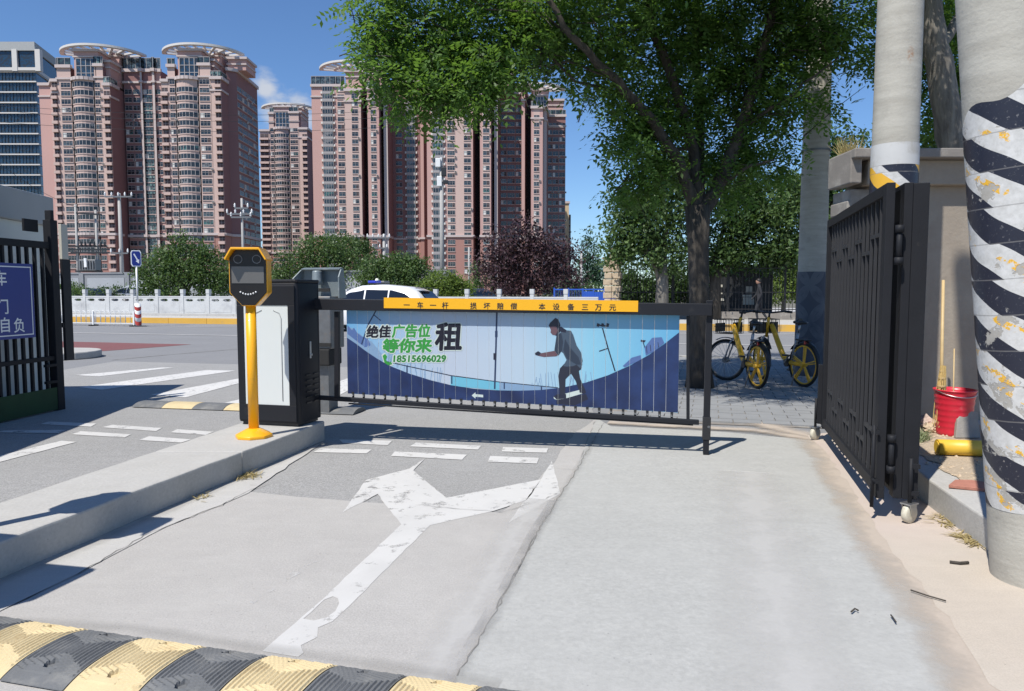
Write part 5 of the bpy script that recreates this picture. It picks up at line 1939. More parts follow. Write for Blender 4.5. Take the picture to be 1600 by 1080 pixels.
# box panel on the post: beige top, black below
bpz = [LZ(97, y) for y in (565, 405, 350)]
pb_ = thing('post_panel', 'tall narrow panel on the left gate post, beige above and black below', 'panel', (LP.x + .02, LP.y + .12, 0), lang)
MB().box(-.20, -.055, -.07, -.035, bpz[0], bpz[1]).build('black_sheet', 'black_powder', pb_, bevel=.004)
MB().box(-.17, -.055, -.07, -.032, bpz[1] + .002, bpz[2]).build('beige_sheet', 'beige_metal', pb_, bevel=.004)
MB().box(-.054, -.021, -.06, -.04, 1.0, 1.06).build('bracket', 'black_gate', pb_)
# blue sign on the gate
n_l = Vector((-lgd.y, lgd.x, 0))
sgx = LX(47.5)
z_hi, z_lo = LZ(47, 413), LZ(47, 527)
sg = thing('gate_sign', 'dark blue notice with white characters hung on the left barred gate', 'sign', (LP.x + lgd.x * sgx + n_l.x * .045, LP.y + lgd.y * sgx + n_l.y * .045, 0), lang)
MB().box(0, 1.25, 0, .012, z_lo, z_hi).build('board', 'sign_blue', sg)
fm = MB()
for a, b, c, d in ((.03, 1.22, z_hi - .045, z_hi - .033), (.03, 1.22, z_lo + .033, z_lo + .045), (.03, .042, z_lo + .045, z_hi - .045)):
    fm.box(a, b, .012, .0135, c, d)
fm.build('border_line', 'sign_white', sg)
for ch, px, py, size in (('车', -13, 444, .175), ('门', -12, 489, .175), ('自', -10, 518, .175), ('负', 13, 518, .175)):
    s = LX(px) - sgx
    z = LZ(px, py)
    me = text_mesh(ch, size, .002, .0008)
    me.materials.clear(); me.materials.append(MATS['sign_white'])
    o = link('character', me, sg)
    o.location = (s, .0135, z)
    o.rotation_euler = (pi / 2, 0, pi)
# gatehouse behind the gate
gx, gy = A(72, 345, 9.9).x, 9.9
gh = thing('gatehouse', 'white gatehouse with a grey flat roof slab behind the left gate', 'gatehouse', (gx, gy, 0), radians(7))
zw0, zr0, zr1 = 0, A(65, 338, 9.8).z - .12, A(65, 306, 9.8).z
MB().box(-5, 0, -5.2, 0, 0, zr0).build('wall', 'wall_white', gh)
MB().box(-5.3, .05, -5.5, .12, zr0 + .002, zr1).build('roof_slab', 'slab_grey', gh, bevel=.015)
MB().box(-.001, .012, -2.6, -1.7, .0, 2.0).build('door', 'slab_grey', gh)

# ------------------------------------------------------------------ stone balustrade over the road
def s_at(px, off):
    u = (px - 800) / F * 1.0
    return (u * (29.1 + .966 * off) - .259 * off) / (.966 + .259 * u)


RA = atan2(U.y, U.x)
OFF = 3.5
s0 = s_at(287, OFF)
bal = thing('stone_balustrade', 'pale grey stone balustrade with hexagonal holes along the far side of the road', 'balustrade', tuple(K(s0, OFF, .2)), RA)
SP = 1.5
pm_ = MB()
pm_.box(-.085, .085, -.085, .085, .13, 1.10)
pm_.box(-.075, .075, -.075, .075, 1.10, 1.13)
pm_.box(-.095, .095, -.095, .095, 1.13, 1.34)
post_me = pm_.mesh('post', 'granite')
# panel with two hexagonal openings
pb = MB()
hw, th = (SP - .17) / 2 - .002, .06
zc, hh = .80, .13


def extr(poly, z=None):
    pb.prism(poly, -th, th, axis='y')


for sx in (-1, 1):
    c = sx * hw / 2
    Aw, H_, a, b, h = hw / 2, hh, hw / 2 * .72, hw / 2 * .46, .062
    for sz in (-1, 1):
        for sd in (-1, 1):
            extr([(c + sd * Aw, zc), (c + sd * Aw, zc + sz * H_), (c + sd * b, zc + sz * H_), (c + sd * b, zc + sz * h), (c + sd * a, zc)])
        extr([(c - b, zc + sz * H_), (c + b, zc + sz * H_), (c + b, zc + sz * h), (c - b, zc + sz * h)])
pb.box(-hw, hw, -th, th, .13, zc - hh)
pb.box(-hw, hw, -th - .012, th + .012, zc + hh, 1.0)
pb.box(-hw + .1, hw - .1, -th - .008, -th + .01, .20, .60)
panel_mb = pb
panel_me = pb.mesh('panel', 'granite')
bmx = bmesh.new(); bmx.from_mesh(panel_me); bmesh.ops.recalc_face_normals(bmx, faces=bmx.faces); bmx.to_mesh(panel_me); bmx.free()
for k in range(-14, 14):
    o = link('post', post_me, bal); o.location.x = k * SP
    o = link('panel', panel_me, bal); o.location.x = (k + .5) * SP
    o = MB().box(k * SP + .005, (k + 1) * SP - .005, -.17, .17, 0, .13).build('plinth_stone', 'granite_side', bal)

# ------------------------------------------------------------------ white median fence and keep right post
mf0 = K(s_at(211, -2.75), -2.75)
mf = thing('median_fence', 'low white looped fence along the middle of the road, behind the red and white post', 'fence', tuple(mf0), RA)
lp = MB()
lp.tube([(-.11, 0, .08), (-.11, 0, .52)] + [(-.11 * cos(t), 0, .52 + .11 * sin(t)) for t in [pi * k / 8 for k in range(1, 8)]] + [(.11, 0, .52), (.11, 0, .08)], .011, 6)
lp_me = lp.mesh('loop', 'white_metal')
for k in range(24):
    o = link('loop', lp_me, mf); o.location.x = -.35 - k * .25
for z in (.12, .45):
    MB().box(-6.4, 0, -.015, .015, z - .015, z + .015).build('rail', 'white_metal', mf)
for x in (-.05, -2.1, -4.2, -6.3):
    MB().box(x - .035, x + .035, -.035, .035, 0, .62).build('post', 'white_metal', mf)
    MB().box(x - .07, x + .07, -.2, .2, 0, .05).build('foot', 'rubber', mf)
kp = K(s_at(216, -2.75), -2.75)
sp_ = thing('road_sign', 'blue traffic sign with white arrow above a red and white striped bollard', 'road sign', tuple(kp), RA + radians(46))
MB().tube([(0, 0, .9), (0, 0, 2.5)], .035, 12).build('pole', 'white_metal', sp_)
MB().tube([(0, 0, 0), (0, 0, .95)], .12, 16).build('bollard', 'sign_white', sp_)
for z in (.12, .42, .72):
    zb = MB()
    nn, vv, ff = 16, [], []
    for i in range(2):
        for k in range(nn + 1):
            a = 2 * pi * k / nn
            zz = z + i * .15 + .08 * sin(a)
            vv.append((.123 * cos(a), .123 * sin(a), zz))
    ff = [(k, k + 1, nn + 2 + k, nn + 1 + k) for k in range(nn)]
    zb.add(vv, ff, 0, True).build('red_stripe', 'red_band', sp_)
MB().box(-.13, .3, -.2, .2, .0, .02).build('foot', 'rubber', sp_)
zt_ = 2.45
bx = [(.19 * x, zt_ + .33 + .33 * z) for x, z in ((-1, -.75), (-.75, -1), (.75, -1), (1, -.75), (1, .75), (.75, 1), (-.75, 1), (-1, .75))]
MB().prism(bx, -.04, .05, axis='y').build('sign_box', 'sign_white', sp_)
sb = MB().prism([(x * .84, zt_ + .33 + (z - zt_ - .33) * .88) for x, z in bx], -.05, -.041, axis='y').build('sign_face', 'sign_blue', sp_)
ar = MB().prism([(-.10, zt_ + .5), (.03, zt_ + .25), (-.02, zt_ + .22), (.10, zt_ + .12), (.11, zt_ + .3), (.07, zt_ + .27), (-.06, zt_ + .53)], -.055, -.0505, axis='y').build('arrow', 'sign_white', sb)

# ------------------------------------------------------------------ cars


def car(name, label, loc, rotz, paint, police=False, L_=4.65, H_=1.69, sedan=False):
    c = thing(name, label, 'car', loc, rotz)
    if sedan:
        top = [(-2.3, .72), (-2.2, .98), (-1.55, 1.02), (-.85, 1.40), (.1, 1.44), (.6, 1.36), (1.25, .98), (2.1, .80), (2.3, .62)]
        belt = .96
    else:
        top = [(-2.32, .80), (-2.25, 1.12), (-1.95, 1.45), (-1.55, 1.60), (-.6, 1.69), (.15, 1.66), (.62, 1.52), (1.35, 1.06), (2.12, .92), (2.32, .68)]
        belt = 1.06
    secs = []
    for x, zt in top:
        zb = .26 if abs(x) < 2.15 else .36
        cab = max(0, zt - belt)
        hw = .91 if abs(x) < 2.0 else (.86 if abs(x) < 2.26 else .74)
        zbelt = min(zt - .03, belt)
        inw = hw - cab * .36
        half = [(hw - .06, zb), (hw, zb + .16), (hw + .01, (zb + zbelt) / 2 + .06), (hw - .015, zbelt), (inw, max(zbelt + .01, zt - .06)), (inw - .09, zt - .012), (0, zt)]
        secs.append([(x, y, z) for y, z in half] + [(x, -y, z) for y, z in reversed(half[:-1])])
    mb = MB()
    n = len(secs[0])
    vv = [p for s_ in secs for p in s_]
    ff = [(i * n + k, i * n + k + 1, (i + 1) * n + k + 1, (i + 1) * n + k) for i in range(len(secs) - 1) for k in range(n - 1)]
    ff += [(i * n + n - 1, i * n, (i + 1) * n, (i + 1) * n + n - 1) for i in range(len(secs) - 1)]
    ff += [tuple(range(n)), tuple(reversed(range((len(secs) - 1) * n, len(secs) * n)))]
    mb.add(vv, ff, 0, True)
    body = mb.build('body', paint, c)
    body.modifiers.new('edge', 'EDGE_SPLIT').split_angle = radians(42)

    def zt_at(x):
        for (xa, za), (xb, zb_) in zip(top, top[1:]):
            if xa <= x <= xb:
                return za + (zb_ - za) * (x - xa) / (xb - xa)
        return .7

    def yat(x, z):
        zt = zt_at(x)
        cab = max(0, zt - belt)
        t = min(1, max(0, (z - belt) / max(.05, zt - .06 - belt)))
        return .895 - cab * .36 * t
    if sedan:
        wins = [[(-1.35, 1.0), (-.9, 1.30), (-.12, 1.36), (-.12, 1.0)], [(-.06, 1.0), (-.06, 1.36), (.45, 1.31), (1.0, 1.02)]]
    else:
        wins = [[(-1.75, 1.22), (-1.55, 1.36), (-.95, 1.50), (-.95, 1.10), (-1.3, 1.12)], [(-.90, 1.10), (-.90, 1.51), (-.05, 1.57), (-.05, 1.10)], [(.01, 1.10), (.01, 1.57), (.42, 1.50), (1.02, 1.13)]]
    for s in (-1, 1):
        for w in wins:
            MB().add([(x, s * (yat(x, z) + .012), z) for x, z in w], [tuple(range(len(w)))]).build('side_window', 'car_glass', c)
        for xx in (-.93, .0):
            MB().bar((xx, s * .905, .45), (xx, s * .905, belt - .02), .008, .012).build('door_gap', 'ink_black', c)
        for xx in (-.75, .2):
            MB().box(xx, xx + .18, s * .93 - .02, s * .93 + .02, .86, .90).build('door_handle', paint, c)
        MB().box(.85, 1.02, s * .98 - .09, s * .98 + .09, 1.06, 1.20).build('mirror', paint, c, bevel=.03)
        MB().box(2.06, 2.27, s * .66 - .17, s * .66 + .17, .70, .82).build('headlight', 'led_white', c, bevel=.03)
        MB().box(-2.33, -2.16, s * .66 - .16, s * .66 + .17, .84, 1.04).build('tail_light', 'lamp_red', c, bevel=.03)
        for xx in (-1.38, 1.42):
            wl = thing('wheel', None, None, (xx, s * .80, .34))
            del wl['label'], wl['category']
            wl.parent = c
            t = MB().lathe([(.20, -.1), (.32, -.11), (.34, -.07), (.34, .07), (.32, .11), (.20, .1)], 24, cap=False).build('tyre', 'rubber', wl)
            r = MB().lathe([(.02, .085), (.08, .09), (.19, .07), (.215, .10), (.215, -.10), (.02, -.06)], 20, cap=False)
            for k in range(6):
                a = k * pi / 3
                r.bar((.05 * cos(a), .05 * sin(a), .085), (.2 * cos(a), .2 * sin(a), .085), .05, .03)
            r = r.build('rim', 'steel', wl)
            for q in (t, r):
                q.rotation_euler = (-s * pi / 2, 0, 0)
            MB().tube([(xx + .40 * cos(a), s * .898, .34 + .40 * sin(a)) for a in [pi * k / 12 for k in range(13)]], .028, 6).build('wheel_arch', 'black_plastic', c)
    if not sedan:
        MB().add([(-2.31, -.62, 1.16), (-2.31, .62, 1.16), (-2.03, .56, 1.44), (-2.03, -.56, 1.44)], [(0, 1, 2, 3)]).build('rear_window', 'car_glass', c)
        MB().add([(-1.70, .80, 1.20), (-2.16, .80, 1.22), (-1.98, .74, 1.38), (-1.72, .76, 1.34)], [(0, 1, 2, 3)]) if False else None
        MB().add([(1.30, -.72, 1.10), (1.30, .72, 1.10), (.64, .60, 1.525), (.64, -.60, 1.525)], [(3, 2, 1, 0)]).build('windscreen', 'car_glass', c)
        MB().box(-2.12, -1.86, -.6, .6, 1.545, 1.575).build('spoiler', 'ink_black', c, bevel=.01)
    else:
        MB().add([(1.22, -.72, 1.01), (1.22, .72, 1.01), (.63, .6, 1.365), (.63, -.6, 1.365)], [(3, 2, 1, 0)]).build('windscreen', 'car_glass', c)
        MB().add([(-1.55, -.7, 1.05), (-1.55, .7, 1.05), (-.90, .6, 1.39), (-.90, -.6, 1.39)], [(0, 1, 2, 3)]).build('rear_window', 'car_glass', c)
    MB().box(2.2, 2.36, -.8, .8, .36, .55).build('front_bumper', 'black_plastic', c, bevel=.03)
    MB().box(-2.36, -2.2, -.8, .8, .38, .60).build('rear_bumper', 'black_plastic', c, bevel=.03)
    MB().box(-2.1, 2.1, -.80, .80, .20, .30).build('underbody', 'black_plastic', c)
    if police:
        MB().box(-.35, -.05, -.62, .62, 1.69, 1.73).build('light_bar_base', 'black_plastic', c)
        MB().box(-.35, -.05, -.60, -.12, 1.73, 1.82).build('clear_lamp', 'steel_dull', c, bevel=.02)
        MB().box(-.35, -.05, .12, .60, 1.73, 1.82).build('blue_lamp', 'lamp_blue', c, bevel=.02)
        MB().lathe([(.07, 0), (.07, .12), (.05, .17), (.02, .18)], 14, (-.1, -.05, 1.73)).build('beacon', 'lamp_clear', c)
    return c


cx_ = K(s_at(585, -3.4), -3.4)
car('police_car', 'white police patrol car with a blue light on its roof driving behind the barrier', (cx_.x, cx_.y, .0), RA + pi, 'car_white', True)
q = A(212, 470, 51)
car('parked_car', 'pale parked car beyond the balustrade left of the broad green bush', (q.x, 51, .2), RA + pi, 'car_silver')
q = A(160, 470, 50)
car('parked_car', 'dark parked car beyond the balustrade, left of the pale parked car', (q.x - .6, 50, .2), RA, 'car_dark', sedan=True)
q = A(742, 470, 52)
car('parked_car', 'dark parked car beyond the balustrade between the round bush and the purple tree', (q.x, 52, .2), RA + radians(70), 'car_dark', sedan=True)

# ------------------------------------------------------------------ grey wall beyond the river
wl0 = A(60, 440, 58)
gw = thing('river_wall', 'grey rendered wall with recessed pale panels beyond the parked cars', 'wall', (wl0.x, 58, 0), RA)
MB().box(0, 34, 0, .3, -.1, 2.75).build('wall', 'wall_grey', gw)
MB().box(-.1, 34.1, -.06, .36, 2.752, 2.87).build('coping', 'wall_grey', gw)
for k in range(8):
    MB().box(.5 + k * 4.2, 3.9 + k * 4.2, -.04, .0 - .002, .5, 2.45).build('panel', 'wall_grey_panel', gw)
    MB().box(4.0 + k * 4.2, 4.4 + k * 4.2, -.1, -.002, 0, 2.75).build('pier', 'wall_grey', gw)


# ------------------------------------------------------------------ poles and wires far off
def ins(mb, x, y, z, r=.09, h=.35):
    mb.lathe([(r * .5, 0), (r, h * .25), (r * .6, h * .4), (r, h * .6), (r * .5, h * .8), (r * .4, h)], 8, (x, y, z))


def far_pole(label, px, ytop, d, arms, w=.11, name='utility_pole', extra=None):
    b_ = A(px, 460, d)
    p = thing(name, label, 'utility pole', (b_.x, d, 0))
    zt = A(px, ytop, d).z
    MB().tube([(0, 0, 0), (0, 0, zt)], [w * 1.25, w * .85], 12).build('shaft', 'pole_concrete_far', p)
    for (py, xl, xr, n) in arms:
        z = A(px, py, d).z
        a, b2 = (xl - px) / F * d, (xr - px) / F * d
        am = MB().bar((a, -.2, z), (b2, -.2, z), .12, .12).build('cross_arm', 'steel_dull', p)
        for k in range(n):
            im = MB()
            ins(im, a + (b2 - a) * k / max(1, n - 1), -.2, z + .06)
            im.build('insulator', 'white_metal', am)
    return p, zt


t1, _ = far_pole('slim concrete pole of the transformer platform, left one of the pair', 123.5, 320, 70, ())
t2, _ = far_pole('slim concrete pole of the transformer platform, right one of the pair', 154.5, 328, 70, ())
tr0 = A(139, 420, 69.6)
tp = thing('transformer', 'pole mounted transformer on its platform with cross bars between two slim poles', 'transformer', (tr0.x, 69.6, 0))


def tz(py):
    return A(139, py, 69.6).z


def txx(px):
    return (px - 139) / F * 69.6


for py, xa, xb in ((333, 123, 162), (385, 102, 168), (390, 106, 176), (395, 112, 172), (424, 118, 160)):
    MB().bar((txx(xa), 0, tz(py)), (txx(xb), 0, tz(py) - (.15 if py == 333 else 0)), .14, .14).build('cross_bar', 'dark_metal', tp)
for k, px in enumerate((103, 108, 130, 136, 143, 150, 160, 166)):
    im = MB(); ins(im, txx(px), -.1, tz(385), .12, .5)
    im.build('insulator', 'dark_metal', tp)
MB().box(txx(128), txx(154), -.5, .5, tz(423), tz(406)).build('tank', 'steel_dull', tp, bevel=.05)
for k in range(6):
    MB().box(txx(130 + k * 4), txx(131.5 + k * 4), -.62, -.5, tz(421), tz(408)).build('cooling_fin', 'steel_dull', tp)
MB().box(txx(138), txx(142), -.7, -.62, tz(418), tz(404)).build('cabinet', 'white_metal', tp)
far_pole('concrete pole with white insulators right of the transformer poles', 192, 302, 66, ((308, 172, 213, 5), (396, 178, 204, 3)), .15)
far_pole('pale steel pole with three cross arms above the broad bush', 381.5, 310, 60, ((326, 372, 392, 2), (335, 360, 398, 4), (340, 366, 396, 3)), .10)
far_pole('concrete pole with a crowded cross arm in front of the broad tower', 601, 366, 75, ((372, 576, 610, 5), (388, 584, 606, 3)), .16)
far_pole('thin bare pole left of the poplar', 908, 396, 60, (), .09)
far_pole('thin bare pole among the bushes left of the purple tree', 733, 386, 70, (), .09)
mp_, zt = far_pole('tall slim mast with white antenna boxes in front of the pink towers', 691, 262, 85, (), .24, 'antenna_mast')
for (py0, py1, dx) in ((248, 262, -.35), (262, 276, .3), (276, 292, -.2), (282, 288, .5)):
    z0, z1 = A(691, py1, 85).z, A(691, py0, 85).z
    MB().box(dx - .28, dx + .28, -.45, -.1, z0, z1).build('antenna', 'white_metal' if dx < 0 else 'dark_metal', mp_, bevel=.05)
MB().tube([(0, 0, zt), (0, 0, A(691, 246, 85).z)], .12, 8).build('tip', 'pole_grey', mp_)
wb = 0
for (xa, ya, da, xb, yb, db) in ((-60, 168, 60, 640, 181, 75), (-60, 186, 60, 640, 196, 75), (-60, 160, 60, 640, 170, 75), (-60, 205, 60, 123, 325, 70)):
    a, b2 = A(xa, ya, da), A(xb, yb, db)
    w_ = MB().tube([a.lerp(b2, k / 16) - Vector((0, 0, .8 * (1 - (k / 8 - 1) ** 2))) for k in range(17)], .016, 5).build('overhead_wire', 'dark_metal')
    tag(w_, ('thin overhead wire crossing in front of the pink towers, middle one of three', 'thin overhead wire crossing in front of the pink towers, lowest of three', 'thin overhead wire crossing in front of the pink towers, topmost of three', 'overhead wire dropping to the transformer poles')[wb], 'wire', 'overhead wires')
    wb += 1

# ------------------------------------------------------------------ fence, pillar and dark buildings across the road on the right
fo_ = 6.0
pl0 = K(s_at(957, fo_), fo_, .2)
ppl = thing('stone_pillar', 'sand coloured rough stone pillar with a small carved figure on top, at the fence end', 'pillar', tuple(pl0), RA)
nc = 9
for k in range(nc):
    z0 = k * .30
    for j in (0, 1):
        w0 = (.40 if (k + j) % 2 else .34)
        MB().box((-w0 if j == 0 else .004), (-.004 if j == 0 else w0), -.38 + .03 * ((k + j) % 2), .36, z0 + .012, z0 + .29).build('stone', 'stone_sand', ppl, bevel=.035)
MB().box(-.45, .45, -.42, .42, nc * .30, nc * .30 + .09).build('cap', 'stone_sand', ppl, bevel=.02)
lm = MB()
lm.ball((0, .06, nc * .3 + .22), .16, n=8); lm.ball((0, -.10, nc * .3 + .42), .11, n=8); lm.tube([(-.08, -.12, nc * .3 + .08), (-.08, -.12, nc * .3 + .34)], .04, 8); lm.tube([(.08, -.12, nc * .3 + .08), (.08, -.12, nc * .3 + .34)], .04, 8)
lm.build('carved_figure', 'stone_sand', ppl)

bs0 = K(s_at(866, 8), 8, .2)
bsh = thing('blue_hoarding', 'low blue metal hoarding with a mesh bay left of the stone pillar', 'hoarding', tuple(bs0), RA - radians(10))
for k in range(5):
    if k < 2:
        m = MB()
        for j in range(8):
            m.bar((k * .75 + .05 + j * .09, 0, .1), (k * .75 + .05 + j * .09, 0, 1.3), .012, .012)
        m.build('mesh_bay', 'blue_sheet', bsh, kind='stuff')
    else:
        m = MB()
        for j in range(6):
            m.box(k * .55 + .42 + j * .09, k * .55 + .46 + j * .09, -.02, .02, .06, 1.28 - .03 * k)
        m.box(k * .55 + .42, k * .55 + .95, -.008, .008, .05, 1.3 - .03 * k)
        m.build('blue_sheet', 'blue_sheet', bsh)
for x in (0, .75, 1.5, 2.05, 2.6):
    MB().box(x - .03, x + .03, -.03, .03, 0, 1.42 - .02 * x).build('post', 'blue_sheet', bsh)
MB().box(0, 3.0, -.02, .02, 1.30, 1.36).build('rail', 'blue_sheet', bsh)

fe0 = K(s_at(968, fo_ + .3), fo_ + .3, .2)
FL = (K(s_at(1420, fo_ + .3), fo_ + .3) - K(s_at(968, fo_ + .3), fo_ + .3)).length
fe = thing('iron_fence', 'black iron railing with a low base wall behind the tree and the bicycles', 'fence', tuple(fe0), RA)
bars = MB()
nb = int(FL / .14)
for k in range(nb):
    x = .1 + k * .14
    bars.box(x - .011, x + .011, -.011, .011, .35, 2.42)
    bars.add([(x - .02, -.011, 2.42), (x + .02, -.011, 2.42), (x, 0, 2.52), (x, .011, 2.42)], [(0, 1, 2), (1, 3, 2), (3, 0, 2)])
bars.build('bars', 'iron_fence', fe, kind='stuff')
for z in (.45, 1.2, 2.25):
    MB().box(0, FL, -.02, .02, z - .02, z + .02).build('rail', 'iron_fence', fe)
for k in range(int(FL / 2.4) + 1):
    MB().box(k * 2.4 - .05, k * 2.4 + .05, -.05, .05, 0, 2.6).build('post', 'iron_fence', fe)
MB().box(0, FL, -.12, .12, 0, .34).build('base_wall', 'cement_dark', fe)

sh0 = K(s_at(1100, 9), 9, .2)
sh = thing('dark_shed', 'low dark shed with pale notices on its front behind the iron railing', 'shed', tuple(sh0), RA)
SW = (K(s_at(1206, 9), 9) - K(s_at(1100, 9), 9)).length
MB().box(0, SW, 0, 3, 0, 2.35).build('wall', 'dark_metal', sh)
MB().box(-.15, SW + .15, -.25, 3.2, 2.352, 2.5).build('roof', 'dark_metal', sh)
for (px, py, w, h) in ((1169, 453, .3, .32), (1166, 462, .42, .1), (1168, 470, .5, .35), (1123, 425, .45, .14), (1126, 447, .2, .12), (1124, 458, .28, .1), (1127, 468, .25, .12)):
    q = A(px, py, 36.2)
    x = (q - Vector(sh0)).dot(U)
    MB().box(x - w / 2, x + w / 2, -.03, -.002, q.z - .2 - h / 2, q.z - .2 + h / 2).build('notice', 'beige_metal', sh)
wb_ = A(1290, 455, 24)
wbo = thing('white_board', 'narrow white notice board standing behind the far end of the gate', 'notice board', (wb_.x, 24, 0), RA)
MB().box(-.28, .28, 0, .05, .6, A(1290, 424, 24).z).build('board', 'sign_white', wbo)
for x in (-.25, .25):
    MB().box(x - .03, x + .03, .052, .1, 0, A(1290, 420, 24).z).build('leg', 'grey_paint', wbo)

# ------------------------------------------------------------------ person on the far pavement
pk = K(s_at(1186, 4.2), 4.2, .2)
ps = thing('person', 'person in dark clothes walking along the far pavement behind the bicycles', 'person', tuple(pk), RA + pi)


def skin_body(name, chain, edges, radii, m, parent, sub=2):
    me = bpy.data.meshes.new(name)
    me.from_pydata(chain, edges, [])
    me.materials.append(MATS[m])
    o = link(name, me, parent)
    sk = o.modifiers.new('skin', 'SKIN')
    for i, r in enumerate(radii):
        me.skin_vertices[0].data[i].radius = (r, r) if not isinstance(r, tuple) else r
    me.skin_vertices[0].data[0].use_root = True
    o.modifiers.new('sub', 'SUBSURF').render_levels = sub
    for p in me.polygons:
        p.use_smooth = True
    return o


J = [(0, 0, .95), (.0, 0, 1.15), (.02, 0, 1.38), (.03, 0, 1.48), (.05, 0, 1.60), (.05, 0, 1.72),
     (0, .10, .90), (.14, .11, .50), (.06, .11, .08), (.20, .12, .04),
     (0, -.10, .90), (-.06, -.11, .50), (-.32, -.11, .12), (-.22, -.12, .05),
     (.02, .19, 1.40), (-.06, .24, 1.13), (.06, .23, .90), (.10, .22, .82),
     (.02, -.19, 1.40), (.10, -.24, 1.13), (.26, -.22, .95), (.30, -.21, .88)]
E_ = [(0, 1), (1, 2), (2, 3), (3, 4), (4, 5), (0, 6), (6, 7), (7, 8), (8, 9), (0, 10), (10, 11), (11, 12), (12, 13), (2, 14), (14, 15), (15, 16), (16, 17), (2, 18), (18, 19), (19, 20), (20, 21)]
R_ = [(.15, .11), (.14, .11), (.16, .11), .055, .085, .075, .09, .065, .045, .04, .09, .065, .045, .04, .06, .045, .035, .035, .06, .045, .035, .035]
if not hasattr(bpy.types.Mesh, 'skin_vertices'):
    pass
skm = bpy.data.meshes.new('body')
skm.from_pydata(J, E_, [])
sko = link('body', skm, ps)
sk = sko.modifiers.new('skin', 'SKIN')
bpy.context.view_layer.update()
if not skm.skin_vertices:
    bmx = bmesh.new(); bmx.from_mesh(skm); bmx.verts.layers.skin.verify(); bmx.to_mesh(skm); bmx.free()
for i, r in enumerate(R_):
    skm.skin_vertices[0].data[i].radius = r if isinstance(r, tuple) else (r, r)
skm.skin_vertices[0].data[0].use_root = True
sk.use_smooth_shade = True
sb2 = sko.modifiers.new('sub', 'SUBSURF'); sb2.render_levels = 2
skm.materials.append(MATS['cloth_dark'])
hm_ = MB().ball((.06, 0, 1.645), .102, n=12, sz=1.15)
hm_.build('head', 'skin', ps)
MB().ball((.045, 0, 1.675), .108, n=12, sz=1.0).build('hair', 'hair_black', ps)


# ------------------------------------------------------------------ bicycles
def wheel(parent, name, spokes5, steer=0.0, at=(0, 0, 0)):
    w = link(name, None, parent)
    w.location, w.rotation_euler = at, (0, 0, steer)
    R = .33
    pts = [(R * cos(2 * pi * k / 36) * .95, 0, R * sin(2 * pi * k / 36) * .95) for k in range(36)]
    MB().tube(pts, .0215, 8, closed=True).build('tyre', 'rubber', w)
    rm = MB().tube([(x * .90, 0, z * .90) for x, y, z in pts], .014, 6, closed=True)
    rm.tube([(0, -.05, 0), (0, .05, 0)], .03 if spokes5 else .045, 12)
    if spokes5:
        for k in range(5):
            a = 2 * pi * k / 5 + .4
            for dd in (-.07, .07):
                rm.bar((.03 * cos(a + dd * 3), .0, .03 * sin(a + dd * 3)), (.285 * cos(a + dd), 0, .285 * sin(a + dd)), .016, .024, 0, (0, 1, 0))
        rm.build('rim', 'bike_yellow', w)
    else:
        rm.build('rim', 'steel_dull', w)
        spm = MB()
        for k in range(24):
            a = 2 * pi * k / 24
            spm.bar((.04 * cos(a + .5), (-1) ** k * .03, .04 * sin(a + .5)), (.285 * cos(a), 0, .285 * sin(a)), .004, .004)
        spm.build('spokes', 'steel', w, kind='stuff')
    return w


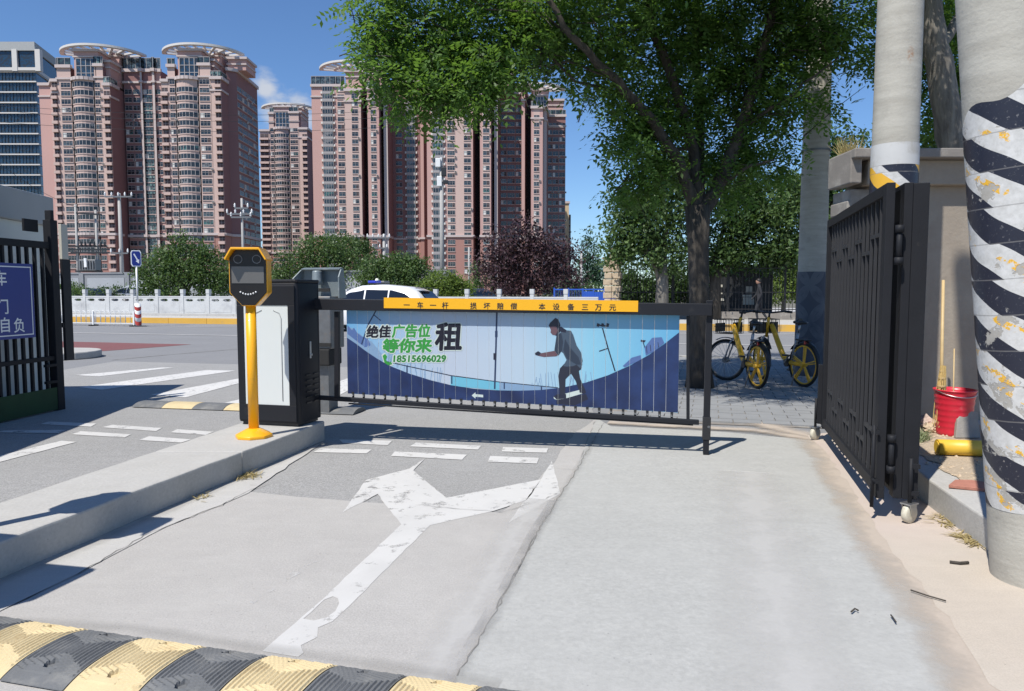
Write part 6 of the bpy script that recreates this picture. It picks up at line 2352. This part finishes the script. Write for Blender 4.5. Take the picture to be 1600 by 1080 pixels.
def bicycle(label, rear, front, steer, fyellow=False):
    rear, front = Vector(rear), Vector(front)
    d = (front - rear)
    ang = atan2(d.y, d.x)
    b = thing('bicycle', label, 'bicycle', (rear.x, rear.y, .02), ang, 'yellow shared bicycles under the tree')
    WB = 1.04
    wheel(b, 'wheel', True, 0, (0, 0, .33))
    wheel(b, 'wheel', fyellow, steer, (WB, 0, .33))
    fm = MB()
    fm.tube([(.0, .0, .335), (.20, 0, .33), (.36, 0, .34), (.48, 0, .42), (.62, 0, .62), (.76, 0, .84), (.80, 0, .90)], [.03, .034, .04, .042, .042, .04, .035], 12)
    fm.build('frame', 'bike_yellow', b)
    MB().tube([(.27, 0, .38), (.21, 0, .58), (.15, 0, .80)], [.026, .024, .022], 10).build('seat_tube', 'grey_paint', b)
    MB().tube([(.15, 0, .78), (.11, 0, .94)], .014, 10).build('seat_post', 'steel', b)
    MB().lathe([(.001, 0), (.07, .01), (.085, .03), (.06, .05), (.001, .055)], 16, (.06, 0, .93)).build('saddle', 'black_plastic', b)
    MB().tube([(.10, 0, .97), (.18, 0, .965), (.25, 0, .96)], [.055, .035, .02], 10).build('saddle_nose', 'black_plastic', b)
    c, s = cos(steer), sin(steer)

    def st(x, y, z):
        return (WB + (x - WB) * c - y * s, (x - WB) * s + y * c, z)
    fk = MB()
    for y in (-.06, .06):
        fk.tube([st(WB, y, .33), st(WB - .10, y, .62), st(WB - .16, y * .5, .72)], .013, 8)
    fk.build('fork', 'grey_paint', b)
    MB().tube([st(WB - .16, 0, .70), st(WB - .24, 0, 1.02)], .024, 10).build('head_tube', 'bike_yellow', b)
    MB().tube([st(WB - .24, 0, 1.0), st(WB - .26, 0, 1.09)], .016, 10).build('stem', 'black_plastic', b)
    MB().tube([st(WB - .42, -.28, 1.10), st(WB - .32, -.2, 1.11), st(WB - .25, -.06, 1.09), st(WB - .25, .06, 1.09), st(WB - .32, .2, 1.11), st(WB - .42, .28, 1.10)], .014, 8).build('handlebar', 'black_plastic', b)
    for y in (-.28, .28):
        MB().tube([st(WB - .44, y, 1.10), st(WB - .33, y * .78, 1.11)], .02, 8).build('grip', 'rubber', b)
    # basket of bars
    bk_ = MB()
    x0_b, x1_b, y0_b, y1_b, z0_b, z1_b = WB - .20, WB + .12, -.19, .19, .76, .98
    for z, e in ((z0_b, .02), (z1_b, 0), ((z0_b + z1_b) / 2, .01)):
        loop = [(x0_b + e, y0_b + e), (x1_b - e, y0_b + e), (x1_b - e, y1_b - e), (x0_b + e, y1_b - e)]
        for i in range(4):
            p, q = loop[i], loop[(i + 1) % 4]
            bk_.bar(st(p[0], p[1], z), st(q[0], q[1], z), .012, .012)
    for k in range(7):
        x = x0_b + (x1_b - x0_b) * k / 6
        for y in (y0_b, y1_b):
            bk_.bar(st(x, y, z0_b), st(x, y, z1_b), .006, .006)
        y = y0_b + (y1_b - y0_b) * k / 6
        for x in (x0_b, x1_b):
            bk_.bar(st(x, y, z0_b), st(x, y, z1_b), .006, .006)
        bk_.bar(st(x0_b, y, z0_b), st(x1_b, y, z0_b), .008, .006)
    bk_.add([st(x1_b - .01, y0_b + .02, z0_b + .02), st(x1_b - .01, y1_b - .02, z0_b + .02), st(x1_b - .01, y1_b - .02, z1_b - .06), st(x1_b - .01, y0_b + .02, z1_b - .06)], [(0, 1, 2, 3)])
    bk_.add([st(x0_b + .01, y0_b + .02, z0_b + .02), st(x0_b + .01, y1_b - .02, z0_b + .02), st(x0_b + .01, y1_b - .02, z1_b - .04), st(x0_b + .01, y0_b + .02, z1_b - .04)], [(0, 1, 2, 3)])
    bk_.build('basket', 'black_plastic', b)

    def fender(cx, st_, a0, a1):
        vv, ff = [], []
        n = 14
        for k in range(n + 1):
            a = radians(a0 + (a1 - a0) * k / n)
            for y, r in ((-.032, .355), (0, .368), (.032, .355)):
                p = (cx + r * cos(a), y, .33 + r * sin(a))
                vv.append(st(*p) if st_ else p)
        for k in range(n):
            for j in (0, 1):
                ff.append((3 * k + j, 3 * k + j + 1, 3 * k + 4 + j, 3 * k + 3 + j))
        return MB().add(vv, ff, 0, True).build('fender', 'black_plastic', b)
    fender(0, False, 35, 175)
    fender(WB, True, 60, 150)
    MB().box(-.12, .16, -.045, .045, .69, .715).build('rear_box', 'black_plastic', b, bevel=.01)
    MB().tube([(.36, -.045, .33), (.36, .045, .33)], .06, 16).build('crank_disc', 'black_plastic', b)
    for y, a in ((-.07, -.9), (.07, pi - .9)):
        e = (.36 + .16 * cos(a), y, .33 + .16 * sin(a))
        MB().bar((.36, y, .33), e, .016, .022).build('crank', 'steel_dull', b)
        MB().box(e[0] - .045, e[0] + .045, y + (.01 if y > 0 else -.09), y + (.09 if y > 0 else -.01), e[2] - .012, e[2] + .012).build('pedal', 'black_plastic', b)
    MB().tube([(.12, .06, .30), (.05, .16, .02)], .01, 8).build('kickstand', 'steel_dull', b)
    MB().box(-.06, -.03, -.03, .03, .64, .69).build('reflector', 'lamp_red', b)
    return b


bicycle('yellow bicycle with its basket turned left, standing nearer the barrier post', (3.60, 10.80, 0), (3.44, 11.80, 0), radians(38))
bicycle('yellow bicycle with a yellow five spoke rear wheel in front of the ringed pole', (4.36, 11.0, 0), (4.07, 12.0, 0), radians(-12), True)


# ------------------------------------------------------------------ foliage
def quick_mesh(name, verts, quads, m):
    me = bpy.data.meshes.new(name)
    nv, nq = len(verts), len(quads)
    me.vertices.add(nv)
    me.vertices.foreach_set('co', np.ascontiguousarray(verts, dtype=np.float32).ravel())
    me.loops.add(nq * 4)
    me.loops.foreach_set('vertex_index', np.ascontiguousarray(quads, dtype=np.int32).ravel())
    me.polygons.add(nq)
    me.polygons.foreach_set('loop_start', np.arange(0, nq * 4, 4, dtype=np.int32))
    me.polygons.foreach_set('loop_total', np.full(nq, 4, dtype=np.int32))
    me.materials.append(MATS[m])
    me.update(calc_edges=True)
    return me


def in_ellipsoids(ells, n, shell=0.55):
    """n points spread over the ellipsoids by volume, denser to the outside"""
    vol = np.array([e[1][0] * e[1][1] * e[1][2] for e in ells]) ** .8
    idx = rng.choice(len(ells), n, p=vol / vol.sum())
    d = rng.normal(size=(n, 3))
    d /= np.linalg.norm(d, axis=1)[:, None]
    r = rng.uniform(0, 1, n) ** (1 / 3)
    r = np.where(rng.uniform(size=n) < shell, .72 + .28 * r, r)
    C_ = np.array([tuple(e[0]) for e in ells])[idx]
    R = np.array([e[1] for e in ells])[idx]
    return C_ + d * R * r[:, None]


def unit(a):
    return a / np.maximum(1e-6, np.linalg.norm(a, axis=1))[:, None]


def leaf_quads(P, ax, nrm, ln, wd):
    """diamond leaves from base points, directions and normals"""
    side = unit(np.cross(nrm, ax))
    ln, wd = ln[:, None], wd[:, None]
    v = np.stack([P, P + ax * ln * .45 + side * wd * .5, P + ax * ln, P + ax * ln * .45 - side * wd * .5], axis=1)
    n = len(P)
    return v.reshape(-1, 3), np.arange(n * 4).reshape(n, 4)


def pinnate(centres, nl=11, L=.34, ll=.088, lw=.040):
    """drooping feathered leaves"""
    n = len(centres)
    az = rng.uniform(0, 2 * np.pi, n)
    el = rng.normal(-.35, .35, n)
    ax = np.stack([np.cos(az) * np.cos(el), np.sin(az) * np.cos(el), np.sin(el)], 1)
    up = unit(np.array([0, 0, 1.0]) + rng.normal(0, .38, (n, 3)))
    side = unit(np.cross(up, ax))
    up = unit(np.cross(ax, side))
    Ls = L * rng.uniform(.7, 1.2, n)
    VV, o = [], 0
    for j in range(nl):
        t = (j // 2 + .6) / (nl // 2 + .6)
        sgn = (1 if j % 2 else -1) if j < nl - 1 else 0
        base = centres + ax * (Ls * t)[:, None]
        base[:, 2] -= (t ** 2) * Ls * .25
        dirn = unit(ax * (.45 if sgn else 1) + side * sgn * .9 - up * .18 + rng.normal(0, .14, (n, 3)))
        nr = unit(up + rng.normal(0, .28, (n, 3)))
        sc_ = rng.uniform(.75, 1.2, n)
        v, _ = leaf_quads(base, dirn, nr, ll * sc_, lw * sc_)
        VV.append(v)
    v = np.concatenate(VV)
    return v, np.arange(len(v)).reshape(-1, 4)


def leaf_cloud(ells, n, size, clump=.35, per=22, shell=.6, aspect=.55):
    nc = max(1, n // per)
    c = in_ellipsoids(ells, nc, shell)
    P = np.repeat(c, per, axis=0) + rng.normal(0, clump, (nc * per, 3)) * np.array([1, 1, .75])
    n = len(P)
    ax = unit(rng.normal(size=(n, 3)) + np.array([0, 0, -.15]))
    nr = unit(rng.normal(0, .8, (n, 3)) + np.array([-.2, -.25, 1.0]))
    s = size * rng.uniform(.45, 1.5, n)
    return leaf_quads(P, ax, nr, s, s * aspect)


def pe(px, py, rx, ry, d, rd=None):
    """an ellipsoid of foliage of that apparent size at the distance d"""
    c = A(px, py, d)
    a, b = rx / F * d, ry / F * d
    return (tuple(c), (a, rd if rd else max(.5, .8 * (a + b) / 2), b))


def limbs(mb, paths, n=9):
    for pts, r0, r1 in paths:
        k = len(pts)
        fine, rad = [], []
        for i in range(k - 1):
            for j in range(4):
                t = j / 4
                p = Vector(pts[i]).lerp(Vector(pts[i + 1]), t)
                fine.append(p + Vector((random.gauss(0, 1), random.gauss(0, 1), 0)) * .012)
                rad.append(r0 + (r1 - r0) * (i + t) / (k - 1))
        fine.append(Vector(pts[-1])); rad.append(r1)
        mb.tube(fine, rad, n)


# the big pagoda tree behind the barrier
TB = G(1093, 607)
tree = thing('pagoda_tree', 'big tree with feathered leaves behind the barrier, its dark crown hanging over half the sky', 'tree', (TB.x, TB.y, 0))
D0 = TB.y


def tp_(px, py, d):
    return tuple(A(px, py, d))


tk = MB()
base = [(TB.x, TB.y, -.05), tp_(1093, 560, D0), tp_(1092, 460, D0), tp_(1091, 380, D0), tp_(1090, 322, D0)]
tk.tube(base, [.23, .155, .148, .155, .19], 16)
limbs(tk, [
    ([tp_(1088, 335, D0), tp_(1066, 262, D0 - .2), tp_(1020, 190, D0 - .5), tp_(965, 128, D0 - .9), tp_(928, 92, D0 - 1.2), tp_(880, 40, D0 - 1.5), tp_(840, -40, D0 - 1.6)], .095, .03),
    ([tp_(1089, 330, D0), tp_(1082, 230, D0 + .2), tp_(1050, 120, D0 + .1), tp_(1020, 40, D0 - .1), tp_(1000, -60, D0 - .2)], .095, .04),
    ([tp_(1092, 325, D0), tp_(1094, 200, D0 + .6), tp_(1090, 80, D0 + .9), tp_(1086, -60, D0 + 1.0)], .095, .04),
    ([tp_(1094, 335, D0), tp_(1124, 290, D0 + .1), tp_(1158, 200, D0 + .2), tp_(1185, 110, D0 + .2), tp_(1216, -20, D0 + .1), tp_(1225, -120, D0)], .115, .05),
    ([tp_(985, 150, D0 - .4), tp_(900, 128, D0 - .9), tp_(830, 62, D0 - 1.0), tp_(740, 74, D0 - 1.3), tp_(670, 30, D0 - 1.3), tp_(600, 50, D0 - 1.6)], .022, .005),
    ([tp_(928, 92, D0 - 1.2), tp_(850, 20, D0 - 1.2), tp_(760, 14, D0 - 1.4), tp_(690, -30, D0 - 1.5)], .02, .006),
    ([tp_(965, 128, D0 - .9), tp_(890, 96, D0 - 1.0), tp_(800, 112, D0 - 1.3), tp_(725, 132, D0 - 1.4), tp_(660, 150, D0 - 1.7)], .018, .004),
    ([tp_(1158, 200, D0 + .2), tp_(1220, 160, D0), tp_(1270, 120, D0 - .2), tp_(1310, 90, D0 - .3)], .03, .01),
    ([tp_(1082, 230, D0 + .2), tp_(1020, 240, D0), tp_(985, 270, D0 - .2), tp_(960, 300, D0 - .3)], .03, .01),
    ([tp_(1124, 290, D0 + .1), tp_(1170, 260, D0 - .1), tp_(1210, 250, D0 - .2)], .035, .012),
], 10)
tk.build('trunk', 'bark', tree, world=True, fix=False)
E1 = [pe(*e) for e in (
    (585, 25, 40, 45, 9.6), (600, 90, 34, 40, 9.6), (640, 55, 60, 60, 9.8), (635, 130, 36, 40, 9.6), (672, 150, 40, 38, 9.7), (700, 55, 70, 65, 9.9), (720, 115, 50, 40, 9.8),
    (770, 45, 75, 60, 10), (770, 102, 46, 38, 9.8), (745, 150, 26, 26, 9.6), (845, 40, 75, 60, 10.1), (850, 62, 48, 22, 9.9), (905, 70, 40, 26, 10.1), (930, 45, 75, 60, 10.4),
    (945, 140, 42, 42, 10.6), (985, 180, 40, 46, 10.8), (975, 235, 26, 28, 10.6), (1050, 50, 85, 60, 11.2), (1045, 140, 75, 60, 11.2), (1020, 215, 55, 45, 11), (1100, 200, 60, 55, 11.6),
    (1110, 100, 80, 65, 11.6), (1170, 55, 75, 65, 11.4), (1180, 150, 58, 55, 11.4), (1195, 225, 45, 50, 11.4), (1235, 90, 55, 75, 11.2), (1222, 180, 30, 50, 12.0), (1285, 35, 40, 42, 11),
    (1272, 80, 30, 38, 11.2), (1300, 165, 18, 20, 11), (1060, 275, 60, 36, 11.2), (1140, 265, 55, 42, 11.6), (1000, 285, 34, 36, 10.9), (640, -30, 70, 50, 9.8), (820, -40, 150, 60, 10.2), (1040, -50, 190, 70, 11.2), (1230, -40, 90, 60, 11.2))]
E2 = [((0.4, 9.6, 6.6), (2.6, 1.8, 1.0)), ((2.6, 11.2, 7.4), (3.2, 2.6, 1.7)), ((4.6, 11.8, 6.6), (1.8, 2.0, 1.5)), ((2.2, 13.0, 6.0), (2.4, 1.4, 1.6))]


# the part of the crown that reaches over the pavement on the camera's side, above the frame
E4 = [((2.0, 7.7, 5.7), (1.6, 1.0, .7)), ((1.7, 8.1, 6.1), (2.0, 1.3, .9)), ((3.3, 8.7, 6.5), (1.8, 1.5, 1.0)), ((2.6, 9.4, 7.4), (2.2, 1.6, 1.0)), ((4.9, 9.6, 6.8), (1.5, 1.5, 1.0))]


def sprays_of(ells, n_tw, per, sig):
    c = in_ellipsoids(ells, n_tw, .5)
    return np.repeat(c, per, axis=0) + rng.normal(0, sig, (n_tw * per, 3)) * np.array([1, 1, .8])


cen = np.concatenate([sprays_of(E1, 680, 12, .15), sprays_of(E2, 110, 10, .22), sprays_of(E4, 330, 12, .2)])
v, q = pinnate(cen)
crown = link('crown', quick_mesh('crown', v - np.array([TB.x, TB.y, 0]), q, 'leaf_locust'), tree)
# twigs carrying the leaves
tw = MB()
c_ = in_ellipsoids(E1, 260, .4)
for p in c_:
    p = Vector(p)
    d = Vector((random.gauss(0, 1), random.gauss(0, 1), random.gauss(.1, .5))).normalized() * random.uniform(.25, .6)
    tw.tube([p - d, p + Vector((0, 0, .03)), p + d], [.008, .006, .003], 4, caps=False)
tw.build('twigs', 'bark', tree, world=True, fix=False, kind='stuff')


def simple_tree(name, label, cat, px, d, ells, n, size, m, trunk_r=.16, clump=.35, group=None, per=22, bark='bark', base_px=None, fork=3):
    b = A(base_px or px, 460, d)
    t = thing(name, label, cat, (b.x, d, 0), 0, group)
    E = [pe(*e) if len(e) > 2 else e for e in ells]
    for (c, rr) in list(E):                       # tufts that break the outline
        for k in range(7):
            u_ = Vector((random.gauss(0, 1), random.gauss(0, 1), random.gauss(.35, .9))).normalized()
            s_ = random.uniform(.16, .36)
            E.append(((c[0] + u_.x * rr[0] * 1.02, c[1] + u_.y * rr[1] * 1.02, c[2] + u_.z * rr[2] * random.uniform(.95, 1.2)), (rr[0] * s_, rr[1] * s_, rr[2] * s_ * random.uniform(.8, 1.5))))
    zc = sum(e[0][2] for e in E) / len(E)
    tk = MB()
    tk.tube([(b.x, d, -.05), (b.x + .05, d, zc * .35), (b.x, d, zc * .7)], [trunk_r * 1.3, trunk_r, trunk_r * .8], 10)
    for e in random.sample(E[:len(ells)], min(len(ells), fork + 3)):
        c = Vector(e[0])
        limbs(tk, [([(b.x, d, zc * random.uniform(.4, .65)), tuple(Vector((b.x, d, zc * .7)).lerp(c, .5) + Vector((0, 0, .2))), tuple(c)], trunk_r * .55, trunk_r * .12)], 6)
    tk.build('trunk', bark, t, world=True, fix=False)
    v, q = leaf_cloud(E, n, size, clump, per)
    link('crown', quick_mesh('crown', v - np.array([b.x, d, 0]), q, m), t)
    return t


# greenery over the river, from left to right
simple_tree('bush', 'low clipped hedge bush beside the gate panel, left of the parked cars', 'bush', 118, 47, [(108, 458, 18, 14, 47, 1.0), (128, 460, 16, 12, 47, 1.0), (90, 458, 16, 14, 47, 1.)], 2600, .13, 'leaf_far', .05, .16)
simple_tree('bush', 'low grey green bush in front of the grey wall, behind the pale parked car', 'bush', 170, 50, [(158, 460, 16, 9, 50, .8), (180, 458, 14, 12, 50, .8)], 1500, .12, 'leaf_dark', .05, .16)
simple_tree('round_tree', 'broad dense green bush like tree left of the yellow camera post', 'tree', 288, 46, [(250, 425, 36, 30, 46), (290, 412, 45, 32, 46), (330, 425, 32, 34, 46), (285, 445, 65, 26, 46), (230, 450, 18, 24, 46), (345, 448, 20, 26, 46), (312, 400, 22, 16, 46), (262, 400, 20, 14, 46)], 19000, .16, 'leaf_far', .2, .24)
simple_tree('round_tree', 'tall light green tree behind the barrier housing, left of the white police car', 'tree', 500, 52, [(490, 395, 34, 26, 52), (530, 392, 30, 20, 52), (460, 420, 34, 28, 52), (510, 425, 45, 34, 52), (440, 440, 24, 22, 52), (555, 415, 26, 26, 52), (505, 450, 60, 16, 52)], 17000, .17, 'leaf_far', .2, .26)
simple_tree('round_tree', 'dark green tree peeping out behind the light green tree left of the police car', 'tree', 560, 57, [(545, 388, 32, 16, 57), (570, 400, 20, 18, 57)], 4200, .17, 'leaf_dark', .15, .24)
simple_tree('round_tree', 'rounded green tree right above the white police car', 'tree', 620, 48, [(585, 428, 26, 22, 48), (625, 418, 30, 18, 48), (650, 435, 24, 26, 48), (610, 445, 40, 18, 48)], 14000, .16, 'leaf_far', .16, .24)
simple_tree('bush', 'bright green round bush right of the white police car', 'bush', 695, 44, [(690, 445, 28, 16, 44), (718, 452, 20, 14, 44), (670, 455, 16, 12, 44)], 8000, .14, 'leaf_bright', .08, .2)
simple_tree('bush', 'small green bush by the dark parked car', 'bush', 750, 62, [(745, 432, 16, 16, 62), (762, 440, 12, 14, 62), (738, 446, 14, 10, 62)], 1500, .16, 'leaf_far', .07, .25)
simple_tree('plum_tree', 'dark purple leaved plum tree in front of the end of the pink towers', 'tree', 825, 42, [(790, 385, 30, 26, 42), (820, 370, 28, 22, 42), (850, 385, 32, 26, 42), (880, 405, 24, 26, 42), (780, 415, 30, 28, 42), (830, 415, 46, 34, 42), (865, 435, 34, 28, 42), (800, 445, 36, 24, 42), (896, 440, 12, 20, 42), (760, 410, 12, 20, 42)], 13000, .17, 'leaf_plum', .18, .32)
simple_tree('poplar', 'slim blue green poplar between the purple tree and the stone pillar', 'tree', 918, 72, [(918, 372, 7, 16, 72, .6), (920, 395, 13, 20, 72, .9), (920, 420, 18, 22, 72, 1.2), (922, 445, 20, 18, 72, 1.3), (932, 425, 12, 20, 72, .9), (905, 440, 12, 18, 72, .9)], 4600, .24, 'leaf_blue', .14, .3)
simple_tree('bush', 'bush in shade behind the blue hoarding at the foot of the poplar', 'bush', 895, 50, [(890, 455, 20, 12, 50), (925, 458, 22, 10, 50), (860, 460, 16, 10, 50)], 2200, .15, 'leaf_dark', .06, .25)
GR = 'street trees across the road'
simple_tree('street_tree', 'leafy street tree over the fence right of the stone pillar', 'tree', 1033, 32, [(975, 370, 30, 30, 32), (1010, 340, 40, 36, 32), (1050, 320, 44, 44, 32), (1000, 395, 40, 22, 32), (1045, 390, 40, 30, 32), (985, 330, 24, 26, 32), (1060, 270, 34, 30, 31.5), (960, 395, 16, 20, 32)], 16000, .17, 'leaf_far', .26, .28, GR, bark='bark_grey')
simple_tree('street_tree', 'dark leafy street tree across the road between the big trunk and the bicycles', 'tree', 1116, 33, [(1130, 370, 36, 36, 33), (1165, 335, 40, 36, 33), (1195, 370, 40, 40, 33), (1150, 300, 34, 22, 33), (1200, 310, 40, 30, 33), (1120, 400, 40, 22, 33), (1175, 405, 50, 18, 33), (1225, 395, 30, 26, 33)], 16500, .18, 'leaf_dark', .24, .28, GR)
simple_tree('street_tree', 'dark leafy street tree across the road behind the ringed pole', 'tree', 1300, 31.5, [(1240, 330, 34, 50, 31.5), (1280, 300, 34, 44, 31.5), (1310, 340, 40, 50, 31.5), (1300, 250, 28, 30, 31.5), (1330, 230, 24, 22, 31.5), (1270, 390, 44, 30, 31.5), (1345, 300, 30, 40, 31.5), (1290, 210, 18, 18, 31.5)], 16000, .17, 'leaf_far', .2, .28, GR)
simple_tree('hedge', 'yellow green sunlit hedge behind the iron railing left of the ringed pole', 'hedge', 1222, 43, [(1215, 450, 16, 22, 43), (1235, 445, 16, 24, 43), (1225, 420, 18, 14, 43), (1250, 455, 14, 20, 43)], 9000, .15, 'leaf_bright', .06, .2)
simple_tree('hedge', 'dark hedge behind the iron railing right of the stone pillar', 'hedge', 1010, 36.5, [(985, 450, 18, 24, 36.5, .7), (1015, 455, 20, 22, 36.5, .7), (1050, 450, 22, 26, 36.5, .7), (1085, 455, 20, 24, 36.5, .7)], 12000, .15, 'leaf_dark', .06, .2)
# tree behind the pier
t2 = thing('street_tree', 'leaning tree with a pale scarred trunk behind the gate pier and the two poles', 'tree', tuple(A(1500, 300, 10.5).xy) + (0,))
q0 = A(1500, 300, 10.5)
tk = MB()
limbs(tk, [([(q0.x + .05, 10.5, 0), tp_(1492, 240, 10.5), tp_(1470, 120, 10.5), tp_(1452, 30, 10.5), tp_(1440, -80, 10.5)], .19, .16),
           ([tp_(1462, 90, 10.5), tp_(1500, 20, 10.8), tp_(1540, -60, 11)], .08, .04)], 12)
tk.build('trunk', 'bark_grey', t2, world=True, fix=False)
E3 = [pe(*e) for e in ((1445, 40, 40, 50, 11.6), (1470, 130, 40, 50, 11.8), (1450, 90, 24, 40, 11.6), (1500, 60, 50, 60, 11.8), (1350, 95, 14, 16, 11.2), (1368, 20, 18, 30, 11.2), (1372, 85, 14, 20, 11.2), (1480, 190, 30, 30, 12), (1540, -20, 60, 60, 12), (1420, -40, 70, 50, 11.6), (1560, 60, 60, 60, 12))]
v, q = pinnate(sprays_of(E3, 230, 9, .15))
link('crown', quick_mesh('crown', v - np.array([t2.location.x, t2.location.y, 0]), q, 'leaf_locust'), t2)
simple_tree('bush', 'sunlit green bush above the coping, right of the white banded pole', 'bush', 1455, 13, [(1445, 215, 26, 22, 13), (1475, 225, 30, 24, 13), (1520, 215, 40, 30, 13), (1450, 240, 40, 20, 13)], 3600, .075, 'leaf_bright', .05, .12)
# dry stalks on the coping
mb = MB()
for k in range(120):
    p0 = A(random.uniform(1312, 1345), 238, PD + .3)
    p0.z = zc2 + .03
    d = Vector((random.gauss(0, .5), random.gauss(0, .5), 1)).normalized() * random.uniform(.08, .24)
    w = Vector((.004, 0, 0))
    mb.add([p0 - w, p0 + w, p0 + d + w * .3, p0 + d - w * .3], [(0, 1, 2, 3)])
tag(mb.build('dry_stalks', 'dry_grass', kind='stuff', fix=False), 'dry stalks sprouting on the end of the concrete coping', 'dry stalks')
